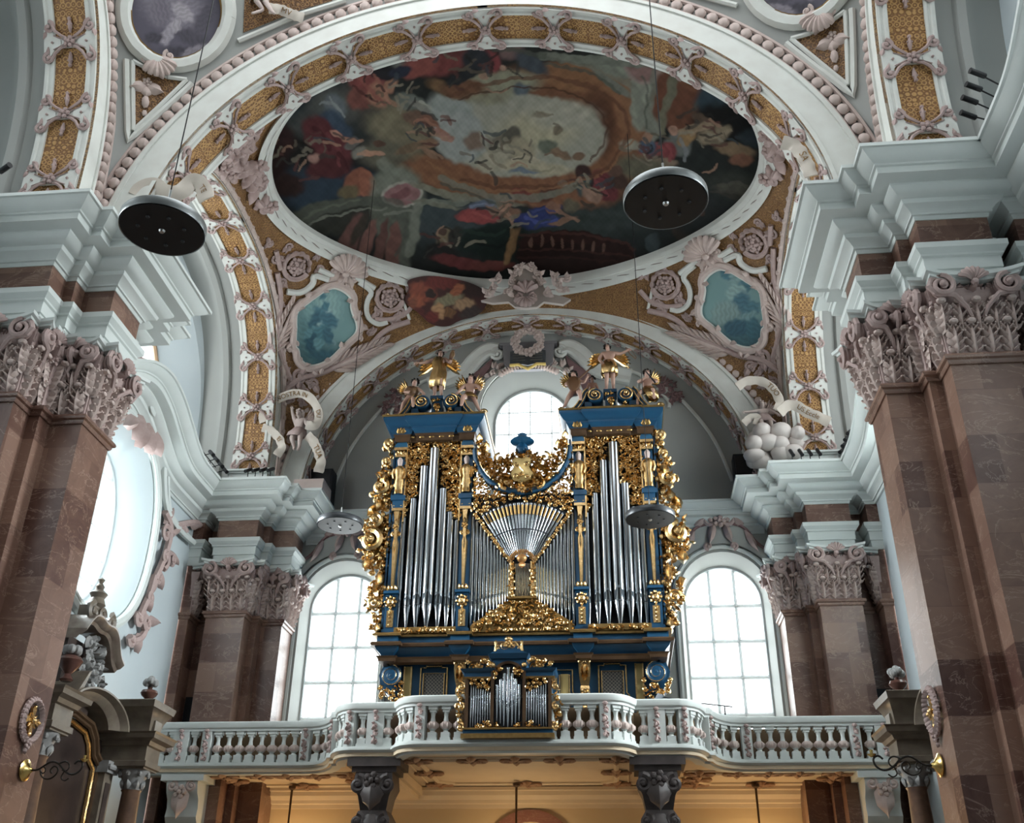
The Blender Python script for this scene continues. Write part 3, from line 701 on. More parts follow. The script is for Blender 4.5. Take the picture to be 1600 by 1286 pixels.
# ------------------------------------------------------------------ the ceiling painting (flat colours of a painted picture on the shallow dome)
def lin(c): 
    c = np.asarray(c, float)/255; return np.where(c <= .04045, c/12.92, ((c+.055)/1.055)**2.4)
PAINT = [  # x, y, rx, ry, turn(deg), colour, softness   in picture units
 (520,170,150,95,0,(46,50,50),.6),(470,240,110,70,20,(26,24,22),.5),(560,290,90,30,10,(36,52,66),.5),(480,300,60,40,30,(38,54,68),.5),
 (800,350,300,60,0,(40,46,46),.5),(700,345,80,40,0,(58,68,70),.5),(930,345,120,28,-5,(52,60,58),.6),(1130,250,110,80,0,(34,38,36),.6),(1140,300,60,34,0,(56,58,52),.6),
 (830,75,330,40,0,(38,38,36),.5),(640,95,30,10,-10,(120,124,116),.4),(600,84,34,12,0,(96,100,98),.5),
 # gilded ring of the painted dome and its sky
 (845,207,158,103,8,(110,66,30),.12),(960,215,62,98,0,(118,72,32),.2),(790,285,180,34,8,(122,74,36),.2),(690,275,60,20,35,(120,74,36),.3),
 (905,122,90,22,8,(128,82,38),.2),(940,190,26,60,-10,(84,46,22),.5),(980,175,22,50,-15,(126,80,40),.3),
 (812,211,139,67,3,(150,148,132),.06),(700,178,42,34,10,(142,148,142),.25),(720,215,44,40,30,(148,152,146),.2),(840,205,70,34,0,(166,158,128),.6),(880,180,60,26,0,(160,156,138),.5),
 # figures in the sky
 (790,230,30,28,-20,(112,104,88),.3),(800,213,16,14,0,(86,82,70),.3),(812,236,26,20,30,(150,138,112),.3),(835,262,70,12,5,(164,154,126),.4),(770,248,34,18,-40,(158,150,128),.3),(855,228,18,12,0,(98,104,88),.3),(878,240,20,8,25,(122,96,70),.3),(820,268,26,5,0,(104,118,130),.4),(742,222,18,16,0,(120,100,84),.4),(845,180,16,5,0,(136,126,104),.4),(905,245,10,6,0,(112,86,62),.3),(872,205,8,8,0,(120,108,86),.3),
 # cloud band left with the row of figures
 (615,195,56,40,35,(120,112,86),.5),(640,215,40,36,30,(112,104,80),.4),(600,240,40,26,0,(96,92,76),.5),(570,150,40,40,0,(70,66,58),.5),(520,165,50,32,0,(82,84,80),.6),(475,190,44,26,0,(66,70,68),.6),
 (780,130,70,22,-4,(138,136,112),.35),(760,150,40,16,0,(132,128,104),.4),(700,140,36,14,20,(110,80,44),.4),(725,138,40,16,0,(104,66,36),.4),
 (680,95,56,26,-8,(112,40,36),.3),(655,105,34,16,-20,(132,56,44),.3),(700,78,34,12,0,(96,38,36),.3),(765,95,18,20,0,(122,34,36),.3),(745,95,24,24,0,(44,46,52),.35),(800,80,22,16,0,(112,86,84),.4),(785,105,7,6,0,(170,130,106),.3),(755,118,8,6,0,(150,116,92),.3),
 (722,120,30,10,-20,(38,40,44),.3),(830,100,30,14,30,(64,72,80),.35),(815,140,16,12,0,(84,96,104),.4),
 (575,130,34,26,30,(126,50,44),.25),(560,155,22,16,40,(112,58,46),.3),(600,115,24,12,0,(38,36,40),.3),(625,112,20,10,-10,(40,44,60),.3),(590,150,18,22,0,(150,102,74),.3),(612,135,10,14,30,(156,106,76),.3),(640,160,26,14,20,(102,108,100),.3),(655,168,20,8,30,(128,126,116),.3),
 (650,185,24,10,20,(104,78,60),.3),(672,190,18,8,30,(120,76,52),.3),(690,208,16,7,10,(150,104,86),.3),(700,215,14,5,-10,(158,112,92),.3),(664,225,22,8,-10,(126,92,64),.3),(640,232,26,8,-15,(106,86,62),.3),(672,240,14,6,40,(132,98,72),.3),
 (525,165,22,20,40,(100,108,112),.4),(520,190,24,20,0,(52,70,88),.35),(535,205,20,16,0,(50,66,84),.35),(500,210,36,24,50,(84,28,32),.25),(520,235,34,30,60,(88,30,34),.25),(515,262,40,18,-10,(72,26,28),.25),(525,208,12,6,20,(164,112,90),.3),(548,218,16,6,15,(150,102,76),.3),(575,242,22,4,2,(160,112,82),.25),(550,225,16,7,-20,(96,92,88),.3),(560,240,14,10,0,(122,120,110),.35),(590,225,10,6,0,(86,60,44),.3),
 (490,248,10,9,0,(150,110,96),.4),(440,220,26,30,0,(48,26,24),.5),(440,160,50,30,-20,(40,48,54),.5),(425,255,26,30,0,(40,20,18),.4),(450,290,30,22,0,(46,28,24),.4),
 # painted architecture
 (560,285,26,22,-20,(120,64,36),.15),(575,290,16,24,-15,(134,72,42),.15),(545,300,18,14,0,(96,84,56),.3),
 (540,335,90,26,-6,(74,78,66),.12),(560,345,78,22,-6,(48,48,42),.15),(620,300,44,44,0,(112,116,102),.25),(610,345,30,50,-25,(88,92,80),.2),(640,330,14,60,-6,(94,98,88),.25),(628,372,18,50,-4,(84,88,78),.25),
 (628,303,32,21,-6,(150,146,134),.06),(628,303,27,17,-6,(134,90,90),.1),(625,303,16,8,-20,(112,66,68),.3),
 (690,300,60,6,14,(118,116,98),.3),(760,316,60,5,6,(116,114,98),.3),(680,318,46,5,8,(112,112,96),.3),
 (545,380,16,50,20,(98,62,54),.15),(572,385,10,46,18,(112,72,62),.15),(595,385,8,46,12,(92,58,50),.15),(615,390,12,44,8,(104,66,56),.15),(560,360,8,30,25,(60,52,44),.3),
 (1000,150,16,58,4,(132,134,120),.15),(985,110,70,16,14,(124,128,114),.2),(1005,105,32,28,10,(142,122,114),.12),(1005,106,26,22,10,(130,96,90),.15),(930,95,90,7,6,(112,116,104),.2),(1020,190,14,40,2,(118,120,108),.2),(955,130,40,7,35,(112,114,102),.25),
 (1060,150,44,52,25,(98,52,26),.15),(1080,120,46,24,28,(108,62,30),.2),(1044,160,8,60,14,(106,104,84),.2),(1070,190,30,30,0,(96,52,26),.25),(1108,130,6,50,28,(88,88,72),.25),
 (1120,150,34,44,20,(44,62,72),.3),(1150,140,40,24,20,(42,58,66),.4),
 # right hand groups
 (1140,200,66,42,10,(20,20,19),.3),(1180,190,46,36,20,(16,18,18),.4),(1115,210,30,16,-20,(126,112,88),.3),(1150,235,36,12,10,(116,94,66),.3),(1160,250,22,10,0,(112,70,46),.3),(1100,190,22,9,40,(84,66,50),.3),(1175,215,24,16,0,(40,50,56),.4),
 (1060,225,22,22,50,(96,100,96),.25),(1072,215,18,12,-40,(136,104,56),.25),(1085,200,30,8,-16,(132,112,86),.25),(1052,205,8,8,0,(150,110,88),.2),(1045,238,14,16,0,(112,34,38),.25),(1020,235,22,12,0,(120,44,44),.25),(1012,228,16,12,0,(64,84,104),.25),(1012,215,9,9,0,(142,104,78),.25),(985,228,16,10,0,(140,136,120),.3),(1030,255,30,8,4,(134,112,92),.3),(1000,262,50,22,0,(92,88,70),.5),
 (910,270,12,14,20,(60,36,32),.25),(938,288,26,26,20,(104,30,36),.22),(950,300,20,16,0,(96,28,34),.25),(912,290,14,20,10,(64,76,76),.3),(925,305,16,12,20,(138,104,84),.25),(968,285,22,14,30,(66,44,36),.3),(960,268,14,10,0,(90,62,48),.3),(880,288,10,5,0,(150,146,136),.4),
 # lower middle group with wings
 (818,305,22,9,20,(112,44,30),.25),(855,303,18,12,-40,(88,50,32),.25),(755,322,26,12,-20,(86,96,116),.25),(748,338,34,12,4,(132,36,34),.2),(735,340,18,8,0,(140,42,38),.25),(792,318,10,16,20,(150,108,84),.25),(800,335,14,10,0,(120,84,62),.25),(772,326,16,8,30,(134,100,80),.3),
 (850,328,28,8,-5,(30,44,96),.2),(830,345,34,14,-10,(28,42,104),.2),(860,345,18,10,0,(34,48,104),.25),(862,325,12,9,20,(124,84,62),.25),(880,345,24,5,-12,(130,94,70),.3),(890,322,16,12,0,(96,88,70),.4),
 (770,372,60,24,-10,(26,38,34),.2),(790,395,50,16,0,(24,34,30),.25),(695,375,18,20,0,(122,106,78),.25),(690,362,8,6,0,(86,62,50),.25),(710,372,12,22,20,(52,50,46),.3),(690,395,30,16,0,(36,36,34),.3),(720,410,50,10,10,(92,30,28),.25),(770,415,40,8,0,(92,36,28),.3),(800,385,8,34,20,(112,80,40),.25),
 # dark red balustrade bottom right
 (890,385,80,26,2,(44,20,15),.06),(890,405,84,26,4,(34,17,13),.06),(960,400,34,24,10,(40,22,18),.15),(1075,330,12,40,-30,(88,64,48),.15),(1095,318,8,40,-32,(70,50,40),.15),(1060,350,18,30,-25,(74,58,46),.2),(1020,378,14,16,0,(58,68,70),.2),(1100,330,70,40,-30,(40,44,44),.5),(1160,300,50,10,10,(74,72,62),.3),(1165,310,46,5,12,(56,54,48),.3),
 ]
PAINT += [(830+i*16, 376+abs(i-1)*2, 3, 10, 6, (96, 66, 52), .25) for i in range(8)]
ST = (116, 120, 106); SD = (78, 82, 72); OC = (132, 84, 40)
STROKES = [  # painted stone ribs, drapery folds, limbs: (points, width, colour)
 ([(690, 278), (740, 300), (800, 312), (860, 306), (900, 292)], 9, ST), ([(690, 286), (740, 308), (800, 319)], 3, SD), ([(600, 255), (612, 268), (640, 280)], 14, ST), ([(655, 318), (690, 312), (730, 318)], 6, ST), ([(652, 322), (648, 360), (640, 395)], 12, ST), ([(640, 322), (634, 370), (620, 400)], 4, SD),
 ([(462, 352), (490, 335), (540, 318), (590, 312), (622, 318)], 12, SD), ([(465, 358), (500, 342), (560, 328), (605, 326)], 3, ST), ([(470, 345), (505, 326), (560, 312)], 3, (96, 100, 86)), ([(655, 320), (645, 330), (600, 335)], 4, ST),
 ([(845, 88), (900, 96), (950, 112), (985, 132), (1000, 160), (1004, 200)], 10, ST), ([(852, 100), (900, 108), (940, 122), (968, 145)], 4, SD), ([(1028, 84), (1022, 120), (1016, 160), (1018, 205)], 8, ST), ([(1060, 92), (1045, 130), (1036, 170), (1036, 210)], 4, (104, 100, 78)), ([(740, 72), (800, 78), (850, 88)], 7, SD), ([(1010, 200), (1010, 130), (1002, 118)], 3, SD),
 ([(700, 150), (760, 128), (840, 118), (910, 128), (965, 158), (985, 200), (970, 245), (925, 275), (860, 292), (780, 294), (720, 282)], 5, (96, 56, 28)), ([(715, 156), (780, 138), (850, 134), (915, 150), (948, 182), (950, 222), (920, 250)], 2.5, (74, 42, 22)), ([(670, 255), (720, 288), (800, 302), (880, 292), (950, 268), (990, 220)], 3, OC),
 ([(560, 120), (575, 140), (600, 160)], 6, (140, 66, 54)), ([(550, 135), (570, 152), (590, 160)], 4, (78, 30, 28)), ([(585, 118), (600, 140), (610, 160)], 4, (152, 84, 66)), ([(600, 145), (612, 158), (622, 165)], 5, (160, 112, 82)), ([(655, 160), (670, 166), (672, 170)], 3, (160, 160, 146)),
 ([(490, 200), (505, 215), (512, 235)], 5, (64, 20, 24)), ([(510, 210), (525, 230), (530, 255)], 5, (106, 38, 40)), ([(525, 240), (540, 250), (545, 262)], 4, (60, 18, 22)), ([(560, 242), (580, 240), (598, 242)], 5, (168, 120, 90)), ([(545, 220), (555, 220), (565, 222)], 5, (156, 108, 80)), ([(500, 165), (520, 160), (535, 172)], 4, (130, 136, 138)), ([(515, 155), (530, 165), (540, 180)], 3, (140, 146, 146)),
 ([(650, 190), (665, 186), (690, 204)], 4, (150, 96, 70)), ([(640, 205), (668, 208), (700, 216)], 4, (150, 112, 84)), ([(655, 232), (675, 236), (690, 246)], 4, (140, 104, 76)), ([(690, 182), (700, 180), (706, 190)], 5, (110, 62, 46)),
 ([(770, 225), (785, 235), (800, 240)], 4, (98, 96, 80)), ([(790, 215), (800, 228), (815, 236)], 4, (130, 124, 104)), ([(800, 250), (820, 244), (840, 250)], 5, (176, 164, 136)), ([(765, 240), (775, 255), (790, 262)], 4, (126, 114, 90)), ([(850, 240), (870, 238), (885, 245)], 3, (112, 84, 60)), ([(750, 210), (755, 225), (765, 235)], 4, (142, 132, 112)), ([(815, 262), (840, 268), (870, 262)], 3, (140, 130, 104)), ([(840, 175), (855, 182), (862, 180)], 3, (122, 112, 92)), ([(865, 195), (875, 200), (870, 210)], 3, (104, 94, 76)),
 ([(740, 332), (760, 340), (780, 342)], 4, (150, 52, 46)), ([(735, 325), (750, 318), (775, 318)], 3, (110, 122, 146)), ([(785, 325), (795, 330), (800, 345)], 5, (166, 122, 94)), ([(820, 340), (845, 348), (870, 342)], 4, (48, 66, 140)), ([(830, 328), (850, 324), (866, 330)], 3, (44, 58, 120)), ([(868, 328), (885, 338), (905, 345)], 4, (140, 100, 76)), ([(720, 362), (760, 368), (790, 362)], 5, (38, 54, 46)), ([(740, 382), (780, 386), (800, 376)], 4, (18, 26, 24)), ([(802, 360), (800, 385), (790, 410)], 6, (124, 90, 44)),
 ([(925, 278), (940, 290), (948, 305)], 4, (124, 40, 46)), ([(935, 272), (952, 286), (960, 300)], 3, (80, 22, 28)), ([(905, 280), (915, 296), (930, 304)], 4, (150, 112, 88)), ([(1045, 228), (1050, 240), (1046, 252)], 4, (132, 46, 50)), ([(1062, 218), (1072, 230), (1070, 250)], 5, (118, 122, 124)), ([(1080, 212), (1092, 202), (1110, 198)], 4, (140, 118, 92)), ([(1098, 216), (1120, 212), (1140, 204)], 5, (142, 126, 100)), ([(1125, 195), (1140, 185), (1165, 182)], 5, (26, 26, 28)), ([(1150, 215), (1175, 222), (1200, 216)], 4, (44, 50, 56)), ([(1165, 160), (1155, 175), (1160, 190)], 4, (22, 22, 22)),
 ([(815, 368), (860, 362), (920, 366), (970, 378), (990, 390)], 4, (70, 36, 28)), ([(812, 392), (860, 390), (930, 394), (985, 402)], 3, (62, 32, 25)), ([(812, 404), (860, 402), (930, 406), (980, 412)], 3, (52, 26, 20)),
 ([(1075, 345), (1082, 330), (1078, 310)], 8, (92, 66, 52)), ([(1096, 335), (1100, 318), (1092, 300)], 6, (84, 60, 48)), ([(1120, 290), (1150, 285), (1180, 295)], 5, (84, 82, 70)), ([(1110, 300), (1145, 298), (1172, 310)], 3, (66, 64, 56)),
]
rs_ = random.Random(11)
for gx, gy, n_, sp in ((500, 225, 16, 45), (620, 150, 16, 50), (660, 205, 14, 30), (800, 240, 16, 50), (760, 110, 12, 45), (1110, 215, 18, 50), (1010, 240, 10, 28), (930, 290, 12, 32), (790, 335, 14, 45), (690, 375, 10, 30), (440, 240, 10, 30), (700, 90, 10, 40)):
    for _ in range(n_):
        x, y, a = gx+rs_.gauss(0, sp*.6), gy+rs_.gauss(0, sp*.35), rs_.uniform(0, 6.28); l = rs_.uniform(6, 16); bnd = rs_.uniform(-6, 6)
        c_ = rs_.choice([(150, 112, 86), (92, 82, 66), (56, 54, 50), (36, 34, 32), (112, 104, 88), (84, 46, 40), (132, 124, 104), (60, 70, 76)])
        STROKES.append(([(x-l*math.cos(a), y-l*.6*math.sin(a)), (x+bnd*math.sin(a), y-bnd*math.cos(a)), (x+l*math.cos(a), y+l*.6*math.sin(a))], rs_.uniform(2.2, 4.5), c_))
def fresco():
    nr, na = 220, 860
    A = np.arange(na)*2*PI/na; R = np.linspace(.0, 1, nr)[:, None]; rf = math.sqrt(KF)
    u, v = R*rf*np.cos(A), R*rf*np.sin(A)
    zedge = VZ+VH*np.sqrt(2-(rf*np.cos(A))**2-np.abs(rf*np.sin(A))**2.5)+.15
    z = zedge*R**2+(VZ+VH*math.sqrt(2-KF)+.75)*(1-R**2)
    P = np.stack([u*VW, 21.85+v*VD, z], -1)
    d = P-CP; w = d@_fw; X = 800+F_PX*(d@CR)/w; Y = 643-F_PX*(d@CU)/w
    rg = np.random.RandomState(5)
    def wav(x, y, k, s):
        o = 0
        for _ in range(5):
            a = rg.uniform(0, 6.28); o = o+np.sin((x*math.cos(a)+y*math.sin(a))*k*rg.uniform(.6, 1.5)+rg.uniform(0, 6.28))
        return o*s
    wx = X+wav(X, Y, .09, .9)+wav(X, Y, .3, .5); wy = Y+wav(X, Y, .1, .8)+wav(X, Y, .33, .5)
    col = np.zeros(P.shape)+lin((30, 32, 30))
    for cx, cy, rx, ry, rot, c, soft in PAINT:
        a = math.radians(rot); dx, dy = wx-cx, wy-cy
        e = np.sqrt(((dx*math.cos(a)+dy*math.sin(a))/rx)**2+((-dx*math.sin(a)+dy*math.cos(a))/ry)**2)
        k = 1-smoothstep(1-soft, 1+soft*.35+.02, e)
        fold = 1+.07*np.sin((dx*math.sin(a*1.7+cx)+dy*math.cos(a*1.7+cx))*(.35+.25*((cx*7) % 1))+cy)*(min(rx, ry) < 40)
        col = col*(1-k[..., None])+lin(c)*fold[..., None]*k[..., None]
    for pts, w, c in STROKES:
        best = np.full(X.shape, 1e9)
        Q = np.array(pts, float)
        for _ in range(2):
            R_ = [Q[0]]
            for a, e in zip(Q[:-1], Q[1:]): R_ += [.75*a+.25*e, .25*a+.75*e]
            Q = np.array(R_+[Q[-1]])
        bb = (wx > Q[:, 0].min()-w*2) & (wx < Q[:, 0].max()+w*2) & (wy > Q[:, 1].min()-w*2) & (wy < Q[:, 1].max()+w*2)
        xs, ys_ = wx[bb], wy[bb]; bst = np.full(xs.shape, 1e9)
        for a, e in zip(Q[:-1], Q[1:]):
            d_ = e-a; l2 = d_@d_+1e-9; tt = np.clip(((xs-a[0])*d_[0]+(ys_-a[1])*d_[1])/l2, 0, 1)
            bst = np.minimum(bst, np.hypot(xs-a[0]-tt*d_[0], ys_-a[1]-tt*d_[1]))
        k = (1-smoothstep(w*.45, w*.75, bst))*.75
        cc = col[bb]; col[bb] = cc*(1-k[..., None])+lin(c)*k[..., None]
    br = 1+.025*wav(X, Y, .8, 1)+.03*wav(X, Y, .25, 1)
    col = np.clip(col*br[..., None], 0.002, 1)
    b = MB(); b.loft([p for p in P], True, False, False)
    M = bpy.data.materials.new('painted_ceiling'); M.use_nodes = True; t = M.node_tree
    at = t.nodes.new('ShaderNodeAttribute'); at.attribute_name = 'paint'
    hs = t.nodes.new('ShaderNodeHueSaturation'); hs.inputs['Value'].default_value = FRESCO_GAIN; hs.inputs['Saturation'].default_value = .82; t.links.new(at.outputs['Color'], hs.inputs['Color'])
    t.links.new(hs.outputs[0], t.nodes['Principled BSDF'].inputs['Base Color']); t.nodes['Principled BSDF'].inputs['Roughness'].default_value = .8
    t.nodes['Principled BSDF'].inputs['Specular IOR Level'].default_value = .1
    o = b.build('ceiling_painting', M, angle=60)
    ca = o.data.color_attributes.new('paint', 'FLOAT_COLOR', 'POINT')
    ca.data.foreach_set('color', np.concatenate([col.reshape(-1, 3), np.ones((nr*na, 1))], 1).astype(np.float32).ravel())
    tag(o, 'large oval painting of figures and clouds on the ceiling above the organ', 'painting')
FRESCO_GAIN = .64
fresco()
# ------------------------------------------------------------------ the great organ
def toXZ(Y): return lambda p: np.stack([p[:, 0], Y-p[:, 2], p[:, 1]], 1)
def inpoly(poly, x, y):
    c = False; n = len(poly)
    for i in range(n):
        x1, y1 = poly[i]; x2, y2 = poly[(i+1) % n]
        if (y1 > y) != (y2 > y) and x < (x2-x1)*(y-y1)/(y2-y1)+x1: c = not c
    return c
def foliage(mb, poly, step, seed, th=.03, z=0., relief=.06, ns=4):
    rn = random.Random(seed); xs = [p[0] for p in poly]; ys = [p[1] for p in poly]
    y = min(ys)+step*.4; row = 0
    while y < max(ys):
        x = min(xs)+step*(.4 if row % 2 else .9)
        while x < max(xs):
            px, py = x+rn.uniform(-.22, .22)*step, y+rn.uniform(-.22, .22)*step
            if inpoly(poly, px, py):
                q = rn.random(); zz = z+rn.uniform(0, relief*.5)
                if q < .62: scroll(mb, px, py, step*rn.uniform(.42, .62), rn.uniform(0, 6.28), rn.choice((-1, 1)), th*rn.uniform(.8, 1.2), rn.uniform(.9, 1.4), zz, 12, ns, True)
                elif q < .75: flower(mb, px, py, step*.45, zz, 4)
                for k in range(2 if q < .62 else 3): leaf(mb, px, py, rn.uniform(0, 6.28), step*rn.uniform(.6, .95), step*.2, relief, zz, 2, 5)
            x += step
        y += step*.86; row += 1
OY = 25.25; OX = .03
organ = thing('pipe_organ', 'great blue and gold organ with tall silver pipes on the gallery between the two windows', 'organ', (OX, 25.6, 6.1))
def opart(mb, name, mt, parent=None, angle=38): return mb.build(name, mt, parent or organ, angle=angle)
# case bodies
b = MB()
b.box(-3.02, 3.08, 25.6, 27.6, 6.1, 8.5)
b.box(-3.62, 3.68, 25.45, 27.8, 8.44, 9.08)
opart(b, 'lower_case', BL)
for s in (-1, 1):
    b = MB(); b.box(OX+s*2.49-1.08, OX+s*2.49+1.08, 25.6, 27.8, 9.05, 14.9); opart(b, 'tower_case', BLK)
b = MB(); b.box(OX-1.45, OX+1.45, 25.55, 26.8, 9.05, 12.9); opart(b, 'centre_case', BLK)
for s in (-1, 1):      # blue side cheeks of the towers seen beside the pipes
    for xx in (3.62, 1.34):
        b = MB(); b.box(*sorted((OX+s*xx, OX+s*(xx+(.05 if xx > 2 else -.05)))), 25.3, 27.8, 9.05, 14.6); opart(b, 'case_side', BL)
lp = [(-3.75, 27.8), (-3.75, 24.98), (-3.1, 24.98), (-3.1, 25.14), (-1.86, 25.14), (-1.86, 24.98), (-1.26, 24.98), (-1.26, 25.14)]
ledge = [(OX+x, y) for x, y in lp]+[(OX-x, y) for x, y in lp[::-1]]
for prof, nm, mt in (([(-.3, 8.36), (-.12, 8.38), (-.1, 8.46), (-.05, 8.5), (-.2, 8.52), (-.3, 8.52)], 'brown_moulding', BRN),
                     ([(-.3, 8.52), (-.18, 8.52), (-.14, 8.58), (-.06, 8.66), (-.02, 8.74), (-.3, 8.74)], 'blue_moulding', BL),
                     ([(-.3, 8.74), (.06, 8.74), (.08, 8.8), (.04, 8.84), (-.3, 8.84)], 'brown_moulding', BRN),
                     ([(-.3, 8.84), (-.06, 8.84), (-.06, 9.0), (-.3, 9.0)], 'blue_frieze', BL),
                     ([(-.3, 9.0), (.02, 9.0), (.03, 9.05), (-.02, 9.09), (-.3, 9.09)], 'ledge', GOD)):
    b = MB(); b.sweep(ledge, prof, cap=False); opart(b, nm, mt, angle=30)
# gilded strips along the foot of the pipes
def strip(x0, x1, z0, z1, Y, seed, step, nm='gilded_strip', mt=GO, back=GOD):
    b = MB(); b.box(x0, x1, Y, Y+.06, z0, z1); s_ = opart(b, nm, back)
    t_ = MB(); foliage(t_, [(x0, z0), (x1, z0), (x1, z1), (x0, z1)], step, seed, step*.16, 0, step*.4); b = MB(); b.join(t_, toXZ(Y-.01)); b.build('carving', mt, s_)
for s in (-1, 1): strip(OX+s*2.49-.8, OX+s*2.49+.8, 9.09, 9.25, 25.12, 7+s, .15)
strip(OX-1.3, OX+1.3, 9.09, 9.22, 25.12, 3, .13)
# posts with herms
def post(x, face):
    Y = 25.2
    b = MB(); b.box(x-.2, x+.2, Y-.02, Y+.4, 9.09, 9.22); b.box(x-.16, x+.16, Y+.02, Y+.4, 9.22, 10.25); b.box(x-.2, x+.2, Y-.08, Y+.4, 10.17, 10.24)
    b.box(x-.15, x+.15, Y+.1, Y+.5, 10.24, 12.55); b.box(x-.2, x+.2, Y-.06, Y+.4, 12.84, 12.98); b.box(x-.15, x+.15, Y+.06, Y+.45, 12.98, 14.4); b.box(x-.15, x+.15, Y-.02, Y+.4, 12.55, 12.84)
    p = opart(b, 'post', BL)
    b = MB(); b.box(x-.17, x+.17, Y-.06, Y+.4, 14.42, 14.56); b.box(x-.14, x+.14, Y-.02, Y+.4, 14.56, 14.8); b.build('post_block', mat_blue_light, p)
    f = toXZ(Y+.04)
    t_ = MB()
    t_.box(x-.09, x+.09, 9.28, 9.72, 0, .05); [t_.ball((x, 9.34+k*.1, .07), .035, 5, 3) for k in range(4)]
    t_.ball((x, 9.93, .1), (.11, .13, .1), 8, 6); t_.ball((x, 9.88, .2), (.04, .04, .04), 6, 4)
    for k in range(8):
        a = k*PI/4; t_.ball((x+.13*math.cos(a), 9.95+.14*math.sin(a), .05), .055, 5, 3)
    leaf(t_, x, 9.82, -PI/2, .22, .06, .08, .05, 2, 5)
    for k in (-1, 0, 1): leaf(t_, x+k*.09, 10.26, PI/2, .16, .07, .06, .03, 1, 5)
    t_.loft([[(x-w, z, 0), (x+w, z, 0), (x+w*.6, z, d), (x-w*.6, z, d)] for z, w, d in ((10.38, .05, .06), (11.6, .09, .1), (11.7, .06, .08), (12.3, .08, .12), (12.5, .12, .1))])
    scroll(t_, x-.06, 11.85, .08, 0, 1, .03); scroll(t_, x+.06, 11.85, .08, PI, -1, .03); flower(t_, x, 12.05, .1, .08); leaf(t_, x, 12.3, -PI/2, .3, .08, .1, .08)
    leaf(t_, x, 11.75, -PI/2, .5, .06, .08, .06)
    for k in (-1, 1): scroll(t_, x+k*.1, 12.68, .08, PI/2, k, .035); scroll(t_, x+k*.1, 12.9, .06, PI/2, k, .03)
    t_.box(x-.15, x+.15, 12.52, 12.6, 0, .1)
    b = MB(); b.join(t_, f); b.build('herm_shaft', GO, p)
    # herm bust
    t_ = MB()
    t_.loft([[(x+w*math.cos(a), z, .08+d*math.sin(a)) for a in np.linspace(0, PI, 8)] for z, w, d in ((13.02, .13, .06), (13.15, .11, .08), (13.3, .14, .1), (13.5, .12, .1), (13.68, .15, .12), (13.8, .14, .1), (13.86, .06, .07))], False)
    for k in (-1, 1):
        t_.tube([(x+k*.15, 13.76, .1), (x+k*.18, 13.6, .12), (x+k*.14, 13.45, .16)], [.045, .04, .03], 5); leaf(t_, x+k*.06, 13.2, -PI/2, .2, .05, .08, .08); scroll(t_, x+k*.08, 13.28, .06, 0, k, .025, 1.2, .1)
    t_.box(x-.16, x+.16, 14.14, 14.2, 0, .12); t_.box(x-.18, x+.18, 14.34, 14.42, 0, .16)
    for k in (-1, 1): scroll(t_, x+k*.11, 14.26, .07, PI/2, k, .03, 1.3, .06)
    leaf(t_, x, 14.18, PI/2, .18, .07, .08, .06)
    b = MB(); b.join(t_, f); b.build('herm_torso', GO, p)
    b = MB(); t_ = MB(); t_.tube([(x, 13.84, .1), (x, 13.93, .11), (x, 14.03, .12), (x, 14.1, .11)], [.05, .068, .08, .04], 8); t_.ball((x, 13.97, .2), (.015, .025, .02), 5, 3); b.join(t_, f); b.build('herm_head', PKL, p)
mat_blue_light = mat('light_organ_blue', (.015, .09, .17), .4, spec=.5)
for xx in (-3.43, -1.55, 1.55, 3.43): post(OX+xx, 0)
# pipes
PIPE_N = 14
def pipe(x, Y, zf, zm, zt, r, parent, mouth=True):
    b = MB(); b.lathe([(r*.28, zf), (r*.34, zf+.02), (r*.97, zm-.06), (r, zm), (r, zt), (r*.86, zt), (r*.86, zt-.05)], (x, Y, 0), PIPE_N)
    p = b.build('pipe', TIN, parent, angle=50)
    if mouth:
        h = r*2.2; b = MB()
        o = [(x-r*.8, zm+.02), (x+r*.8, zm+.02), (x+r*.8, zm+h*.75), (x, zm+h*1.25), (x-r*.8, zm+h*.75)]
        b.loft([[(a, Y-r*1.02+.35*r*abs(a-x)/r*.8, z) for a, z in o], [(a, Y-r*.6, z) for a, z in o]])
        b.tube([(x-r*.95, Y-r*.5, zm), (x, Y-r*1.03, zm), (x+r*.95, Y-r*.5, zm)], r*.07+.006, 4)
        b.build('mouth', TIND, p, angle=20)
    return p
TWX = [-.77, -.525, -.265, .02, .30, .52, .70]; TWR = [.085, .105, .125, .15, .122, .1, .08]
TWT = [12.36, 12.9, 13.85, 14.37, 13.15, 12.47, 12.25]
TWM = [9.86, 9.86, 9.86, 9.84, 9.86, 9.86, 9.86]
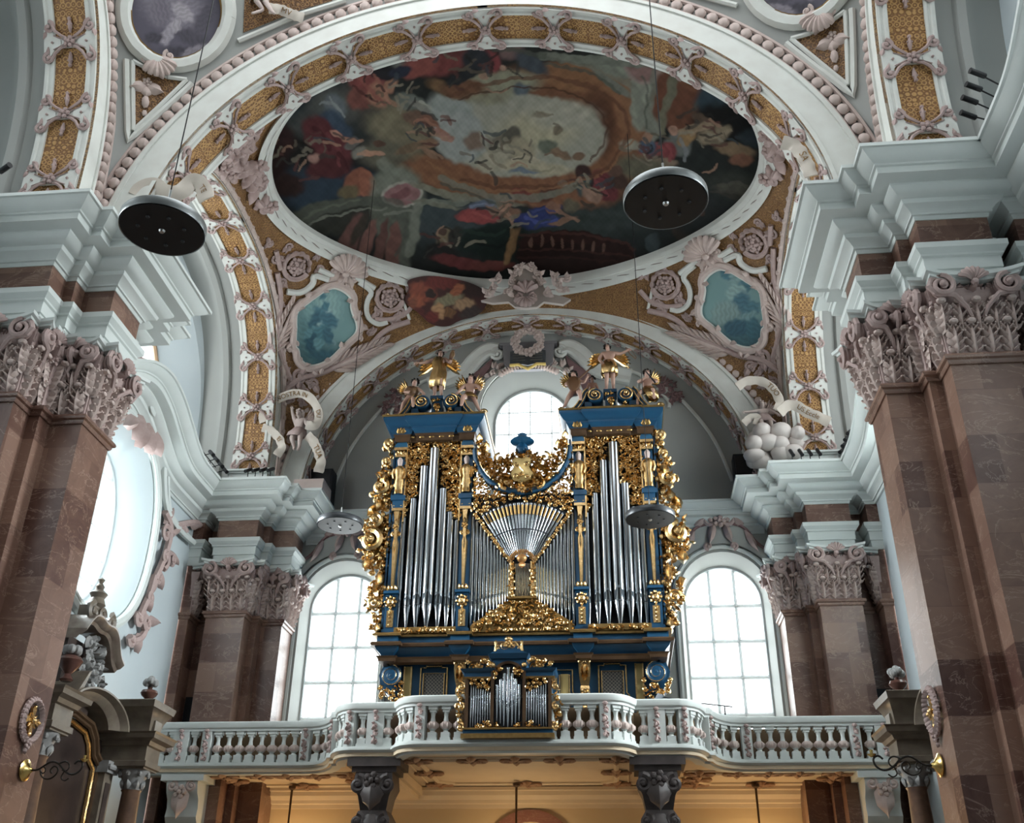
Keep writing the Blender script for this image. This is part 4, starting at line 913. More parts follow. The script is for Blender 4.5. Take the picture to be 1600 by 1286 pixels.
for s in (-1, 1):
    for x, r, zt, zm in zip(TWX, TWR, TWT, TWM):
        pipe(OX+s*2.49+x, 25.36-.16*(1-abs(x)/.8), 9.25, zm, zt, r, organ)
    # carved shades above the pipes
    xc = OX+s*2.49; poly = []
    tops = [(-.8, 12.42), (-.68, 12.42), (-.68, 12.95), (-.42, 12.95), (-.42, 13.92), (-.16, 13.92), (-.16, 14.46), (.2, 14.46), (.2, 13.22), (.42, 13.22), (.42, 12.54), (.62, 12.54), (.62, 12.3), (.8, 12.3)]
    poly = [(xc+x, z) for x, z in tops]+[(xc+.8, 14.64), (xc-.8, 14.64)]
    t_ = MB(); foliage(t_, poly, .125, 20+s, .021, 0, .06); foliage(t_, poly, .19, 24+s, .024, .02, .05); b = MB(); b.join(t_, toXZ(25.28)); opart(b, 'carved_shade', GO)
    b = MB(); b.box(xc-.82, xc+.82, 25.5, 25.6, 9.2, 14.65); opart(b, 'backing', BLK)
    for k in (-1, 1):
        b = MB(); b.box(*sorted((xc+k*.75, xc+k*.79)), 25.18, 25.3, 12.2, 14.64); opart(b, 'gilded_fillet', GO)
# tower entablatures
for s in (-1, 1):
    xc = OX+s*2.49
    pl = [(xc-1.12, 27.9), (xc-1.12, 25.12), (xc-.72, 25.12), (xc-.72, 25.2), (xc-.5, 25.2), (xc-.5, 25.08), (xc+.5, 25.08), (xc+.5, 25.2), (xc+.72, 25.2), (xc+.72, 25.12), (xc+1.12, 25.12), (xc+1.12, 27.9)]
    for prof, nm, mt in (([(-.3, 14.62), (.0, 14.62), (.02, 14.66), (.02, 14.78), (.06, 14.82), (-.3, 14.82)], 'brown_frieze', BRN),
                         ([(-.3, 14.82), (.06, 14.82), (.1, 14.9), (.14, 14.95), (.14, 15.0), (.22, 15.04), (.3, 15.14), (.32, 15.2), (.32, 15.26), (-.3, 15.26)], 'tower_cornice', BL),
                         ([(-.3, 15.26), (.34, 15.26), (.36, 15.31), (-.3, 15.31)], 'cornice_fillet', GOD)):
        b = MB(); b.sweep(pl, prof, cap=False); opart(b, nm, mt, angle=30)
    b = MB(); b.box(xc-1.1, xc+1.1, 25.2, 27.8, 15.2, 15.3); opart(b, 'tower_roof', BL)
    for k in range(9): t_ = MB(); leaf(t_, xc-.56+k*.14, 14.7, 0 if k % 2 else PI, .12, .04, .04, 0, 1, 4); b = MB(); b.join(t_, toXZ(25.04)); opart(b, 'frieze_leaf', GOD)
    for k in (-1, 1): t_ = MB(); leaf(t_, xc+k*.95, 14.84, PI/2+.6, .2, .1, .06); leaf(t_, xc+k*.95, 14.84, PI/2-.6, .2, .1, .06); leaf(t_, xc+k*.95, 14.84, PI/2, .2, .1, .06); b = MB(); b.join(t_, toXZ(25.04)); opart(b, 'frieze_carving', GOD)
    # pediment scrolls
    for k in (-1, 1):
        prof_p = [(xc+k*x, z) for x, z in ((1.4, 15.33), (1.15, 15.35), (.98, 15.45), (.85, 15.62), (.76, 15.8), (.7, 15.95), (.6, 16.05))]
        P = [(x, 25.3, z) for x, z in prof_p]
        def ribbon(dy0, dy1, wd, lift):
            q = MB(); rings = []
            for i, (x, y, z) in enumerate(P):
                a, c_ = P[max(0, i-1)], P[min(len(P)-1, i+1)]; tx, tz = c_[0]-a[0], c_[2]-a[2]; l = math.hypot(tx, tz); nx, nz = -tz/l*k, tx/l*k
                nx, nz = (nx, nz) if nz > 0 else (-nx, -nz)
                rings.append([(x+nx*lift, dy0, z+nz*lift), (x+nx*(lift+wd), dy0, z+nz*(lift+wd)), (x+nx*(lift+wd), dy1, z+nz*(lift+wd)), (x+nx*lift, dy1, z+nz*lift)])
            q.loft(rings); return q
        b = ribbon(25.1, 25.9, .12, -.06)
        vx, vz = xc+k*.43, 15.88
        b.lathe([(.0, -.42), (.2, -.42), (.23, -.38), (.23, .36), (.2, .4), (0, .4)], (0, 0, 0), 20)
        n0 = len(b.V); cyl = b.V[-1]; b.V[-1] = np.stack([vx+cyl[:, 0], 25.5+cyl[:, 2], vz+cyl[:, 1]], 1)
        b.box(*sorted((vx+k*.1, vx+k*.3)), 25.15, 25.85, 15.31, 15.7)
        pd = opart(b, 'pediment_scroll', BL)
        b = MB(); t_ = MB(); scroll(t_, vx, vz, .21, PI/2, -k, .028, 2.0, 0, 26, 5); t_.ball((vx, vz, .08), .06, 7, 5)
        b.join(t_, toXZ(25.08)); b2 = ribbon(25.06, 25.1, .03, .06); b.join(b2); b3 = ribbon(25.06, 25.1, .025, -.04); b.join(b3); b.build('gilt_line', GO, pd)
        b = MB(); t_ = MB(); foliage(t_, [(vx-.12, 15.32), (vx+.25*k+.12, 15.32), (vx+.2*k, 15.6), (vx-.1, 15.6)], .12, 4, .025); b.join(t_, toXZ(25.1)); b.build('carving', GO, pd)
        b = MB(); t_ = MB(); scroll(t_, xc+k*1.38, 15.42, .1, 0, k, .035, 1.4); b.join(t_, toXZ(25.05)); b.build('end_scroll', GO, pd)
    b = MB(); b.box(xc-.2, xc+.2, 25.12, 25.6, 15.31, 15.45); b.box(xc-.15, xc+.15, 25.18, 25.56, 15.45, 15.98); b.box(xc-.19, xc+.19, 25.12, 25.6, 15.98, 16.08)
    ps = opart(b, 'statue_pedestal', BL)
    b = MB(); t_ = MB(); foliage(t_, [(xc-.12, 15.55), (xc+.12, 15.55), (xc+.12, 15.98), (xc-.12, 15.98)], .13, 6, .03); b.join(t_, toXZ(25.16)); b.build('carving', GO, ps)
# centre: flat pipe fields
for s in (-1, 1):
    n = 12; x = 1.4; rr = np.linspace(.058, .03, n)
    for i in range(n):
        r = rr[i]; x -= r; f = (1.4-x)/1.12
        zt = 12.45-1.62*f; zf = 9.28+.72*f; zm = 9.84+.36*f
        pipe(OX+s*x, 25.32, zf, zm, zt, r*.93, organ); x -= r
AX, AZ, RO, RI, HALF = OX+.02, 10.48, 2.13, .62, math.radians(32)
nf = 21
for i in range(nf):
    a = -HALF+2*HALF*(i+.5)/nf; r1, r0 = RO*HALF/nf*.84, RI*HALF/nf*.86
    dx, dz = math.sin(a), math.cos(a); P = []
    b = MB(); b.tube([(AX+dx*q, 25.22-.12*math.cos(a*2), AZ+dz*q) for q in (RI, RI+.72, RI+.74, RO-.02, RO)], [r0, r0+(r1-r0)*.45, r0+(r1-r0)*.5, r1, r1], 8)
    p = opart(b, 'fan_pipe', TIN, angle=50)
    b = MB(); qs = RO-.3; b.tube([(AX+dx*q, 25.22-.12*math.cos(a*2)-r1*.55, AZ+dz*q) for q in (RO-.32, RO-.06)], [r1*.62, r1*.72], 6); b.build('gilt_mouth', GOD, p)
b = MB(); P = [(AX+math.sin(a)*1.36, 25.02, AZ+math.cos(a)*1.36) for a in np.linspace(-HALF, HALF, 24)]; b.tube(P, .018, 5)
P = [(AX+math.sin(a)*(RO+.02), 25.12, AZ+math.cos(a)*(RO+.02)) for a in np.linspace(-HALF*1.02, HALF*1.02, 30)]; b.tube(P, .03, 5)
opart(b, 'fan_rail', BLK)
# carved diagonal borders of the fan, collar, little pipe niche, gilded mound
for s in (-1, 1):
    t_ = MB()
    for k in range(18):
        q = .5+(RO-.45)*k/17; a = s*(HALF+.055); x, z = AX+math.sin(a)*q, AZ+math.cos(a)*q
        (flower(t_, x, z, .06, .02, 4) if k % 2 else scroll(t_, x, z, .06, k, s, .022, 1, .02, 10, 4)); leaf(t_, x, z, k*1.3, .1, .035, .05, .02, 2, 4)
    b = MB(); b.join(t_, toXZ(25.1)); opart(b, 'carved_border', GO)
    t_ = MB(); foliage(t_, [(AX+s*.21, 9.95), (AX+s*.33, 9.95), (AX+s*.33, 10.92), (AX+s*.21, 10.92)], .11, 9, .024); b = MB(); b.join(t_, toXZ(25.0)); b.box(*sorted((AX+s*.22, AX+s*.32)), 25.0, 25.3, 9.95, 10.92); opart(b, 'carved_column', GO)
t_ = MB()
for k in range(14):
    a = PI*k/13; flower(t_, AX+.27*math.cos(a), 10.98+.2*math.sin(a), .07, 0, 4)
t_.ball((AX, 10.98, .05), (.14, .13, .1), 8, 6); leaf(t_, AX, 10.9, -PI/2, .2, .1, .08)
b = MB(); b.join(t_, toXZ(24.98)); opart(b, 'collar', mat('red_gold', (.24, .08, .035), .35, .5, col2=(.5, .3, .1), nscale=14))
for i in range(9): pipe(AX-.17+i*.0425, 25.14, 9.98, 10.25, 10.9, .018, organ, False)
mound = [(OX-1.32, 9.22), (OX+1.36, 9.22), (OX+1.3, 9.3), (OX+.36, 9.93), (OX-.3, 9.93), (OX-1.26, 9.3)]
b = MB(); b.plate(mound, 25.12, 25.2); mo = opart(b, 'gilded_mound', GOD); t_ = MB(); foliage(t_, mound, .13, 12, .024); b = MB(); b.join(t_, toXZ(25.1)); b.build('carving', GO, mo)
b = MB(); b.box(AX-.38, AX+.38, 25.0, 25.2, 9.92, 9.98); opart(b, 'niche_sill', GOD)
# concave crest moulding, spandrels, open carving with shield and crown
CZ, CRR = 14.28, 1.32
A = np.linspace(PI, 2*PI, 40); arc = [(OX+CRR*math.cos(a), CZ+CRR*1.02*math.sin(a)) for a in A]
b = MB(); b.loft([[(OX+(CRR+d)*math.cos(a), y, CZ+(CRR+d)*1.02*math.sin(a)) for d, y in ((-.06, 25.15), (-.06, 25.0), (0, 24.98), (.02, 25.05), (.07, 25.08), (.07, 25.3), (-.06, 25.3))] for a in A]); opart(b, 'crest_moulding', BL)
b = MB(); b.tube([(OX+(CRR-.07)*math.cos(a), 25.0, CZ+(CRR-.07)*1.02*math.sin(a)) for a in A], .015, 4); opart(b, 'crest_fillet', GO)
sp = [p for p in [(OX-1.36, 12.3), (OX-1.36, 14.2)]]+[(x, z-.1) for x, z in arc]+[(OX+1.36, 14.2), (OX+1.36, 12.3)]+[(AX+math.sin(a)*(RO+.06), AZ+math.cos(a)*(RO+.06)) for a in np.linspace(HALF, -HALF, 16)]
b = MB(); t_ = MB(); foliage(t_, sp, .12, 31, .022); b.join(t_, toXZ(25.12)); opart(b, 'carved_spandrel', GO)
b = MB(); b.plate([(OX-1.38, 12.2), (OX+1.38, 12.2), (OX+1.38, 13.0), (OX+.9, 12.99), (OX, 12.9), (OX-.9, 12.99), (OX-1.38, 13.0)], 25.3, 25.34); opart(b, 'spandrel_board', BLK)
lim = [(OX-1.2, 14.25), (OX-1.12, 13.75), (OX-.9, 13.35), (OX-.5, 13.06), (OX, 12.95), (OX+.5, 13.06), (OX+.9, 13.35), (OX+1.12, 13.75), (OX+1.24, 14.6), (OX+1.0, 14.2), (OX+.75, 13.85), (OX+.5, 13.95), (OX+.25, 14.1), (OX-.25, 14.1), (OX-.5, 13.95), (OX-.75, 13.85), (OX-1.0, 14.2), (OX-1.24, 14.6)]
b = MB(); t_ = MB(); foliage(t_, lim, .17, 44, .034, 0, .1); foliage(t_, lim, .13, 45, .026, .03, .12); lo_ = [(x, z) for x, z in lim if z < 13.4]; foliage(t_, lo_, .12, 46, .03, .06, .12)
for s in (-1, 1):
    scroll(t_, OX+s*.62, 13.95, .17, PI/2, -s, .04, 1.2, .02); scroll(t_, OX+s*.42, 13.2, .22, -PI/2, s, .05, 1.3, .1); scroll(t_, OX+s*1.1, 14.4, .16, PI/2, -s, .035)
    leaf(t_, OX+s*.15, 12.98, PI/2+s*.9, .3, .1, .12, .1); leaf(t_, OX+s*1.0, 14.2, PI/2, .35, .1, .1); leaf(t_, OX+s*1.2, 14.5, PI/2, .3, .1, .1)
flower(t_, OX, 12.98, .14, .12)
b.join(t_, toXZ(25.1)); cr = opart(b, 'crest_carving', GO)
shd = [(-.28, 13.85), (-.16, 13.95), (0, 13.9), (.16, 13.95), (.28, 13.85), (.22, 13.62), (.33, 13.4), (.26, 13.2), (.1, 13.12), (0, 13.05), (-.1, 13.12), (-.26, 13.2), (-.33, 13.4), (-.22, 13.62)]
b = MB(); b.loft([[(OX+x, 24.98, z) for x, z in shd], [(OX+x*.9, 24.9, 13.5+(z-13.5)*.9) for x, z in shd], [(OX+x*.4, 24.86, 13.5+(z-13.5)*.4) for x, z in shd]]); opart(b, 'shield', mat('pale_gold', (.62, .46, .2), .35, .8))
b = MB(); t_ = MB()
for s in (-1, 1): scroll(t_, OX+s*.14, 13.66, .08, 0, s, .025, 1.2, .02); scroll(t_, OX+s*.16, 13.3, .07, 0, -s, .025, 1.2, .02)
flower(t_, OX, 13.35, .08, .04); t_.tube([(OX-.06, 13.6, .02), (OX+.06, 13.45, .04)], .02, 4); b.join(t_, toXZ(24.88)); opart(b, 'shield_relief', GO)
b = MB(); b.lathe([(.1, 14.05), (.2, 14.2), (.16, 14.3), (.12, 14.36), (.3, 14.42), (.34, 14.46), (.3, 14.5), (.13, 14.52), (.125, 14.68), (.1, 14.7), (0, 14.7)], (OX, 25.08, 0), 16); opart(b, 'hat_finial', BL)
# side ears of gilded carving
ear = [(-3.62, 14.85), (-3.95, 14.85), (-3.98, 14.55), (-3.8, 14.3), (-3.98, 14.05), (-4.15, 13.6), (-4.22, 13.1), (-4.05, 12.8), (-3.85, 12.62), (-4.25, 12.45), (-4.42, 12.1), (-4.45, 11.6), (-4.3, 11.15), (-4.05, 10.9), (-4.0, 10.5), (-4.15, 10.3), (-4.12, 9.9), (-4.0, 9.5), (-3.95, 9.25), (-3.7, 8.95), (-3.6, 9.0)]
for s in (-1, 1):
    pl = [(OX-s*x, z) for x, z in ear]
    b = MB(); t_ = MB(); foliage(t_, pl, .19, 60+s, .04, 0, .12, 5)
    X = lambda x: OX+s*x
    scroll(t_, X(3.8), 14.66, .16, -PI/2, s, .06, 1.3, .1); scroll(t_, X(3.98), 13.3, .24, PI/2, s, .08, 1.3, .12); scroll(t_, X(3.84), 14.1, .14, -PI/2, s, .05, 1.3, .1)
    scroll(t_, X(4.12), 11.7, .32, PI/2, s, .1, 1.3, .14); scroll(t_, X(4.05), 12.35, .2, -PI/2, -s, .07, 1.3, .1); scroll(t_, X(3.92), 9.98, .16, 0, s, .06, 1.5, .1)
    for (lx, lz, an, ln) in ((4.0, 13.0, -PI/2, .5), (4.2, 11.3, -PI/2, .5), (4.3, 12.0, -2.0, .5), (3.8, 10.9, -PI/2, .6), (3.85, 13.8, -PI/2, .4), (4.0, 10.4, 0 if s > 0 else PI, .25), (3.75, 9.5, -PI/2, .45), (4.1, 12.8, -1.2, .45)):
        leaf(t_, X(lx), lz, an if s > 0 else PI-an, ln, .15, .2, .08, 3, 7)
    for k in range(14): t_.ball((X(3.75+.1*math.sin(k*1.7)), 9.1+k*.42, .1), (.08, .1, .09), 6, 4)
    b.join(t_, toXZ(25.42)); opart(b, 'carved_wing', GO)
    b = MB(); b.plate([(OX+s*(3.6 if i in (0, len(ear)-1) else -ear[i][0]*.93), ear[i][1]) for i in range(len(ear))], 25.44, 25.5); opart(b, 'wing_board', GOD)
# lower tier: grilles, brackets, pilaster strips, side consoles
lat = bpy.data.materials.new('dark_lattice'); lat.use_nodes = True; t = lat.node_tree; L = t.links.new; bs = t.nodes['Principled BSDF']
g = t.nodes.new('ShaderNodeNewGeometry'); sx_ = t.nodes.new('ShaderNodeSeparateXYZ'); L(g.outputs['Position'], sx_.inputs[0])
def mnode(op, a, b_=None):
    n = t.nodes.new('ShaderNodeMath'); n.operation = op
    for i, q in enumerate((a, b_)):
        if q is None: continue
        if isinstance(q, (int, float)): n.inputs[i].default_value = q
        else: L(q, n.inputs[i])
    return n.outputs[0]
u_ = mnode('SINE', mnode('MULTIPLY', mnode('ADD', sx_.outputs[0], sx_.outputs[2]), 70)); v_ = mnode('SINE', mnode('MULTIPLY', mnode('SUBTRACT', sx_.outputs[0], sx_.outputs[2]), 70))
mm = mnode('MAXIMUM', u_, v_); gt = mnode('GREATER_THAN', mm, .8)
mx = t.nodes.new('ShaderNodeMix'); mx.data_type = 'RGBA'; L(gt, mx.inputs[0]); mx.inputs[6].default_value = (.004, .004, .005, 1); mx.inputs[7].default_value = (.10, .09, .07, 1); L(mx.outputs[2], bs.inputs['Base Color'])
CREAM = mat('ochre_panel', (.30, .23, .09), .5)
for s in (-1, 1):
    xc = OX+s*2.26
    b = MB(); b.box(xc-.27, xc+.27, 25.54, 25.6, 6.3, 8.16); gr = opart(b, 'grille', lat, angle=0)
    b = MB()
    o = [(xc-.33, 6.2), (xc-.4, 6.2), (xc-.4, 7.55), (xc-.34, 7.62), (xc-.34, 8.3), (xc-.2, 8.3), (xc-.2, 8.34), (xc+.2, 8.34), (xc+.2, 8.3), (xc+.34, 8.3), (xc+.34, 7.62), (xc+.4, 7.55), (xc+.4, 6.2)]
    b.tube([(x, 25.54, z) for x, z in o[1:]], .028, 5); b.tube([(xc-.27, 25.53, 6.2), (xc-.27, 25.53, 8.16), (xc+.27, 25.53, 8.16), (xc+.27, 25.53, 6.2)], .02, 5); b.build('gilt_frame', GO, gr, angle=30)
    xc = OX+s*1.06
    b = MB(); b.box(xc-.1, xc+.1, 25.54, 25.6, 6.3, 8.1); gp = opart(b, 'ochre_panel', CREAM)
    b = MB(); b.tube([(xc-.24, 25.54, 6.3), (xc-.24, 25.54, 7.6), (xc-.2, 25.54, 7.65), (xc-.2, 25.54, 8.2), (xc+.2, 25.54, 8.2), (xc+.2, 25.54, 7.65), (xc+.24, 25.54, 7.6), (xc+.24, 25.54, 6.3)], .024, 5)
    for k in (-1, 1): b.box(xc+k*.125-.015, xc+k*.125+.015, 25.52, 25.58, 6.3, 8.08)
    b.build('gilt_frame', GO, gp, angle=30)
    xc = OX+s*2.93
    b = MB(); b.box(xc-.07, xc+.07, 25.54, 25.6, 6.2, 8.34); pl_ = opart(b, 'pilaster_strip', CREAM); b = MB()
    for k in (-1, 1): b.box(xc+k*.09-.02, xc+k*.09+.02, 25.5, 25.6, 6.2, 8.34)
    b.build('gilt_edge', GO, pl_)
    xc = OX+s*1.57
    b = MB(); t_ = MB(); b.box(xc-.15, xc+.15, 25.3, 25.6, 8.42, 8.5); t_.loft([[(xc-w, z, 0), (xc+w, z, 0), (xc+w, z, d), (xc-w, z, d)] for z, w, d in ((8.44, .14, .28), (8.2, .15, .26), (7.95, .13, .16), (7.8, .1, .1), (7.7, .12, .14), (7.55, .12, .1), (7.5, .08, .06), (7.3, .09, .08), (7.0, .07, .05))])
    leaf(t_, xc, 7.9, PI/2, .5, .15, .1, .2, 3); leaf(t_, xc, 8.4, -PI/2, .5, .13, .1, .26, 3); flower(t_, xc, 7.62, .12, .12); leaf(t_, xc, 7.45, -PI/2, .35, .09, .08, .06)
    for k in (-1, 1): scroll(t_, xc+k*.1, 8.36, .08, PI/2, k, .03, 1.2, .28); leaf(t_, xc+k*.08, 8.3, -PI/2, .35, .06, .08, .24)
    b.join(t_, toXZ(25.6)); opart(b, 'gilded_bracket', GO)
    # big console scroll at the flank
    xc, zc = OX+s*3.36, 8.1
    b = MB(); b.plate([(OX+s*x, z) for x, z in ((3.0, 6.3), (3.0, 8.4), (3.6, 8.4), (3.7, 8.15), (3.62, 7.8), (3.35, 7.6), (3.12, 7.2), (3.05, 6.3))], 25.62, 26.6); co = opart(b, 'flank_console', BL)
    b = MB(); t_ = MB(); scroll(t_, xc, zc, .27, PI*.5, s, .05, 2.2, 0, 34, 6, True, .9); t_.ball((xc, zc, .03), (.27, .27, .05), 14, 5); b.join(t_, toXZ(25.5)); b.build('volute', BL, co)
    b = MB(); t_ = MB(); foliage(t_, [(OX+s*x, z) for x, z in ((3.05, 8.2), (3.12, 7.85), (3.55, 7.78), (3.72, 7.95), (3.62, 7.6), (3.3, 7.5), (3.2, 7.3), (3.15, 6.95), (3.02, 6.95))], .12, 71, .026); t_.tube(spiral(xc, zc, .285, PI*.5, 2.2, s, 34)+np.array([0, 0, .09]), .012, 4)
    scroll(t_, OX+s*3.12, 7.05, .1, 0, s, .035)
    b.join(t_, toXZ(25.52)); b.build('carving', GO, co)
# ------------------------------------------------------------------ gallery, balustrade, space below
GP_ = [(-9.72, 25.75), (-5.5, 25.75), (-5.3, 25.73), (-5.1, 25.66), (-4.9, 25.5), (-4.72, 25.24), (-4.6, 24.98), (-4.52, 24.72), (-4.4, 24.66), (-4.34, 24.4), (-4.24, 24.14), (-4.1, 23.95), (-3.94, 23.83), (-3.76, 23.78), (-2.78, 23.78), (-2.72, 23.66), (-2.62, 23.46), (-2.46, 23.28), (-2.28, 23.19), (-2.05, 23.16)]
GPLAN = GP_+[(-x, y) for x, y in GP_[::-1]]
gal = thing('organ_gallery', 'white gallery platform with wavy front edge carrying the organ', 'gallery', (0, 26, 5.75))
CREAMW = mat('cream_ceiling_plaster', (.68, .56, .40), .7, col2=(.62, .50, .35), nscale=1.5)
b = MB(); b.prism(GPLAN+[(9.72, 28.44), (-9.72, 28.44)], 5.83, 6.02); b.build('platform', CREAMW, gal)
FASC = [(-.3, 5.78), (-.08, 5.78), (-.05, 5.84), (-.03, 5.9), (.03, 5.92), (.08, 5.96), (.08, 6.0), (.04, 6.01), (.04, 6.05), (-.3, 6.05)]
b = MB(); b.sweep(GPLAN, FASC, cap=False); b.build('moulded_edge', W_, gal, angle=30)
bal = thing('balustrade', 'white stone balustrade with bulging balusters along the gallery front', 'balustrade', (0, 24, 6.05))
RAIL = [(-.26, 6.86), (-.2, 6.82), (.0, 6.82), (.0, 6.87), (.04, 6.9), (.06, 6.96), (.06, 7.02), (.03, 7.05), (-.28, 7.05)]
b = MB(); b.sweep(GPLAN, RAIL, cap=False); b.build('rail', W_, bal, angle=30)
gp = np.array(GPLAN); gd = np.r_[0, np.cumsum(np.linalg.norm(np.diff(gp, axis=0), axis=1))]
def along(s):
    x, y = np.interp(s, gd, gp[:, 0]), np.interp(s, gd, gp[:, 1]); e = .06
    dx, dy = np.interp(s+e, gd, gp[:, 0])-np.interp(s-e, gd, gp[:, 0]), np.interp(s+e, gd, gp[:, 1])-np.interp(s-e, gd, gp[:, 1]); l = math.hypot(dx, dy)
    return x+(-dy/l)*.11, y+(dx/l)*.11, math.atan2(dy, dx)
def s_of_x(x):
    return float(np.interp(x, gp[:, 0], gd))
bl = MB()
for z0, z1, w in ((6.28, 6.33, .115), (6.33, 6.42, .1), (6.8, 6.86, .1), (6.76, 6.8, .075)): bl.box(-w, w, -w*.8, w*.8, (z0-6.28)*1.33, (z1-6.28)*1.33)
bl.lathe([(.085, .14), (.05, .17), (.075, .2), (.1, .24), (.1, .28), (.06, .33), (.045, .40), (.055, .46), (.07, .48)], (0, 0, 0), 10)
bl.V = [v if i < 4 else v*np.array([1, 1, 1.33]) for i, v in enumerate(bl.V)]
bl_me = cache_mesh(bl, 'baluster', W_)
bu = MB(); bu.lathe([(.09, .2), (.118, .24), (.12, .28), (.09, .32)], (0, 0, 0), 10)
for k in range(6): bu.ball((.11*math.cos(k*PI/3), .11*math.sin(k*PI/3), .26), (.035, .035, .045), 5, 3)
bu.xf(lambda p: p*np.array([1, 1, 1.33]))
bu_me = cache_mesh(bu, 'carved_bulb', PKL)
pm = MB(); pm.box(-.12, .12, -.1, .12, 0, .78); pm_me = cache_mesh(pm, 'post', W_)
pw = MB(); pw.box(-.2, .2, -.1, .12, 0, .78); pw_me = cache_mesh(pw, 'post', W_)
gmb = MB(); t_ = MB(); garland(t_, [(0, .7), (0, .08)], .075, 3, .0)
for k in range(4): leaf(t_, 0, .15+k*.17, -PI/2+(k % 2-.5), .12, .05, .05, .04)
t_.ball((0, .78, .04), (.07, .05, .05), 6, 4); gmb.join(t_, lambda p: np.stack([p[:, 0], -.1-p[:, 2], p[:, 1]], 1)); gm_me = cache_mesh(gmb, 'garland', PK)
base = WL[bal.name]
posts = [2.1, 3.25, 3.88, 4.54, 5.48, 8.05, 8.72, 9.45]; wide = (3.25, 8.72)
ps = sorted([s_of_x(sg*x) for x in posts for sg in (-1, 1)])
for sg in (-1, 1):
    for x in posts:
        a = along(s_of_x(sg*x)); o = bpy.data.objects.new('post', pw_me if x in wide else pm_me); COL.objects.link(o); o.parent = bal; o.location = (a[0], a[1]-base[1], 0); o.rotation_euler = (0, 0, a[2])
        g_ = bpy.data.objects.new('garland', gm_me); COL.objects.link(g_); g_.parent = o
for i in range(len(ps)-1):
    s0, s1 = ps[i], ps[i+1]; w = s1-s0; n = max(1, int(round(w/.29))-1)
    for k in range(n):
        a = along(s0+w*(k+1)/(n+1))
        if -1.05 < a[0] < .9 and a[1] < 23.6: continue
        o = bpy.data.objects.new('baluster', bl_me); COL.objects.link(o); o.parent = bal; o.location = (a[0], a[1]-base[1], 0); o.rotation_euler = (0, 0, a[2])
        q = bpy.data.objects.new('carved_bulb', bu_me); COL.objects.link(q); q.parent = o
# boarding behind the balusters
b = MB(); b.loft([[(x*.985, y+.42, 6.02), (x*.985, y+.42, 6.84)] for x, y in GPLAN], False); b.build('boarding', mat('brown_boarding', (.17, .10, .07), .6, col2=(.26, .17, .09), nscale=.35), gal)
# below: wall, cornice, door arch
OCH = mat('warm_ochre_wall', (.62, .48, .30), .7, col2=(.56, .43, .26), nscale=.7)
b = MB(); hole = arch_outline(.02, 1.0, .02, 3.95, 4.97); cell(b, (-9.7, 9.7, 0, 5.8), hole, backY(28.42), (.02, 2.6))
b.loft([[(x, 28.42, z) for x, z in hole], [(x, 29.0, z) for x, z in hole]], True, False, False); structure(b.build('wall_back', OCH))
dfr = MB(); ho = arch_outline(.02, 1.28, .02, 3.95, 5.27); dfr.loft([[(x, 28.42, z) for x, z in ho], [(x, 28.33, z) for x, z in ho], [(x, 28.33, z) for x, z in hole], [(x, 28.46, z) for x, z in hole]], True, False, False)
d_ = structure(dfr.build('door_1', marble('red_door_marble', (.16, .06, .045), (.28, .13, .10), (.4, .25, .2), .4, 9, 9), angle=30))
b = MB(); b.plate(hole, 28.9, 28.95); b.build('door_leaf', mat('white_door', (.7, .7, .68), .5), d_)
b = MB(); b.sweep([(-9.6, 28.42), (9.6, 28.42)], [(0, 5.3), (.05, 5.3), (.06, 5.4), (.12, 5.42), (.14, 5.5), (.25, 5.6), (.27, 5.7), (.35, 5.72), (.35, 5.8), (0, 5.8)], cap=False); structure(b.build('trim_cornice_gallery', CREAMW, angle=30))
# soffit mouldings and stucco panels
ZS = 5.83
def soffit_line(pts, r=.05, closed=True, mt=CREAMW, nm='soffit_moulding'):
    P = [np.array([x, y, ZS]) for x, y in pts]
    if closed: P = P+[P[0]]
    b = MB(); b.tube(P, r, 6); return b.build(nm, mt, gal)
STB = mat('ochre_stucco', (.42, .27, .17), .65, col2=(.3, .17, .11), nscale=8)
def notched(x0, x1, y0, y1, c=.4): return [(x0+c, y0), (x1-c, y0), (x1-c*.9, y0+c*.5), (x1, y0+c), (x1, y1-c), (x1-c, y1), (x0+c, y1), (x0, y1-c), (x0, y0+c), (x0+c*.9, y0+c*.5)]
for (x0, x1, y0, y1) in ((-2.3, 2.3, 24.2, 27.6), (-7.6, -4.3, 26.2, 27.8), (4.3, 7.6, 26.2, 27.8)):
    soffit_line(notched(x0, x1, y0, y1), .07); soffit_line([(x0-.3, y0-.25), (x1+.3, y0-.25), (x1+.3, y1+.25), (x0-.3, y1+.25)], .04)
    w, h_ = x1-x0, y1-y0
    for i, (px, py) in enumerate(((x0, y0), (x1, y0), (x1, y1), (x0, y1), (x0+w/2, y0), (x0+w/2, y1), (x0, y0+h_/2), (x1, y0+h_/2), (x0+w*.28, y0), (x0+w*.72, y0))):
        b = MB(); t_ = MB(); scroll(t_, px-.2, py, .2, 0, 1, .06); scroll(t_, px+.2, py, .2, PI, -1, .06); leaf(t_, px, py, PI/2, .4, .14, .1); leaf(t_, px, py, -PI/2, .4, .14, .1); flower(t_, px, py, .16)
        b.join(t_, lambda p: np.stack([p[:, 0], p[:, 1], ZS-p[:, 2]], 1)); b.build('soffit_stucco', STB, gal)
# beams running back from the columns
for s in (-1, 1):
    b = MB(); b.box(*sorted((s*2.85, s*3.6)), 24.0, 28.4, 5.6, 5.8); b.box(*sorted((s*2.95, s*3.5)), 24.0, 28.4, 5.5, 5.6); b.build('beam', CREAMW, gal)
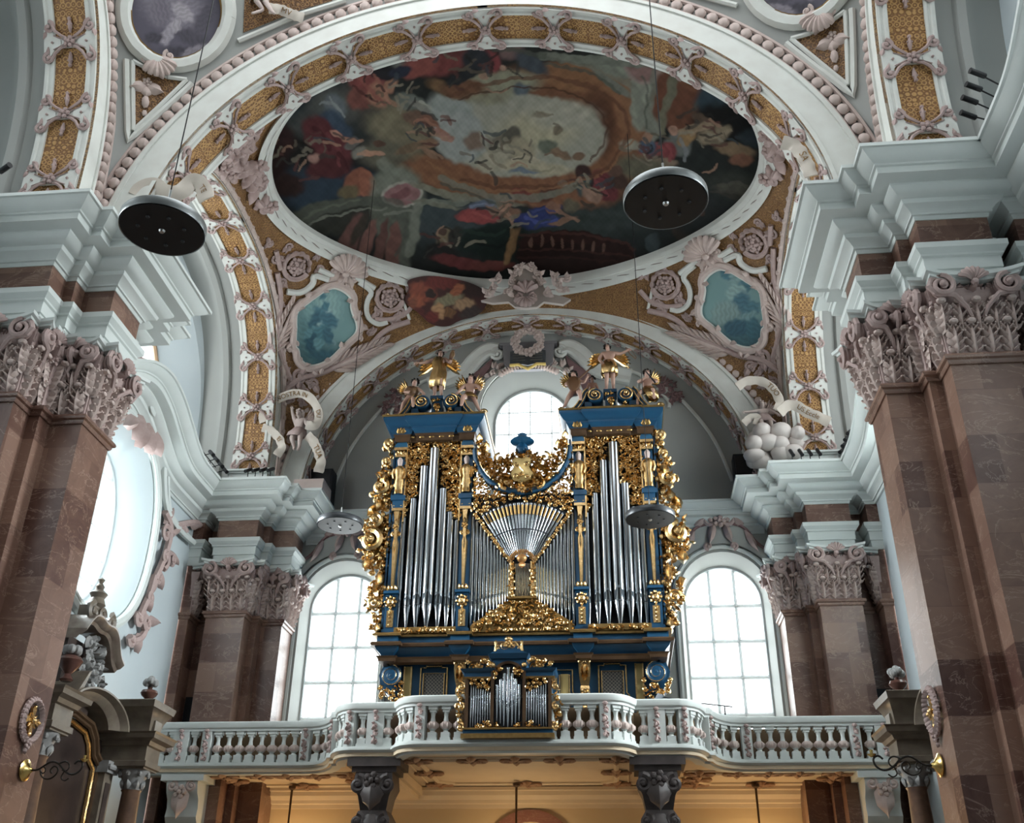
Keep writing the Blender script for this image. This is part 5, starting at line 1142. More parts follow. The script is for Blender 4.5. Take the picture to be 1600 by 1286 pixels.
# columns and consoles
DKS = mat('backlit_column_stone', (.10, .085, .08), .5, col2=(.06, .05, .05), nscale=4)  # columns stand against the light; that backlit shade is put into this dark colour
for s in (-1, 1):
    sd = 'left' if s < 0 else 'right'
    c = thing('column', 'dark scrolled column under the gallery on the %s of its middle' % sd, 'column', (s*3.22, 24.35, 0))
    x, y = s*3.22, 24.3
    b = MB(); b.box(x-.62, x+.62, y-.5, y+.5, 5.62, 5.8); b.box(x-.52, x+.52, y-.42, y+.42, 5.5, 5.62); b.build('abacus', DKS, c)
    b = MB(); b.loft([[(x-w, y-d, z), (x+w, y-d, z), (x+w, y+.4, z), (x-w, y+.4, z)] for z, w, d in ((5.5, .42, .4), (5.2, .46, .45), (5.0, .36, .3), (4.7, .3, .24), (4.6, .36, .3), (4.5, .42, .36), (4.3, .4, .34), (4.1, .3, .26))]); t_ = MB()
    for k in (-1, 1):
        scroll(t_, x+k*.34, 5.22, .2, PI/2, k, .07); scroll(t_, x+k*.3, 4.45, .16, PI/2, k, .06)
    leaf(t_, x, 5.4, -PI/2, .8, .3, .16, .05, 4, 9); leaf(t_, x, 4.6, -PI/2, .5, .26, .12, .0, 3); flower(t_, x, 5.3, .2, .1)
    b.join(t_, toXZ(y-.42)); b.build('scroll_capital', DKS, c)
    b = MB(); b.lathe([(.34, 0), (.34, .3), (.27, .4), (.27, 3.6), (.24, 4.0), (.3, 4.15)], (x, y, 0), 16); b.build('shaft', DKS, c)
    c = thing('console', 'white scrolled console under the %s end of the gallery' % sd, 'console', (s*8.5, 26.2, 5.78))
    x, y = s*8.5, 26.0
    b = MB(); pr = [(25.8, 5.76), (25.75, 5.55), (25.82, 5.35), (25.95, 5.2), (26.0, 5.0), (25.95, 4.8), (26.1, 4.6), (26.4, 4.5), (26.55, 4.5), (26.55, 5.76)]
    b.loft([[(x-.4, a, z) for a, z in pr], [(x+.4, a, z) for a, z in pr]]); b.box(x-.55, x+.55, 25.7, 26.55, 5.62, 5.77); b.build('bracket', W_, c)
    b = MB(); t_ = MB(); leaf(t_, x, 5.5, -PI/2, .8, .25, .14, .0, 4); flower(t_, x, 5.35, .18, .08)
    for k in (-1, 1): scroll(t_, x+k*.25, 5.5, .14, PI/2, k, .05)
    b.join(t_, toXZ(25.8)); b.build('leaf_carving', PKL, c)
# hanging lamps below the gallery: rod, cap and a globe that gives the warm light
GLB = mat('lit_globe', (1, .85, .6), .4, emit=(1, .72, .38), es=14)
for (px, py, where) in ((807, 1224, 'middle of the three'), (474, 1238, 'leftmost of the three'), (1170, 1240, 'rightmost of the three')):
    P = onZ(px, py, 5.76)
    if P[1] > 28: P[1] = 27.6
    l = thing('hanging_lamp', 'thin brass lamp rod hanging under the gallery, %s' % where, 'lamp', tuple(P), 'lamps under the gallery')
    b = MB(); b.lathe([(.1, -.0), (.09, -.06), (.03, -.1), (.02, -1.6), (0, -1.6)], P, 8); b.build('rod', BRN, l)
    b = MB(); b.ball(P-np.array([0, 0, 1.72]), .2, 14, 8); b.build('globe', GLB, l)
    li = bpy.data.lights.new('lamp_light', 'POINT'); li.energy = 22 if abs(P[0]) < 2 else 50; li.color = (1, .66, .33); li.shadow_soft_size = .2
    lo = bpy.data.objects.new('lamp_light', li); COL.objects.link(lo); lo.parent = l; lo.location = (0, 0, -2.0)
# handrail by the right window
h = thing('handrail', 'thin metal handrail in front of the right window', 'railing', (4.3, 26.6, 6.12))
b = MB(); b.tube([(3.55, 26.6, 7.75), (4.3, 26.6, 7.6), (5.3, 26.6, 7.48)], .018, 5); b.build('top_rail', DG, h)
for x in (4.35, 5.1):
    b = MB(); b.tube([(x, 26.6, 6.12), (x, 26.6, 7.58-(x-4.35)*.12)], .02, 5); b.build('upright', DG, h)
# ------------------------------------------------------------------ small organ in the balustrade
SX, SY = -.07, 23.02
so = thing('small_organ', 'small blue and gold organ case set into the middle of the balustrade', 'organ', (SX, 23.3, 6.15))
def spart(mb, nm, mt, parent=None, angle=38): return mb.build(nm, mt, parent or so, angle=angle)
b = MB(); b.box(SX-.96, SX+.96, SY+.12, SY+.9, 6.15, 7.42); b.box(SX-.4, SX+.4, SY+.12, SY+.9, 7.4, 7.85); b.box(SX-1.0, SX+1.0, SY-.04, SY+.9, 6.15, 6.24); spart(b, 'case', BL)
b = MB(); b.box(SX-1.04, SX+1.04, SY-.1, SY+.5, 6.05, 6.15); b.box(SX-1.0, SX+1.0, SY-.08, SY+.3, 6.24, 6.28); spart(b, 'gilt_base', GOD)
b = MB(); b.box(SX-.93, SX+.93, SY+.08, SY+.13, 6.28, 7.36); b.box(SX-.3, SX+.3, SY+.06, SY+.12, 6.28, 7.7); spart(b, 'backing', BLK)
for x in (-.94, -.36, .36, .94):
    b = MB(); b.box(SX+x-.035, SX+x+.035, SY-.02, SY+.15, 6.24, 7.38 if abs(x) > .5 else 7.62); spart(b, 'post', BRN)
for s in (-1, 1):
    pl = [(SX+s*.38, SY+.7), (SX+s*.38, SY+.02), (SX+s*1.02, SY+.02), (SX+s*1.02, SY+.7)]
    if s < 0: pl = pl[::-1]
    b = MB(); b.sweep(pl, [(-.05, 7.36), (.02, 7.37), (.04, 7.42), (-.05, 7.42)], cap=False); spart(b, 'gilt_moulding', GOD)
    b = MB(); b.sweep(pl, [(-.05, 7.42), (.0, 7.42), (.0, 7.52), (.06, 7.56), (.08, 7.6), (-.05, 7.6)], cap=False); spart(b, 'side_cornice', BL)
    b = MB(); t_ = MB(); foliage(t_, [(SX+s*.4, 7.62), (SX+s*1.0, 7.62), (SX+s*1.0, 7.74), (SX+s*.4, 7.82)], .12, 5, .026); b.join(t_, toXZ(SY)); spart(b, 'top_carving', GO)
    b = MB(); t_ = MB(); foliage(t_, [(SX+s*.4, 7.36), (SX+s*.92, 7.36), (SX+s*.92, 7.27), (SX+s*.4, 7.08)], .09, 6, .018); b.join(t_, toXZ(SY+.02)); spart(b, 'carved_shade', GO)
    b = MB(); t_ = MB(); foliage(t_, [(SX+s*.4, 6.28), (SX+s*.85, 6.28), (SX+s*.42, 6.46)], .09, 8, .02); foliage(t_, [(SX+s*.32, 6.28), (SX+s*.12, 6.28), (SX+s*.3, 6.46)], .08, 8, .018); b.join(t_, toXZ(SY)); spart(b, 'foot_carving', GO)
    b = MB(); t_ = MB(); foliage(t_, [(SX+s*.98, 6.2), (SX+s*1.16, 6.35), (SX+s*1.2, 6.8), (SX+s*1.12, 7.15), (SX+s*1.12, 7.36), (SX+s*.98, 7.36)], .13, 9, .034, 0, .07)
    for zc in (6.3, 6.75, 7.2): scroll(t_, SX+s*1.07, zc, .09, PI/2, s, .035, 1.2, .05)
    b.join(t_, toXZ(SY+.1)); spart(b, 'carved_wing', GO)
    n = 9
    for i in range(n):
        x = .88-.055*i-.03; pipe(SX+s*x, SY+.05, 6.3+.16*i/n, 6.62+.14*i/n, 7.26-.2*i/n, .022-.0005*i, so, False)
    b = MB(); b.ball((SX+s*.36, SY, 7.68), .07, 8, 6); spart(b, 'gilt_knob', GO)
for i, x in enumerate((-.25, -.17, -.09, 0, .09, .17, .25)):
    k = abs(i-3); pipe(SX+x, SY+.02, 6.28+.05*k, 6.72+.07*k, 7.62-.13*k, .043-.002*k, so)
b = MB(); A = np.linspace(0, PI, 16); b.loft([[(SX+(r)*math.cos(a), y, 7.52+r*.75*math.sin(a)) for r, y in ((.26, SY), (.33, SY-.03), (.33, SY+.1), (.26, SY+.1))] for a in A]); spart(b, 'arch_moulding', BRN)
b = MB(); t_ = MB(); foliage(t_, [(SX-.33, 7.3), (SX-.2, 7.4), (SX-.1, 7.6), (SX-.26, 7.66), (SX-.33, 7.5)], .08, 3, .018); foliage(t_, [(SX+.33, 7.3), (SX+.2, 7.4), (SX+.1, 7.6), (SX+.26, 7.66), (SX+.33, 7.5)], .08, 4, .018); b.join(t_, toXZ(SY)); spart(b, 'arch_carving', GO)
b = MB(); b.plate([(SX-.36, 7.6), (SX-.26, 7.62), (SX-.14, 7.76), (SX+.14, 7.76), (SX+.26, 7.62), (SX+.36, 7.6), (SX+.36, 7.85), (SX-.36, 7.85)], SY+.02, SY+.12); spart(b, 'arch_spandrel', BL)
b = MB(); b.sweep([(SX-.4, SY+.6), (SX-.4, SY), (SX+.4, SY), (SX+.4, SY+.6)], [(-.1, 7.82), (.02, 7.83), (.06, 7.9), (.08, 7.94), (-.1, 7.94)], cap=False); b.loft([[(SX+x, SY-.04, z) for x, z in ((-.46, 7.94), (-.3, 8.0), (-.2, 8.1), (.2, 8.1), (.3, 8.0), (.46, 7.94))], [(SX+x, SY+.3, z) for x, z in ((-.46, 7.94), (-.3, 8.0), (-.2, 8.1), (.2, 8.1), (.3, 8.0), (.46, 7.94))]]); spart(b, 'pediment', BL)
b = MB(); t_ = MB()
for s in (-1, 1): scroll(t_, SX+s*.1, 8.12, .1, 0, s, .03); scroll(t_, SX+s*.22, 8.06, .08, PI, s, .025); t_.tube([(SX+s*.3, 8.0, 0), (SX+s*.3, 8.14, 0), (SX+s*.3, 8.22, 0), (SX+s*.3, 8.26, 0)], [.05, .03, .05, .01], 7)
t_.ball((SX, 8.28, 0), (.1, .07, .07), 8, 5); flower(t_, SX, 8.15, .1, .03); leaf(t_, SX, 8.2, PI/2, .16, .08, .04)
b.join(t_, toXZ(SY)); spart(b, 'gilt_crest', GO)
# ------------------------------------------------------------------ figures
BASE = dict(pel=(0, 0, .52), wai=(0, 0, .62), che=(0, -.01, .73), nec=(0, 0, .82), hed=(0, -.015, .885), top=(0, 0, .955), nos=(0, -.075, .885),
            shL=(-.1, 0, .79), elL=(-.15, 0, .64), haL=(-.16, -.05, .5), shR=(.1, 0, .79), elR=(.15, 0, .64), haR=(.16, -.05, .5),
            hiL=(-.055, 0, .5), knL=(-.06, -.03, .28), anL=(-.06, 0, .05), toL=(-.07, -.09, .02), hiR=(.055, 0, .5), knR=(.06, -.03, .28), anR=(.06, 0, .05), toR=(.07, -.09, .02))
RAD = dict(pel=.08, wai=.07, che=.085, nec=.032, hed=.06, top=.05, nos=.012, shL=.045, elL=.032, haL=.024, shR=.045, elR=.032, haR=.024, hiL=.062, knL=.044, anL=.028, toL=.02, hiR=.062, knR=.044, anR=.028, toR=.02)
EDG = [('pel', 'wai'), ('wai', 'che'), ('che', 'nec'), ('nec', 'hed'), ('hed', 'top'), ('hed', 'nos'), ('che', 'shL'), ('shL', 'elL'), ('elL', 'haL'), ('che', 'shR'), ('shR', 'elR'), ('elR', 'haR'), ('pel', 'hiL'), ('hiL', 'knL'), ('knL', 'anL'), ('anL', 'toL'), ('pel', 'hiR'), ('hiR', 'knR'), ('knR', 'anR'), ('anR', 'toR')]
def figure(name, label, cat, loc, H, pose, skin, putto=False, hair=HR, wings=None, drape=None, group=None, turn=0., eyes=True):
    J = {k: np.array(v, float) for k, v in BASE.items()}
    if putto:      # child proportions: big head, short plump limbs
        for k in ('hed', 'top', 'nos'): J[k] = J[k]+np.array([0, 0, -.005])
    for k, v in pose.items(): J[k] = np.array(v, float)
    if 'hed' in pose:
        if 'top' not in pose: J['top'] = J['hed']+np.array([0, .015, .07])
        if 'nos' not in pose: J['nos'] = J['hed']+np.array([0, -.06-(.02 if putto else 0), 0])
    R = dict(RAD)
    if putto:
        for k in R: R[k] *= 1.22
        R['hed'] = .088; R['top'] = .072; R['nec'] = .04
        J['nos'] = J['hed']+(J['nos']-J['hed'])*1.35
    ct, st = math.cos(turn), math.sin(turn)
    def W3(p): p = np.asarray(p, float); return np.array([p[0]*ct-p[1]*st, p[0]*st+p[1]*ct, p[2]])*H
    th = thing(name, label, cat, loc, group)
    V, E_, Rr = [], [], []; idx = {}
    for k in J: idx[k] = len(V); V.append(W3(J[k])); Rr.append(R[k]*H)
    E_ = [(idx[a], idx[b_]) for a, b_ in EDG]
    for sd in 'LR':      # palm and five fingers
        d = J['ha'+sd]-J['el'+sd]; d /= np.linalg.norm(d); s_ = np.cross(d, [0, 1, 0.2]); s_ /= np.linalg.norm(s_)
        pm_ = J['ha'+sd]+d*.03; pi = len(V); V.append(W3(pm_)); Rr.append(.02*H*(1.2 if putto else 1)); E_.append((idx['ha'+sd], pi))
        for q, (off, ln) in enumerate(((-.017, .045), (-.006, .055), (.006, .052), (.016, .04), (-.03, .02))):
            a = pm_+d*(.012 if q < 4 else -.008)+s_*off*1.1; c_ = a+d*ln*.6+s_*off*.4; e = c_+d*ln*.35+np.array([0, -.012, -.012])
            k0 = len(V); V += [W3(a), W3(c_), W3(e)]; Rr += [.0075*H, .0065*H, .005*H]; E_ += [(pi, k0), (k0, k0+1), (k0+1, k0+2)]
    me = bpy.data.meshes.new('body'); me.from_pydata([tuple(v) for v in V], E_, []); me.update()
    o = bpy.data.objects.new('body', me); COL.objects.link(o); o.parent = th
    o.modifiers.new('skin', 'SKIN').use_smooth_shade = True
    if not me.skin_vertices: me.skin_vertices.new() if hasattr(me.skin_vertices, 'new') else None
    if me.skin_vertices:
        for i, r in enumerate(Rr): me.skin_vertices[0].data[i].radius = (r, r)
        me.skin_vertices[0].data[idx['pel']].use_root = True
    sb = o.modifiers.new('sub', 'SUBSURF'); sb.levels = 1; sb.render_levels = 1
    me.materials.append(skin)
    hd = W3(J['hed']); tp = W3(J['top']); hr = R['hed']*H; nose = W3(J['nos'])-hd; nose /= np.linalg.norm(nose); up_ = (tp-hd)/np.linalg.norm(tp-hd); sd_ = np.cross(nose, up_)
    b = MB(); rn = random.Random(len(name)+int(loc[0]*10))
    for i in range(34):
        v = np.array([rn.gauss(0, 1) for _ in range(3)]); v /= np.linalg.norm(v)
        if v@nose > .35 and v@up_ < .55: continue
        if v@up_ < -.45: continue
        b.ball(hd+up_*hr*.35+v*hr*.95, hr*rn.uniform(.22, .36), 6, 4)
    b.build('hair', hair, th, True)
    if eyes:
        b = MB()
        for k in (-1, 1): b.ball(hd+nose*hr*.93+sd_*k*hr*.36+up_*hr*.18, hr*.13, 6, 4)
        b.build('eyes', HR if skin is SK else skin, th, True)
        b = MB(); b.ball(hd+nose*hr*.93-up_*hr*.42, (hr*.22, hr*.1, hr*.08), 6, 4); b.build('mouth', mat_lip if skin is SK else skin, th, True)
    if wings:
        for s, mtw in wings:
            b = MB(); t_ = MB(); sh = np.array([s*.07, .07, .76])
            for k in range(7):
                a = PI/2-s*((.35+k*.26) if putto else (1.15+k*.2)); L_ = (.36-.025*k) if putto else (.16+.045*k)
                q = MB(); leaf(q, 0, 0, a, L_, .05, .04, k*.008, 1, 6); t_.join(q)
            t2 = MB(); t2.join(t_, lambda p: np.stack([p[:, 0], -p[:, 2], p[:, 1]], 1)+sh)
            b.join(t2, lambda p: np.array([W3(x) for x in p])); w_ = b.build('wing', mtw, th, True)
            so_ = w_.modifiers.new('thick', 'SOLIDIFY'); so_.thickness = .012*H
    if drape:
        pts, mtd, wid = drape      # draped band through body points
        b = MB(); rings = []
        for i, (p, w0, w1) in enumerate(pts):
            ring = []
            for k in range(20):
                a = 2*PI*k/20; rr = 1+.12*math.sin(5*a+i*.8)+.06*math.sin(9*a-i)
                ring.append(W3(np.array(p)+np.array([w0*rr*math.cos(a), w1*rr*math.sin(a), .012*math.sin(3*a+i)])))
            rings.append(ring)
        b.loft(rings, True, False, False); d_ = b.build('drapery', mtd, th, True); q = d_.modifiers.new('thick', 'SOLIDIFY'); q.thickness = .012*H
    return th
mat_lip = mat('lip', (.35, .12, .10), .5)
CLK = mat('dark_red_cloth', (.10, .045, .04), .5, col2=(.2, .12, .05), nscale=6)
def skirt(z0, z1, w=.11): return [((0, 0, z1), w*.85, w*.75), ((0, 0, (z0+z1)/2+.05), w*1.15, w), ((0, -.01, (z0+z1)/2), w*1.2, w*1.05), ((0, -.01, z0), w*1.15, w)]
G = 'statues on the organ towers'
xl, xr = OX-2.49, OX+2.49
f1 = figure('statue', 'standing gilt-robed angel statue on the left organ tower, arm stretched left', 'statue', (xl, 25.3, 16.08), 1.68, dict(shL=(-.1, 0, .79), elL=(-.24, -.03, .72), haL=(-.36, -.06, .69), shR=(.1, 0, .79), elR=(.2, -.05, .68), haR=(.23, -.1, .8), hed=(.015, -.015, .885), knR=(.05, -.07, .29)), SK, wings=[(-1, GO), (1, GO)],
            drape=([((-.02, 0, .8), .09, .075), ((-.02, 0, .7), .105, .095), ((0, 0, .6), .1, .09), ((0, 0, .5), .12, .1), ((-.01, -.01, .36), .125, .1), ((-.02, -.01, .2), .12, .09)], GO, 1), group=G)
b = MB(); b.tube([(-.66, -.12, 1.05), (-.6, -.1, 1.16), (-.5, -.08, 1.32)], [.045, .03, .03], 6); b.build('scroll_in_hand', CLK, f1, True)
b = MB(); b.tube([(.36, -.2, 1.2), (.4, -.2, 1.35), (.42, -.18, 1.5)], [.06, .08, .05], 6); b.build('horn', CLK, f1, True)
f2 = figure('statue', 'bare-chested angel statue in a gilt skirt on the right organ tower', 'statue', (xr, 25.3, 16.08), 1.65, dict(elL=(-.17, -.02, .66), haL=(-.13, -.09, .56), elR=(.22, -.04, .74), haR=(.32, -.08, .77), hed=(-.02, -.02, .885), knL=(-.045, -.06, .29), toL=(-.1, -.08, .02)), SK, wings=[(-1, GO), (1, GO)],
            drape=(skirt(.33, .6, .115), GO, 1), group=G)
b = MB(); b.tube([(.5, -.15, 1.38), (.62, -.15, 1.15), (.78, -.15, .98)], .016, 5); b.tube([(.5, -.15, 1.38), (.66, -.15, 1.3), (.8, -.15, 1.02)], .012, 5); b.build('harp_frame', CLK, f2, True)
SIT = dict(pel=(0, 0, .5), hiL=(-.06, -.02, .5), hiR=(.06, -.02, .5), knL=(-.1, -.2, .42), knR=(.1, -.2, .45), anL=(-.12, -.24, .2), anR=(.12, -.24, .22), toL=(-.13, -.3, .16), toR=(.13, -.3, .18))
def sit(**k): d = dict(SIT); d.update(k); return d
GM = [(-1, GO), (1, GO)]
figure('putto_statue', 'cherub statue with dark cloak leaning left at the outer end of the left tower', 'statue', (xl-.82, 25.35, 15.42), 1.32, sit(hed=(.09, -.03, .92), nec=(.05, 0, .84), che=(.02, 0, .74), shL=(-.08, 0, .8), shR=(.13, 0, .8), elR=(.24, -.06, .7), haR=(.3, -.1, .62), elL=(-.13, -.05, .68), haL=(-.04, -.13, .64), knL=(-.12, -.14, .33), anL=(-.16, -.14, .14), toL=(-.18, -.18, .09)), SK, True, wings=[(-1, GO)], drape=([((.03, 0, .79), .13, .11), ((.02, 0, .7), .15, .12), ((.01, 0, .58), .13, .11)], CLK, 1), group=G)
figure('putto_statue', 'bare cherub statue with raised wing on the left tower beside the middle window', 'statue', (xl+.92, 25.35, 15.4), 1.4, sit(hed=(.02, -.03, .92), elL=(-.17, -.06, .68), haL=(-.22, -.1, .58), elR=(.2, -.03, .72), haR=(.22, -.1, .64), knR=(.14, -.12, .33), anR=(.22, -.12, .14), toR=(.26, -.16, .1)), SK, True, wings=GM, drape=([((0, 0, .57), .11, .1), ((.02, -.02, .5), .13, .12), ((.03, -.04, .45), .13, .12)], GOD, 1), group=G)
fl = figure('putto_statue', 'cherub statue playing a lute on the right tower beside the middle window', 'statue', (xr-1.0, 25.35, 15.42), 1.36, sit(hed=(-.03, -.03, .92), elL=(-.2, -.08, .68), haL=(-.08, -.17, .62), elR=(.2, -.08, .72), haR=(.26, -.14, .8), knL=(-.14, -.14, .33), anL=(-.22, -.14, .12), toL=(-.26, -.18, .08)), SK, True, wings=[(-1, GOD)], group=G)
b = MB(); t_ = MB(); t_.lathe([(0, -.06), (.16, -.04), (.2, 0), (.16, .05), (0, .07)], (0, 0, 0), 14); t_.xf(lambda p: np.stack([p[:, 0]-.02, -.3+p[:, 2], .84+p[:, 1]*1.25], 1)); b.join(t_); b.tube([(.1, -.33, .95), (.3, -.33, 1.14), (.42, -.33, 1.26)], [.03, .025, .03], 6); b.build('lute', mat('lute_wood', (.12, .06, .03), .4), fl, True)
figure('putto_statue', 'small pale cherub statue half behind the angel of the right tower', 'statue', (xr-.5, 25.6, 15.75), 1.0, sit(hed=(0, -.03, .92)), SK, True, group=G)
ff = figure('putto_statue', 'cherub statue with gilt cloth playing a flute at the outer end of the right tower', 'statue', (xr+1.06, 25.35, 15.38), 1.36, sit(hed=(.02, -.03, .92), elL=(-.19, -.08, .7), haL=(-.04, -.17, .74), elR=(.22, -.06, .72), haR=(.15, -.17, .64), knL=(-.18, -.16, .4), anL=(-.22, -.16, .16), toL=(-.23, -.2, .1)), SK, True, wings=[(1, GO)], drape=([((.02, -.02, .56), .13, .12), ((.04, -.05, .48), .15, .15), ((.08, -.1, .36), .13, .14), ((.1, -.12, .24), .1, .1)], GO, 1), group=G)
b = MB(); b.tube([(-.02, -.27, 1.2), (.1, -.27, 1.02), (.22, -.27, .82)], [.018, .02, .03], 6); b.build('flute', BLK, ff, True)
# ------------------------------------------------------------------ stucco angels with lettered banners
def text_mb(s, size):
    cu = bpy.data.curves.new('lettering', 'FONT'); cu.body = s; cu.size = size; cu.align_x = 'CENTER'; cu.align_y = 'CENTER'; cu.extrude = size*.02
    o = bpy.data.objects.new('lettering', cu); COL.objects.link(o); bpy.context.view_layer.update()
    me = bpy.data.meshes.new_from_object(o.evaluated_get(bpy.context.evaluated_depsgraph_get()))
    b = MB(); v = np.array([q.co[:] for q in me.vertices]).reshape(-1, 3)
    if len(v): b.add(v, [tuple(p.vertices) for p in me.polygons])
    bpy.data.objects.remove(o); bpy.data.curves.remove(cu); bpy.data.meshes.remove(me); return b
BAN = mat('pale_banner', (.60, .55, .48), .6, col2=(.52, .46, .40), nscale=3)
LET = mat('gold_letters', (.30, .17, .05), .45, .4)
def banner(name, label, pts, width, texts, parent_group=None, waves=.0):
    """ribbon through 3d points; width directions come from the ribbon's own in-plane normal"""
    P = np.array([p for p in pts], float); n = 40
    d = np.r_[0, np.cumsum(np.linalg.norm(np.diff(P, axis=0), axis=1))]; s = np.linspace(0, d[-1], n)
    Q = np.stack([np.interp(s, d, P[:, i]) for i in range(3)], 1)
    for _ in range(6): Q[1:-1] = (Q[:-2]+2*Q[1:-1]+Q[2:])/4
    T = np.gradient(Q, axis=0); T /= np.linalg.norm(T, axis=1)[:, None]
    view = np.array([0, -.85, -.5]); N = np.cross(T, view); N /= np.linalg.norm(N, axis=1)[:, None]; N = -N
    O = np.cross(N, T); O[np.array([o@view for o in O]) < 0] *= -1
    th = thing(name, label, 'banner', tuple(Q[n//2]), parent_group)
    b = MB(); rings = []
    for i in range(n):
        w = width*(1+.06*math.sin(i*.9)); row = [Q[i]+N[i]*w*e/2+O[i]*(.06*(1-e*e)*width+.05*math.sin(i*.5)*e*width) for e in np.linspace(-1, 1, 7)]
        rings.append(row+[r-O[i]*.03 for r in row[::-1]])
    b.loft(rings); b.build('ribbon', BAN, th, angle=60)
    ds = np.r_[0, np.cumsum(np.linalg.norm(np.diff(Q, axis=0), axis=1))]
    for txt, f, sz, fl in texts:
        t_ = text_mb(txt, sz); v = t_.pts()
        if not len(v): continue
        sc_ = f*ds[-1]+v[:, 0]*fl; y = v[:, 1]*fl
        q = np.stack([np.interp(sc_, ds, Q[:, i]) for i in range(3)], 1); nn = np.stack([np.interp(sc_, ds, N[:, i]) for i in range(3)], 1); oo = np.stack([np.interp(sc_, ds, O[:, i]) for i in range(3)], 1)
        t_.V = [q+nn*y[:, None]+oo*(width*.06*(1-(2*y[:, None]/width)**2)+.02)]; t_.build('lettering', LET, th, angle=0)
    return th
def YP(pts, Y): return [onY(x, y, Y+(k[0] if (k := p[2:]) else 0)) for p in pts for x, y in [p[:2]]]
PKW = mat('pinkish_white_stucco', (.55, .46, .42), .6, col2=(.48, .39, .36), nscale=5)
YA = 26.75
p0 = onY(462, 716, YA)
figure('stucco_angel', 'pale stucco cherub holding a lettered banner left of the organ above the cornice', 'statue', tuple(p0), 1.62, sit(hed=(-.03, -.03, .9), elL=(-.14, -.02, .88), haL=(-.17, -.05, 1.0), elR=(.15, -.05, .68), haR=(.24, -.08, .62), knR=(.08, -.14, .38), anR=(.1, -.16, .14), toR=(.08, -.2, .06), knL=(-.08, -.14, .36), anL=(-.02, -.1, .18), toL=(.0, -.16, .1)), PKW, True, hair=PKW, wings=[(1, PKL)], drape=([((0, 0, .6), .11, .1), ((-.02, -.03, .5), .15, .13), ((-.03, -.06, .4), .15, .13)], PK, 1))
banner('lettered_banner', 'curling stone banner arching over the stucco cherub left of the organ', YP([(412, 660), (409, 645), (425, 628), (445, 618), (465, 613), (482, 618), (494, 632), (500, 650), (494, 668), (478, 664)], YA-.3), .27, [('NOSTRA IN', .42, .2, 1), ('DU', .8, .2, 1)])
banner('lettered_banner', 'hanging banner strip with the letters TUA left of the organ', YP([(480, 680), (490, 690), (497, 705), (502, 722), (497, 738)], YA-.2), .3, [('TUA', .5, .24, 1)])
banner('lettered_banner', 'left lower banner fold with the letters EI beside the plinth', YP([(410, 668), (425, 674), (437, 686), (441, 700), (432, 712)], YA-.3), .26, [('EI', .55, .2, 1)])
b = MB(); 
for (x0, x1, y0, y1, z0, z1) in ((-6.9, -6.0, 26.6, 27.5, 13.85, 14.25), (-6.6, -5.95, 26.4, 27.2, 13.85, 14.05)): b.box(x0, x1, y0, y1, z0, z1)
tag(b.build('stone_block', PKW), 'stone block under the stucco cherub left of the organ', 'block')
p0 = onY(1198, 690, YA)
figure('stucco_angel', 'pale stucco cherub with outspread arms on a cloud right of the organ', 'statue', tuple(p0), 1.3, sit(hed=(-.01, -.03, .92), elL=(-.22, -.03, .76), haL=(-.38, -.05, .74), elR=(.2, -.03, .76), haR=(.3, -.06, .66)), PKW, True, hair=PKW, wings=[(1, PKL)], drape=([((0, 0, .66), .13, .12), ((.02, -.03, .54), .16, .15), ((.05, -.06, .42), .18, .18)], PK, 1))
b = MB(); rn = random.Random(2); c0 = onY(1208, 700, YA-.2)
for i in range(24):
    b.ball(c0+np.array([rn.uniform(-.6, .75), rn.uniform(-.2, .3), rn.uniform(-.4, .62)]), (rn.uniform(.22, .36), .3, rn.uniform(.18, .28)), 12, 8)
tag(b.build('stucco_cloud', mat('white_stucco_cloud', (.60, .55, .52), .6)), 'bulging white stucco cloud under the cherub right of the organ', 'cloud')
banner('lettered_banner', 'curling banner over the stucco cherub right of the organ with the letters TUO', YP([(1152, 605), (1165, 595), (1185, 594), (1200, 600), (1212, 612), (1220, 630), (1214, 642)], YA-.3), .26, [('TUO', .62, .22, 1)])
banner('lettered_banner', 'banner lying across the side arch foot right of the organ with the letters US.Eccle', YP([(1218, 645), (1232, 632), (1245, 634), (1262, 645), (1280, 652), (1296, 660)], 26.0), .3, [('US.Eccle', .6, .2, 1)])
banner('lettered_banner', 'small gold-edged banner curl beside the knee of the right stucco cherub', YP([(1162, 662), (1172, 652), (1185, 652), (1182, 664)], YA-.2), .22, [])
# near arch: banners at the two springings
banner('lettered_banner', 'stone banner with the letters SA beside the ceiling painting at the right arch foot', YP([(1222, 222), (1240, 226), (1253, 240), (1262, 258), (1268, 275)], 15.4), .26, [('SA', .55, .2, 1)])
banner('lettered_banner', 'pale rolled banner above the big black lamp on the left', YP([(212, 306), (225, 290), (245, 290), (262, 305), (285, 300), (300, 280), (318, 292), (322, 312)], 15.2), .34, [('TE', .87, .18, 1)])
p0 = onY(285, 330, 15.6); figure('stucco_angel', 'stucco cherub behind the big black lamp at the left arch foot', 'statue', tuple(p0), .9, sit(hed=(0, -.03, .92)), PKW, True, hair=PKW)
# angel above the arch at the top edge
p0 = NAV.hit(408, 44); ta = figure('stucco_angel', 'stucco angel cut by the top edge, foot stretching over the arch moulding', 'statue', (p0[0], p0[1]-.3, p0[2]-.05), 1.25, dict(knR=(.16, -.05, .3), anR=(.28, -.02, .1), toR=(.34, -.04, .04), knL=(-.02, -.1, .34), anL=(.1, .0, .2)), PKW, True, hair=PKW, drape=(skirt(.36, .6, .13), PKL, 1))
banner('lettered_banner', 'small banner with gold letters over the arch at the top edge', [NAV.hit(x, y)+NAV.nrm(NAV.hit(x, y))*.2 for x, y in ((420, 18), (438, 20), (455, 27), (475, 34))], .22, [('MV', .5, .17, 1)])
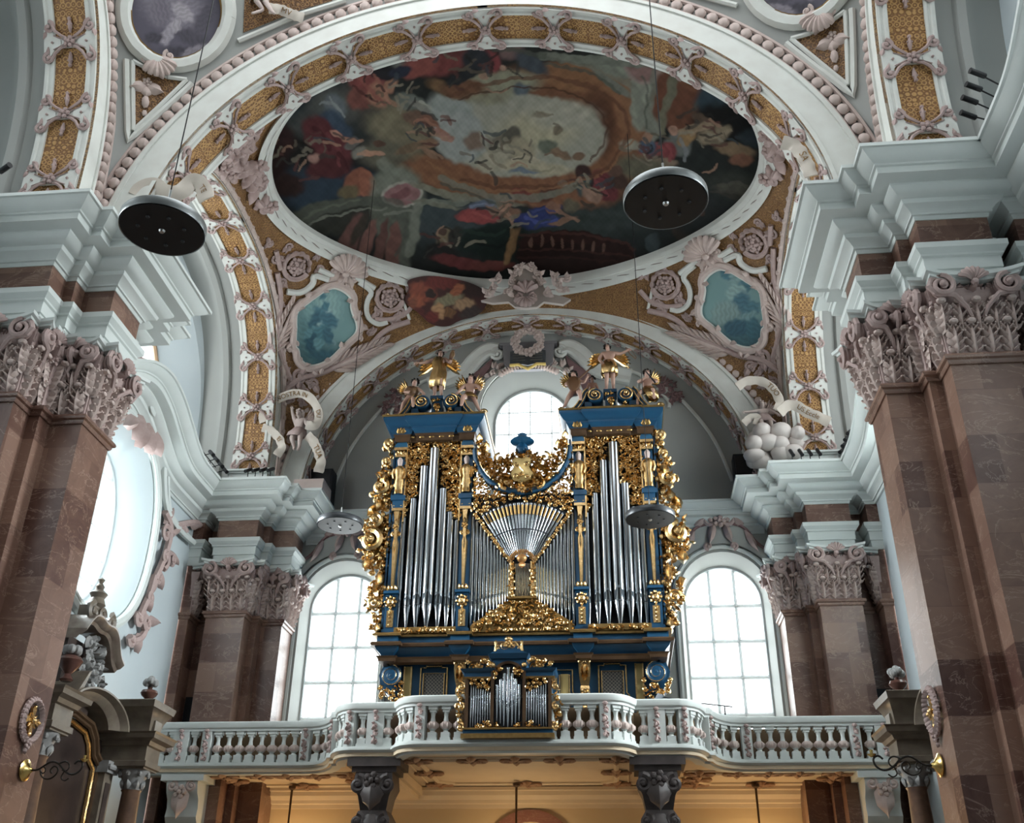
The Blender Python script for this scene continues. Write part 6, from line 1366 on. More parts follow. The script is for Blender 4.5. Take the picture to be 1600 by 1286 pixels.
# ------------------------------------------------------------------ stucco on the vaults
def smooth_closed(P, it=2):
    P = np.asarray(P, float)
    for _ in range(it):
        Q = np.empty((2*len(P), P.shape[1])); n_ = np.roll(P, -1, 0); Q[0::2] = .75*P+.25*n_; Q[1::2] = .25*P+.75*n_; P = Q
    return P
def smooth_open(P, it=2):
    P = np.asarray(P, float)
    for _ in range(it):
        Q = [P[0]]
        for a, c_ in zip(P[:-1], P[1:]): Q += [.75*a+.25*c_, .25*a+.75*c_]
        Q.append(P[-1]); P = np.array(Q)
    return P
def hits(S, pts): return np.array([S.hit(x, y) for x, y in pts])
def lift(S, P, h): return P+S.nrm(P)*h
def vault_tube(mb, S, P, r, h=.03, closed=False, flat=None, n=7):
    P = S.snap(P); Q = lift(S, P, h)
    if closed: Q = np.vstack([Q, Q[:1]])
    mb.tube(Q, r, n)
def vault_fill(mb, S, P, h, rings=6):
    """surface patch inside closed outline P, following the vault"""
    c = P.mean(0); L_ = []
    for k in range(rings+1):
        f = k/rings; Q = S.snap(c+(P-c)*max(f, .02)); L_.append(lift(S, Q, h))
    mb.loft(L_, True, True, False); return L_
def pendant_group(S, sx, cx, cy, px_out, name, label, cat): pass
def place_px(S, mb, ornament, px, py, ang=0, sc=1., sx=1):
    C_ = S.hit(px, py)
    mb.join(ornament, S.place(C_, ang, sc))
TEAL = bpy.data.materials.new('teal_grisaille')
def painted(name, c0, shapes, noise=.08):
    """flat painting material in the object's UV-like local px attribute is stored per vertex instead"""
    M = bpy.data.materials.new(name); M.use_nodes = True; t = M.node_tree
    at = t.nodes.new('ShaderNodeAttribute'); at.attribute_name = 'paint'; t.links.new(at.outputs['Color'], t.nodes['Principled BSDF'].inputs['Base Color'])
    t.nodes['Principled BSDF'].inputs['Roughness'].default_value = .7; return M
PAINT_M = painted('picture_paint', None, None)
def paint_patch(S, outline_px, base, shapes, h, name, parent, sx, rings=34, nseg=120, gain=1.):
    """painted patch: picture colours by simple shapes laid out in the picture's own units"""
    O = smooth_closed(outline_px, 2); c = O.mean(0)
    d = np.r_[0, np.cumsum(np.linalg.norm(np.diff(np.vstack([O, O[:1]]), axis=0), axis=1))]; s = np.linspace(0, d[-1], nseg, endpoint=False); OO = np.vstack([O, O[:1]])
    O = np.stack([np.interp(s, d, OO[:, 0]), np.interp(s, d, OO[:, 1])], 1)
    edge = S.snap(hits(S, O)); cen = S.hit(*c)
    V = []; C2 = []
    for k in range(rings+1):
        f = max(k/rings, .012); V.append(lift(S, S.snap(cen+(edge-cen)*f), h)); C2.append(c+(O-c)*f)
    X = np.array(C2)[..., 0]; Y = np.array(C2)[..., 1]; rg = np.random.RandomState(3)
    wx = X+1.2*np.sin(Y*.5)+.8*np.sin(X*.7+Y*.3); wy = Y+1.2*np.sin(X*.45+1)+.7*np.sin(X*.4-Y*.8)
    col = np.zeros(X.shape+(3,))+lin(base)
    col *= (1+.10*np.sin((Y-c[1])*.03))[..., None]
    for q in shapes:
        x, y, rx, ry, rot, cc, soft = q; a = math.radians(rot); dx, dy = wx-x, wy-y
        e = np.sqrt(((dx*math.cos(a)+dy*math.sin(a))/rx)**2+((-dx*math.sin(a)+dy*math.cos(a))/ry)**2); k = 1-smoothstep(1-soft, 1+soft*.35+.02, e)
        fold = 1+.15*np.sin((dx*math.sin(a*1.7+x)+dy*math.cos(a*1.7+x))*.9+y); col = col*(1-k[..., None])+lin(cc)*fold[..., None]*k[..., None]
    b = MB(); b.loft(V, True, True, False)
    if sx < 0: b.xf(mirx); b.flip()
    o = b.build(name, PAINT_M, parent, angle=60)
    ca = o.data.color_attributes.new('paint', 'FLOAT_COLOR', 'POINT')
    ca.data.foreach_set('color', np.concatenate([np.clip(col*gain, 0, 1).reshape(-1, 3), np.ones((X.size, 1))], 1).astype(np.float32).ravel())
    return o
MED = [(360+x/3.215, 380+y/3.215) for x, y in ((425, 268), (500, 220), (562, 240), (605, 280), (598, 330), (628, 395), (632, 450), (575, 500), (520, 560), (480, 592), (430, 612), (385, 612), (345, 580), (340, 530), (322, 520), (328, 440), (325, 345), (370, 312))]
LEFT_FIG = [(500, 565, 60, 36, 0, (56, 92, 100), .7), (480, 520, 20, 60, 0, (84, 122, 126), .7), (507, 480, 30, 44, 10, (132, 164, 162), .7), (506, 500, 13, 26, 5, (140, 168, 168), .4), (512, 520, 7, 22, -25, (138, 166, 166), .35), (508, 478, 7, 8, 0, (66, 110, 122), .3), (503, 462, 6, 7, 0, (76, 118, 128), .3), (498, 490, 16, 10, 60, (70, 112, 124), .3), (514, 500, 16, 12, 40, (60, 100, 114), .3), (490, 500, 9, 18, 20, (52, 92, 106), .3), (503, 520, 18, 14, 0, (74, 118, 128), .3), (512, 525, 9, 16, -20, (58, 98, 112), .3), (486, 535, 12, 18, 0, (44, 84, 98), .35), (497, 537, 9, 10, 0, (98, 140, 146), .3), (482, 520, 6, 14, 40, (88, 130, 138), .3), (505, 555, 30, 8, 0, (52, 92, 104), .5), (480, 470, 14, 30, 0, (116, 152, 152), .6)]
RIGHT_FIG = [(500, 560, 60, 30, 0, (66, 100, 108), .7), (500, 455, 24, 20, 0, (126, 152, 150), .6), (508, 455, 15, 12, 20, (66, 108, 120), .25), (499, 460, 9, 8, 0, (120, 150, 150), .25), (487, 480, 12, 10, 0, (62, 104, 116), .3), (500, 488, 18, 16, 0, (128, 156, 154), .3), (494, 505, 16, 20, -20, (62, 100, 114), .3), (480, 515, 18, 12, 30, (70, 110, 122), .3), (488, 528, 20, 9, 30, (112, 144, 146), .3), (520, 520, 26, 24, 0, (118, 142, 140), .35), (505, 540, 24, 14, 0, (54, 90, 104), .3), (478, 545, 14, 20, 0, (64, 104, 116), .3)]
SHELLO = MB(); shell(SHELLO, 0, -.1, .62, PI*.08, PI*.92, 9, .16, .02); leaf(SHELLO, 0, -.05, -PI/2, .55, .25, .12); 
for s in (-1, 1): scroll(SHELLO, s*.28, -.12, .17, PI/2, s, .06); leaf(SHELLO, s*.1, -.1, -PI/2+s*.6, .5, .16, .12)
SHELLO.ball((0, -.08, .16), .1, 8, 5)
WREATH = MB()
for k in range(12):
    a = 2*PI*k/12; leaf(WREATH, .46*math.cos(a), .46*math.sin(a), a+2.0, .3, .1, .1, .03)
WREATH.tube([(.42*math.cos(a), .42*math.sin(a), .05) for a in np.linspace(.3, 2*PI, 30)], np.linspace(.05, .1, 30), 6)
for k in range(5): flower(WREATH, .17*math.cos(k*1.26), .17*math.sin(k*1.26), .17, .04)
flower(WREATH, 0, 0, .16, .14)
PALM = MB()
for k in range(9):
    t = k/8
    for s in (-1, 1): leaf(PALM, s*.05, -.8+1.5*t, PI/2-s*(.5-.25*t), .62-.2*t, .09, .13, .02, 1, 6)
PALM.tube([(0, -.85, .05), (.05, -.2, .1), (0, .75, .06)], [.05, .06, .02], 6)
for sx in (1, -1):         # the photo's left side is sx = 1 here; -1 mirrors it to the right
    sd = 'left' if sx > 0 else 'right'
    cen = ORG.hit(507, 515)*np.array([sx, 1, 1])
    def sb(mb, nm, mt, parent):
        if sx < 0: mb.xf(mirx); mb.flip()
        return mb.build(nm, mt, parent)
    med = thing('painted_medallion', 'blue-grey painted figure in a curved pink stucco frame, %s of the back arch' % sd, 'painting', tuple(cen))
    paint_patch(ORG, MED, (112, 146, 146), LEFT_FIG if sx > 0 else RIGHT_FIG, .06, 'picture', med, sx)
    mo = hits(ORG, smooth_closed(MED, 2)); cm = mo.mean(0)
    b = MB(); vault_tube(b, ORG, cm+(mo-cm)*1.03, .05, .1, True); sb(b, 'inner_lip', WC, med)
    b = MB(); vault_tube(b, ORG, cm+(mo-cm)*1.12, .12, .08, True)
    for i in range(0, len(mo), 4):
        C_ = ORG.snap(cm+(mo[i]-cm)*1.14); q = MB(); leaf(q, 0, 0, i*.3, .3, .12, .1, .1); scroll(q, .1, 0, .1, i, 1, .04, 1.2, .1) if i % 8 == 0 else None
        b.join(q, ORG.place(C_))
    sb(b, 'stucco_frame', PKL, med)
    orn = thing('stucco_ornament', 'pink scrolls, palms and shell around the %s painted medallion' % sd, 'ornament', tuple(cen+np.array([0, .01, 0])))
    b = MB(); place_px(ORG, b, SHELLO, 540, 422, 0, 1.15); sb(b, 'shell', PKL, orn)
    for px, py, sc in ((462, 415, 1.0), (609, 465, 1.0)):
        b = MB(); place_px(ORG, b, WREATH, px, py, 0, sc); sb(b, 'rosette_scroll', PK, orn)
    for px, py, an, sc in ((441, 512, -.05, 1.05), (560, 556, -.95, 1.15)):
        b = MB(); place_px(ORG, b, PALM, px, py, an, sc); sb(b, 'palm_branch', PKL, orn)
    for pts, r in (([(447, 455), (470, 458), (490, 442), (487, 428), (512, 436)], .1), ([(640, 500), (630, 470)], .05), ([(560, 440), (583, 455), (572, 470), (572, 495), (590, 508), (605, 503)], .09), ([(497, 420), (520, 430)], .09), ([(555, 432), (585, 450)], .09)):
        b = MB(); vault_tube(b, ORG, smooth_open(hits(ORG, pts), 2), r, .05); sb(b, 'white_band', WC, orn)
    for pts, r in (([(432, 425), (438, 460), (436, 490), (430, 520), (440, 560), (452, 590)], .09), ([(445, 610), (470, 590), (500, 585), (530, 570), (575, 545), (600, 515), (640, 502)], .09), ([(650, 470), (635, 490), (610, 500), (585, 498)], .08), ([(430, 390), (437, 420)], .08)):
        b = MB(); vault_tube(b, ORG, smooth_open(hits(ORG, pts), 2), r, .05); sb(b, 'scroll_stem', PK, orn)
    rn = random.Random(8)
    for px, py, sc in ((468, 590, .9), (490, 600, .7), (455, 600, .6), (475, 612, .6), (445, 580, .5), (470, 630, .5), (455, 625, .5), (440, 440, .6), (430, 405, .6), (500, 420, .5), (590, 490, .6), (625, 490, .7), (578, 425, .5), (600, 430, .5), (640, 445, .6), (615, 500, .5), (438, 475, .45), (495, 400, .4), (580, 520, .5), (610, 435, .45), (420, 380, .5), (450, 385, .5)):
        b = MB(); q = MB(); scroll(q, 0, 0, .26, rn.uniform(0, 6), rn.choice((-1, 1)), .08); leaf(q, 0, 0, rn.uniform(0, 6), .55, .18, .16); leaf(q, 0, 0, rn.uniform(0, 6), .5, .15, .14); flower(q, .1, .1, .16, .05)
        place_px(ORG, b, q, px, py, rn.uniform(0, 6), sc); sb(b, 'scrollwork', PK, orn)
    # dark floral stucco at the near corner beside the painting
    C2 = np.array([-6.9, 17.6, 19.2]) if False else None
    hid = thing('stucco_ornament', 'dense pink floral stucco between the ceiling painting and the %s side arch' % sd, 'ornament', (-6.9*sx, 19.0, 19.8))
    b = MB()
    for i in range(26):
        x = -rn.uniform(6.35, 7.5); y = rn.uniform(16.9, 22.0); P = np.array([x, y, ORG.z(x, y)])
        if (x/VW)**2+((y-21.85)/VD)**2 < KR-.02: continue
        q = MB(); scroll(q, 0, 0, .28, rn.uniform(0, 6), rn.choice((-1, 1)), .09); flower(q, .2, .1, .24, .05); leaf(q, 0, 0, rn.uniform(0, 6), .6, .2, .2); leaf(q, 0, 0, rn.uniform(0, 6), .5, .2, .2)
        b.join(q, ORG.place(P, rn.uniform(0, 6), 1.0))
    sb(b, 'floral_mass', PK, hid)
    b = MB(); e, _ = arch_path(5.25, 6.22, 2.5, 0, PI, 90); P = np.stack([np.full(90, -7.62), 21.85+e[:, 0], 14.0+e[:, 1]], 1); b.tube(ORG.snap(P)+np.array([.05, 0, 0]), .09, 6)
    for q in ORG.snap(P)[::2]: b.ball(q+np.array([.1, 0, 0]), (.08, .1, .1), 5, 3)
    sb(b, 'beaded_edge', PKL, hid)
    # camera bay: oval medallion and triangular gilded panel
    N = NAV
    OV = [(275+86*math.cos(a), 22+83*math.sin(a)) for a in np.linspace(0, 2*PI, 20, endpoint=False)]
    cn = N.hit(275, 22)*np.array([sx, 1, 1])
    m2 = thing('oval_medallion', 'grey painted scene in a white oval frame at the top %s corner' % sd, 'painting', tuple(cn))
    shp = [(270, 10, 60, 40, 20, (120, 114, 124), .6), (285, 20, 22, 12, 40, (150, 144, 150), .3), (262, 55, 10, 20, 25, (142, 136, 144), .3), (300, 60, 30, 14, 20, (66, 62, 72), .4), (250, 20, 20, 26, 0, (106, 100, 110), .4), (320, 30, 14, 34, 30, (74, 70, 80), .4), (290, 85, 40, 12, 10, (52, 48, 58), .5), (240, 60, 16, 10, 0, (60, 56, 66), .4), (275, 40, 9, 12, 0, (150, 144, 150), .3), (305, 80, 26, 8, -20, (120, 114, 122), .3), (255, -20, 60, 20, 0, (100, 96, 108), .5)]
    OVi = [(275+72*math.cos(a), 20+74*math.sin(a)) for a in np.linspace(0, 2*PI, 20, endpoint=False)]
    paint_patch(N, OVi, (78, 74, 86), shp, .03, 'picture', m2, sx)
    oi = hits(N, smooth_closed(OVi, 2)); oc = oi.mean(0)
    b = MB(); vault_tube(b, N, oc+(oi-oc)*1.03, .055, .05, True); sb(b, 'gilt_rim', GOD, m2)
    b = MB(); vault_tube(b, N, oc+(oi-oc)*1.16, .17, .03, True); vault_tube(b, N, oc+(oi-oc)*1.27, .06, .05, True); sb(b, 'white_frame', WC, m2)
    b = MB(); q = MB(); shell(q, 0, .1, .5, PI*1.15, PI*1.85, 7, .14, .05); leaf(q, 0, .1, -PI/2, .6, .2, .14, .05)
    for s in (-1, 1): leaf(q, 0, .15, -PI/2+s*1.0, .5, .16, .14, .05); scroll(q, s*.3, .12, .14, PI/2, s, .05, 1.3, .08)
    place_px(N, b, q, 247, 100, .45, .85); sb(b, 'acanthus_clasp', PKL, m2)
    TRI = [(207, 97), (208, 206), (292, 126), (262, 122), (232, 110)]
    tp_ = thing('gilded_panel', 'triangular brown gilded panel under the oval medallion at the top %s corner' % sd, 'panel', tuple(N.hit(225, 140)*np.array([sx, 1, 1])))
    b = MB(); P = hits(N, TRI); vault_fill(b, N, P, .02, 6); sb(b, 'relief_ground', GPD, tp_)
    b = MB()
    for k in range(5):
        P = hits(N, [TRI[k], TRI[(k+1) % 5]]); P = N.snap(np.linspace(P[0], P[1], 10)); b.tube(lift(N, P, .05), .05, 6)
    P = hits(N, [(197, 95), (200, 222), (300, 132)]); b.tube(lift(N, N.snap(np.vstack([np.linspace(P[0], P[1], 10), np.linspace(P[1], P[2], 10)[1:]])), .04), .07, 6); sb(b, 'white_frame', WC, tp_)
    b = MB(); q = MB(); flower(q, 0, .35, .13); leaf(q, 0, .25, -.3, .45, .18, .12); leaf(q, 0, .25, PI+.3, .45, .18, .12); leaf(q, 0, .25, -PI/2, .35, .16, .1); q.ball((0, -.2, .06), (.1, .18, .08), 7, 5); q.ball((0, -.5, .05), (.07, .1, .06), 6, 4)
    place_px(N, b, q, 228, 150, .12, .85); sb(b, 'hanging_leaves', PKL, tp_)
    T2 = [(380, 52), (470, 16), (520, 2), (500, -20), (400, -30), (382, 0)]
    tp2 = thing('gilded_panel', 'brown gilded panel between the oval medallion and the arch at the top %s' % sd, 'panel', tuple(NAV.hit(420, 0)*np.array([sx, 1, 1])))
    b = MB(); P = hits(NAV, T2); vault_fill(b, NAV, P, .02, 6); sb(b, 'relief_ground', GPD, tp2)
    b = MB(); P = hits(NAV, [(372, 66), (470, 24), (540, 2)]); b.tube(lift(NAV, NAV.snap(np.vstack([np.linspace(P[0], P[1], 10), np.linspace(P[1], P[2], 10)[1:]])), .05), .06, 6); sb(b, 'white_frame', WC, tp2)
# bead edge along the camera-bay side arches is part of those arches. Figures spilling over the painting's frame:
SPILL = [(628, 470), (640, 450), (632, 436), (665, 428), (700, 432), (735, 440), (758, 452), (762, 478), (745, 495), (718, 500), (700, 512), (672, 508), (655, 490)]
sh = [(660, 455, 24, 16, 20, (118, 60, 44), .25), (690, 440, 30, 12, 0, (92, 34, 28), .3), (740, 450, 24, 16, 0, (44, 24, 20), .4), (650, 470, 14, 10, 40, (134, 74, 52), .25), (672, 458, 9, 8, 0, (36, 22, 18), .25), (700, 468, 26, 10, -20, (120, 112, 88), .3), (715, 452, 8, 14, 50, (142, 84, 58), .25), (685, 486, 12, 14, 0, (160, 122, 88), .25), (702, 488, 10, 9, 0, (104, 72, 44), .25), (675, 495, 12, 10, 0, (96, 36, 30), .3), (725, 475, 18, 10, -10, (150, 120, 92), .3), (735, 488, 20, 10, -20, (54, 42, 40), .35), (650, 490, 14, 12, 0, (78, 30, 26), .3), (640, 480, 8, 20, 30, (110, 62, 46), .3)]
sp_o = paint_patch(ORG, SPILL, (58, 26, 22), sh, .16, 'painted_figures', None, 1)
tag(sp_o, 'red painted figures spilling over the lower edge of the oval ceiling painting', 'painting')
# crest over the back arch
cst = thing('stucco_crest', 'pink stucco crest with shell over the middle of the back arch', 'ornament', tuple(onY(822, 470, 26.4)))
YC = 26.3
def P2(x, y): p = onY(x, y, YC); return (p[0], p[2])
plate = [P2(*q) for q in ((752, 472), (768, 468), (785, 462), (795, 452), (796, 440), (806, 428), (812, 418), (830, 418), (838, 430), (848, 440), (850, 452), (862, 462), (880, 466), (892, 470), (880, 478), (850, 474), (840, 482), (822, 484), (805, 482), (795, 474), (770, 476))]
b = MB(); b.plate(plate, YC-.1, YC+.02); b.build('crest_plate', mat('taupe_stucco', (.36, .31, .28), .6), cst)
def orn2(px, py, q, sc=1., Y=None, ang=0):
    x, z = P2(px, py); ca, sa = math.cos(ang), math.sin(ang)
    return lambda p: np.stack([x+sc*(p[:, 0]*ca-p[:, 1]*sa), (YC-.1 if Y is None else Y)-sc*p[:, 2], z+sc*(p[:, 0]*sa+p[:, 1]*ca)], 1)
b = MB(); q = MB(); shell(q, 0, 0, .42, PI*.1, PI*.9, 5, .1); b.join(q, orn2(822, 462, q)); q = MB(); shell(q, 0, .1, .4, PI*1.1, PI*1.9, 7, .1); scroll(q, -.25, .12, .15, PI/2, -1, .05); scroll(q, .25, .12, .15, PI/2, 1, .05); b.join(q, orn2(822, 472, q)); b.build('shell', PK, cst)
b = MB(); rn = random.Random(1)
for px, py in ((800, 445), (812, 425), (832, 425), (846, 446), (795, 460), (855, 462), (772, 455), (778, 440), (762, 462), (872, 450), (868, 436), (882, 458), (815, 418), (828, 418), (805, 432), (840, 434), (885, 440)):
    q = MB(); scroll(q, 0, 0, .13, rn.uniform(0, 6), rn.choice((-1, 1)), .05); leaf(q, 0, 0, rn.uniform(0, 6), .3, .1, .1); leaf(q, 0, 0, rn.uniform(.8, 2.4), .28, .1, .1); flower(q, .05, .05, .1, .05); b.join(q, orn2(px, py, q))
b.build('scrollwork', PKL, cst)
# back wall: volutes, book and wreath over the upper window, hood mouldings over the side windows
YW = 28.42
tr_n = 1
for s in (-1, 1):
    X = lambda x: OX+s*x-.1
    b = MB(); P = smooth_open([(X(1.05), YW, 19.55), (X(1.35), YW, 19.62), (X(1.75), YW, 19.3), (X(2.1), YW, 18.75), (X(2.7), YW, 18.5), (X(3.3), YW, 18.35)], 2)
    nP = len(P); side_v = np.tile([0, 0, 1.0], (nP, 1)); out = np.tile([0, -1.0, 0], (nP, 1)); T = np.gradient(P, axis=0); T /= np.linalg.norm(T, axis=1)[:, None]; side_v = np.cross(out, T)*(1 if s < 0 else -1)
    b.sweepc(P, side_v, out, [(-.28, 0), (-.28, .12), (-.2, .16), (-.1, .1), (.0, .1), (.08, .16), (.2, .2), (.26, .14), (.28, 0)]); structure(b.build('trim_%d' % tr_n, WC, angle=35)); tr_n += 1
    b = MB(); q = MB(); scroll(q, X(1.02), 19.4, .24, PI/2, -s, .08, 1.6); b.join(q, toXZ(YW-.05)); structure(b.build('trim_%d' % tr_n, WC)); tr_n += 1
    # plain raised lines on the wall
    for pts in ([(X(2.2), 18.95), (X(3.6), 18.55), (X(3.75), 18.2), (X(3.6), 17.95), (X(3.9), 17.7), (X(4.3), 17.75), (X(4.55), 17.9), (X(5.3), 16.9), (X(5.85), 15.9), (X(6.2), 14.6)], [(X(4.2), 17.75), (X(4.5), 17.45), (X(4.45), 17.2)], [(X(4.0), 17.75), (X(4.3), 18.05), (X(4.5), 17.85)]):
        b = MB(); P = smooth_open([(x, YW, z) for x, z in pts], 2); b.tube(P, .06, 6); structure(b.build('trim_%d' % tr_n, WC)); tr_n += 1
    b = MB(); q = MB(); foliage(q, [(X(3.9), 17.5), (X(4.8), 17.35), (X(4.9), 17.6), (X(4.5), 18.3), (X(4.1), 18.3)], .22, 17+s, .05); b.join(q, toXZ(YW)); structure(b.build('trim_%d' % tr_n, PKD)); tr_n += 1
    # dark rose panels beside the window arch
    pan = [(X(1.75), 17.9), (X(2.1), 18.25), (X(2.0), 18.6), (X(1.6), 18.9), (X(1.2), 19.3), (X(1.3), 18.9), (X(1.6), 18.5)]
    b = MB(); b.plate(pan, YW-.05, YW+.05); structure(b.build('trim_%d' % tr_n, PKD)); tr_n += 1
    for q_ in (0,):
        b = MB(); t_ = MB(); garland(t_, [(X(.5), 19.05), (X(1.05), 19.0), (X(1.35), 18.6)], .17, 4, .1)
        for k in range(9): leaf(t_, X(.25+k*.09), 18.98-.012*k*k*.3, -PI/2-s*.5, .26, .1, .14, .1)
        b.join(t_, toXZ(YW)); fg = b.build('flower_garland', PKL); tag(fg, 'pink flower garland on the %s of the open book above the window arch' % ('left' if s < 0 else 'right'), 'garland')
    # hood over side window
    cx = s*5.58
    hood = thing('window_hood', 'curved grey hood with pink shell scrolls over the %s window' % ('left' if s < 0 else 'right'), 'ornament', (cx, YW, 12.8))
    outl = [(cx-1.75, 11.9), (cx-1.4, 12.25), (cx-1.0, 12.55), (cx-.75, 13.05), (cx-.35, 13.18), (cx+.35, 13.18), (cx+.75, 13.05), (cx+1.0, 12.55), (cx+1.4, 12.25), (cx+1.75, 11.9)]
    O2 = smooth_open(outl, 2); b = MB(); lo = [(cx+1.5*math.cos(a), 11.1+1.45*math.sin(a)) for a in np.linspace(PI-.55, .55, len(O2))]
    b.loft([[(x, YW-.12, z) for x, z in O2], [(x, YW-.12, z) for x, z in lo]], False); b.loft([[(x, YW-.12, z) for x, z in O2], [(x, YW+.05, z) for x, z in O2]], False); b.build('hood_plate', WG, hood)
    b = MB(); b.tube([(x, YW-.14, z) for x, z in O2], .05, 6); b.build('hood_rim', PKD, hood)
    b = MB(); t_ = MB()
    for k in (-1, 1):
        scroll(t_, cx+k*.24, 13.25, .2, PI/2, -k, .07); leaf(t_, cx+k*.15, 13.2, -PI/2+k*.25, .75, .13, .14); scroll(t_, cx+k*.36, 12.45, .12, -PI/2, k, .05); leaf(t_, cx+k*.75, 12.95, -PI/2+k*.4, .8, .12, .1); leaf(t_, cx+k*.7, 13.1, PI/2+k*.9, .4, .14, .1); leaf(t_, cx+k*1.2, 12.4, -PI/2+k*.9, .5, .1, .1)
    flower(t_, cx, 13.2, .2, .08); b.join(t_, toXZ(YW-.14)); b.build('shell_scrolls', PK, hood)
    # outer moulding of the window arch
    b = MB(); o_ = arch_outline(cx, 1.4, 6.3, 11.1, 12.5); b.tube([(x, YW, z) for x, z in o_[1:]+o_[:1]], .07, 6); structure(b.build('trim_%d' % tr_n, W_)); tr_n += 1
b = MB(); o_ = arch_outline(0, 1.72, 14.0, 17.35, 19.12); b.tube([(x, YW, z) for x, z in o_[1:]+o_[:1]], .09, 6); structure(b.build('trim_%d' % tr_n, WC)); tr_n += 1
# block with open book and flower wreath
bx = OX-.1
blk = thing('keystone_block', 'grey keystone block behind the book and wreath above the window arch', 'block', (bx, YW, 19.4))
b = MB(); b.box(bx-.95, bx+.95, YW-.3, YW, 19.62, 19.72); b.loft([[(bx-w, YW-d, z), (bx+w, YW-d, z), (bx+w, YW+.02, z), (bx-w, YW+.02, z)] for z, w, d in ((18.75, .55, .15), (18.95, .8, .25), (19.62, .85, .28))]); b.build('stone', mat('grey_block', (.22, .21, .22), .6), blk)
bk = thing('open_book', 'dark open book with gilt page edges under the flower wreath', 'book', (bx, YW-.35, 18.9))
b = MB()
for s in (-1, 1): b.loft([[(bx+s*x, YW-y, z) for x, y in ((0, .36), (.2, .44), (.4, .46), (.58, .4))]+[(bx+s*x, YW-y+.06, z) for x, y in ((.58, .4), (.4, .46), (.2, .44), (0, .36))] for z in (18.78, 19.3)])
b.build('pages', mat('slate_page', (.07, .075, .08), .5, col2=(.04, .042, .045), nscale=8), bk)
b = MB(); b.tube([(bx-.58, YW-.42, 18.76), (bx-.3, YW-.48, 18.74), (bx, YW-.38, 18.62), (bx+.3, YW-.48, 18.74), (bx+.58, YW-.42, 18.76)], .055, 6); b.build('gilt_edge', mat('yellow_gilt', (.75, .55, .18), .4), bk)
b = MB()
for s in (-1, 1):
    for k in range(4): b.box(*sorted((bx+s*.08, bx+s*.48)), YW-.49, YW-.46, 18.9+k*.09, 18.915+k*.09)
b.build('text_lines', mat('worn_text', (.13, .12, .1), .6), bk)
wr = MB(); t_ = MB()
for k in range(22): a = 2*PI*k/22; flower(t_, bx+.42*math.cos(a), 19.62+.42*math.sin(a), .13+.03*(k % 3), .02*(k % 2))
wr.join(t_, toXZ(YW-.42)); tag(wr.build('flower_wreath', PKL), 'pink flower wreath hanging on the grey block above the open book', 'wreath')
# ------------------------------------------------------------------ round lamps hanging on cables
def disc_lamp(x, y, z, ztop, label, rod=.55, rim=LG):
    l = thing('disc_lamp', label, 'lamp', (x, y, z), 'round lamps on cables')
    b = MB(); b.lathe([(.0, .02), (.52, .02), (.545, .0), (.55, .01), (.55, .12), (.54, .135), (.0, .14)], (x, y, z), 48); b.build('housing', rim, l)
    b = MB(); b.lathe([(.0, -.004), (.525, -.004), (.525, .004), (.0, .004)], (x, y, z), 48); b.build('underside', BK, l, angle=20)
    for k in range(7):
        a = 2*PI*k/7; b = MB(); b.lathe([(.0, -.02), (.022, -.02), (.028, -.004), (.0, -.004)], (x+.3*math.cos(a), y+.3*math.sin(a), z), 8); b.build('spot', DG, l)
    b = MB(); b.lathe([(.0, -.03), (.03, -.03), (.045, -.004), (.0, -.004)], (x, y, z), 10); b.build('central_lens', ALU, l)
    b = MB(); b.lathe([(.016, .13), (.016, .13+rod), (.0, .13+rod)], (x, y, z), 8); b.build('rod', ALU, l)
    b = MB(); b.tube([(x, y, z+.13+rod), (x, y, ztop)], .009, 5); b.build('cable', BK, l)
disc_lamp(-3.34, 9.95, 9.97, 22.0, 'big black disc lamp on the left, in front of the left cornice')
disc_lamp(3.2, 10.4, 10.35, 22.0, 'big black disc lamp on the right, below the ceiling painting')
disc_lamp(-4.05, 22.03, 10.81, 22.3, 'small distant disc lamp left of the organ', .35, DG)
disc_lamp(3.24, 20.88, 10.28, 22.3, 'small distant disc lamp in front of the right organ tower', .35, DG)
# ------------------------------------------------------------------ spotlights and loudspeakers
def spotlight(p, label, yaw=0., pitch=-.6, L_=.28, r=.05, group=None, arm=None):
    s = thing('spotlight', label, 'spotlight', tuple(p), group)
    d = np.array([math.sin(yaw)*math.cos(pitch), -math.cos(yaw)*math.cos(pitch), math.sin(pitch)]); c = np.array(p, float)+np.array([0, 0, .2])
    b = MB(); b.tube([c-d*L_/2, c-d*L_/2*.9, c+d*L_/2*.8, c+d*L_/2], [r*.8, r, r, r*1.08], 10); b.build('barrel', BK, s)
    b = MB(); b.tube([c, np.array(p) if arm is None else np.array(arm)], .014, 5); b.build('bracket', BK, s)
    return s
for i, x in enumerate((-7.9, -7.68, -7.46, -7.24)): spotlight((x, 25.5, 13.86), ['outermost', 'second', 'third', 'innermost'][i]+' of four small black spotlights on the left back cornice', -.5, -.6, group='spotlights on the left back cornice')
for i, x in enumerate((7.4, 7.64, 7.88, 8.12)): spotlight((x, 25.5, 13.86), ['innermost', 'second', 'third', 'outermost'][i]+' of four small black spotlights on the right back cornice', .3, -1.0, group='spotlights on the right back cornice')
for i in range(4):
    y = 25.3+i*.38
    for sx, sd in ((-1, 'left'), (1, 'right')):
        spotlight((sx*9.0, y, 14.35), ['nearest', 'second', 'third', 'farthest'][i]+' black spotlight on the frame beside the %s plinth' % sd, sx*-.9, -.7, .34, .055, 'spotlights on the %s side frame' % sd, (sx*9.35, y, 14.45))
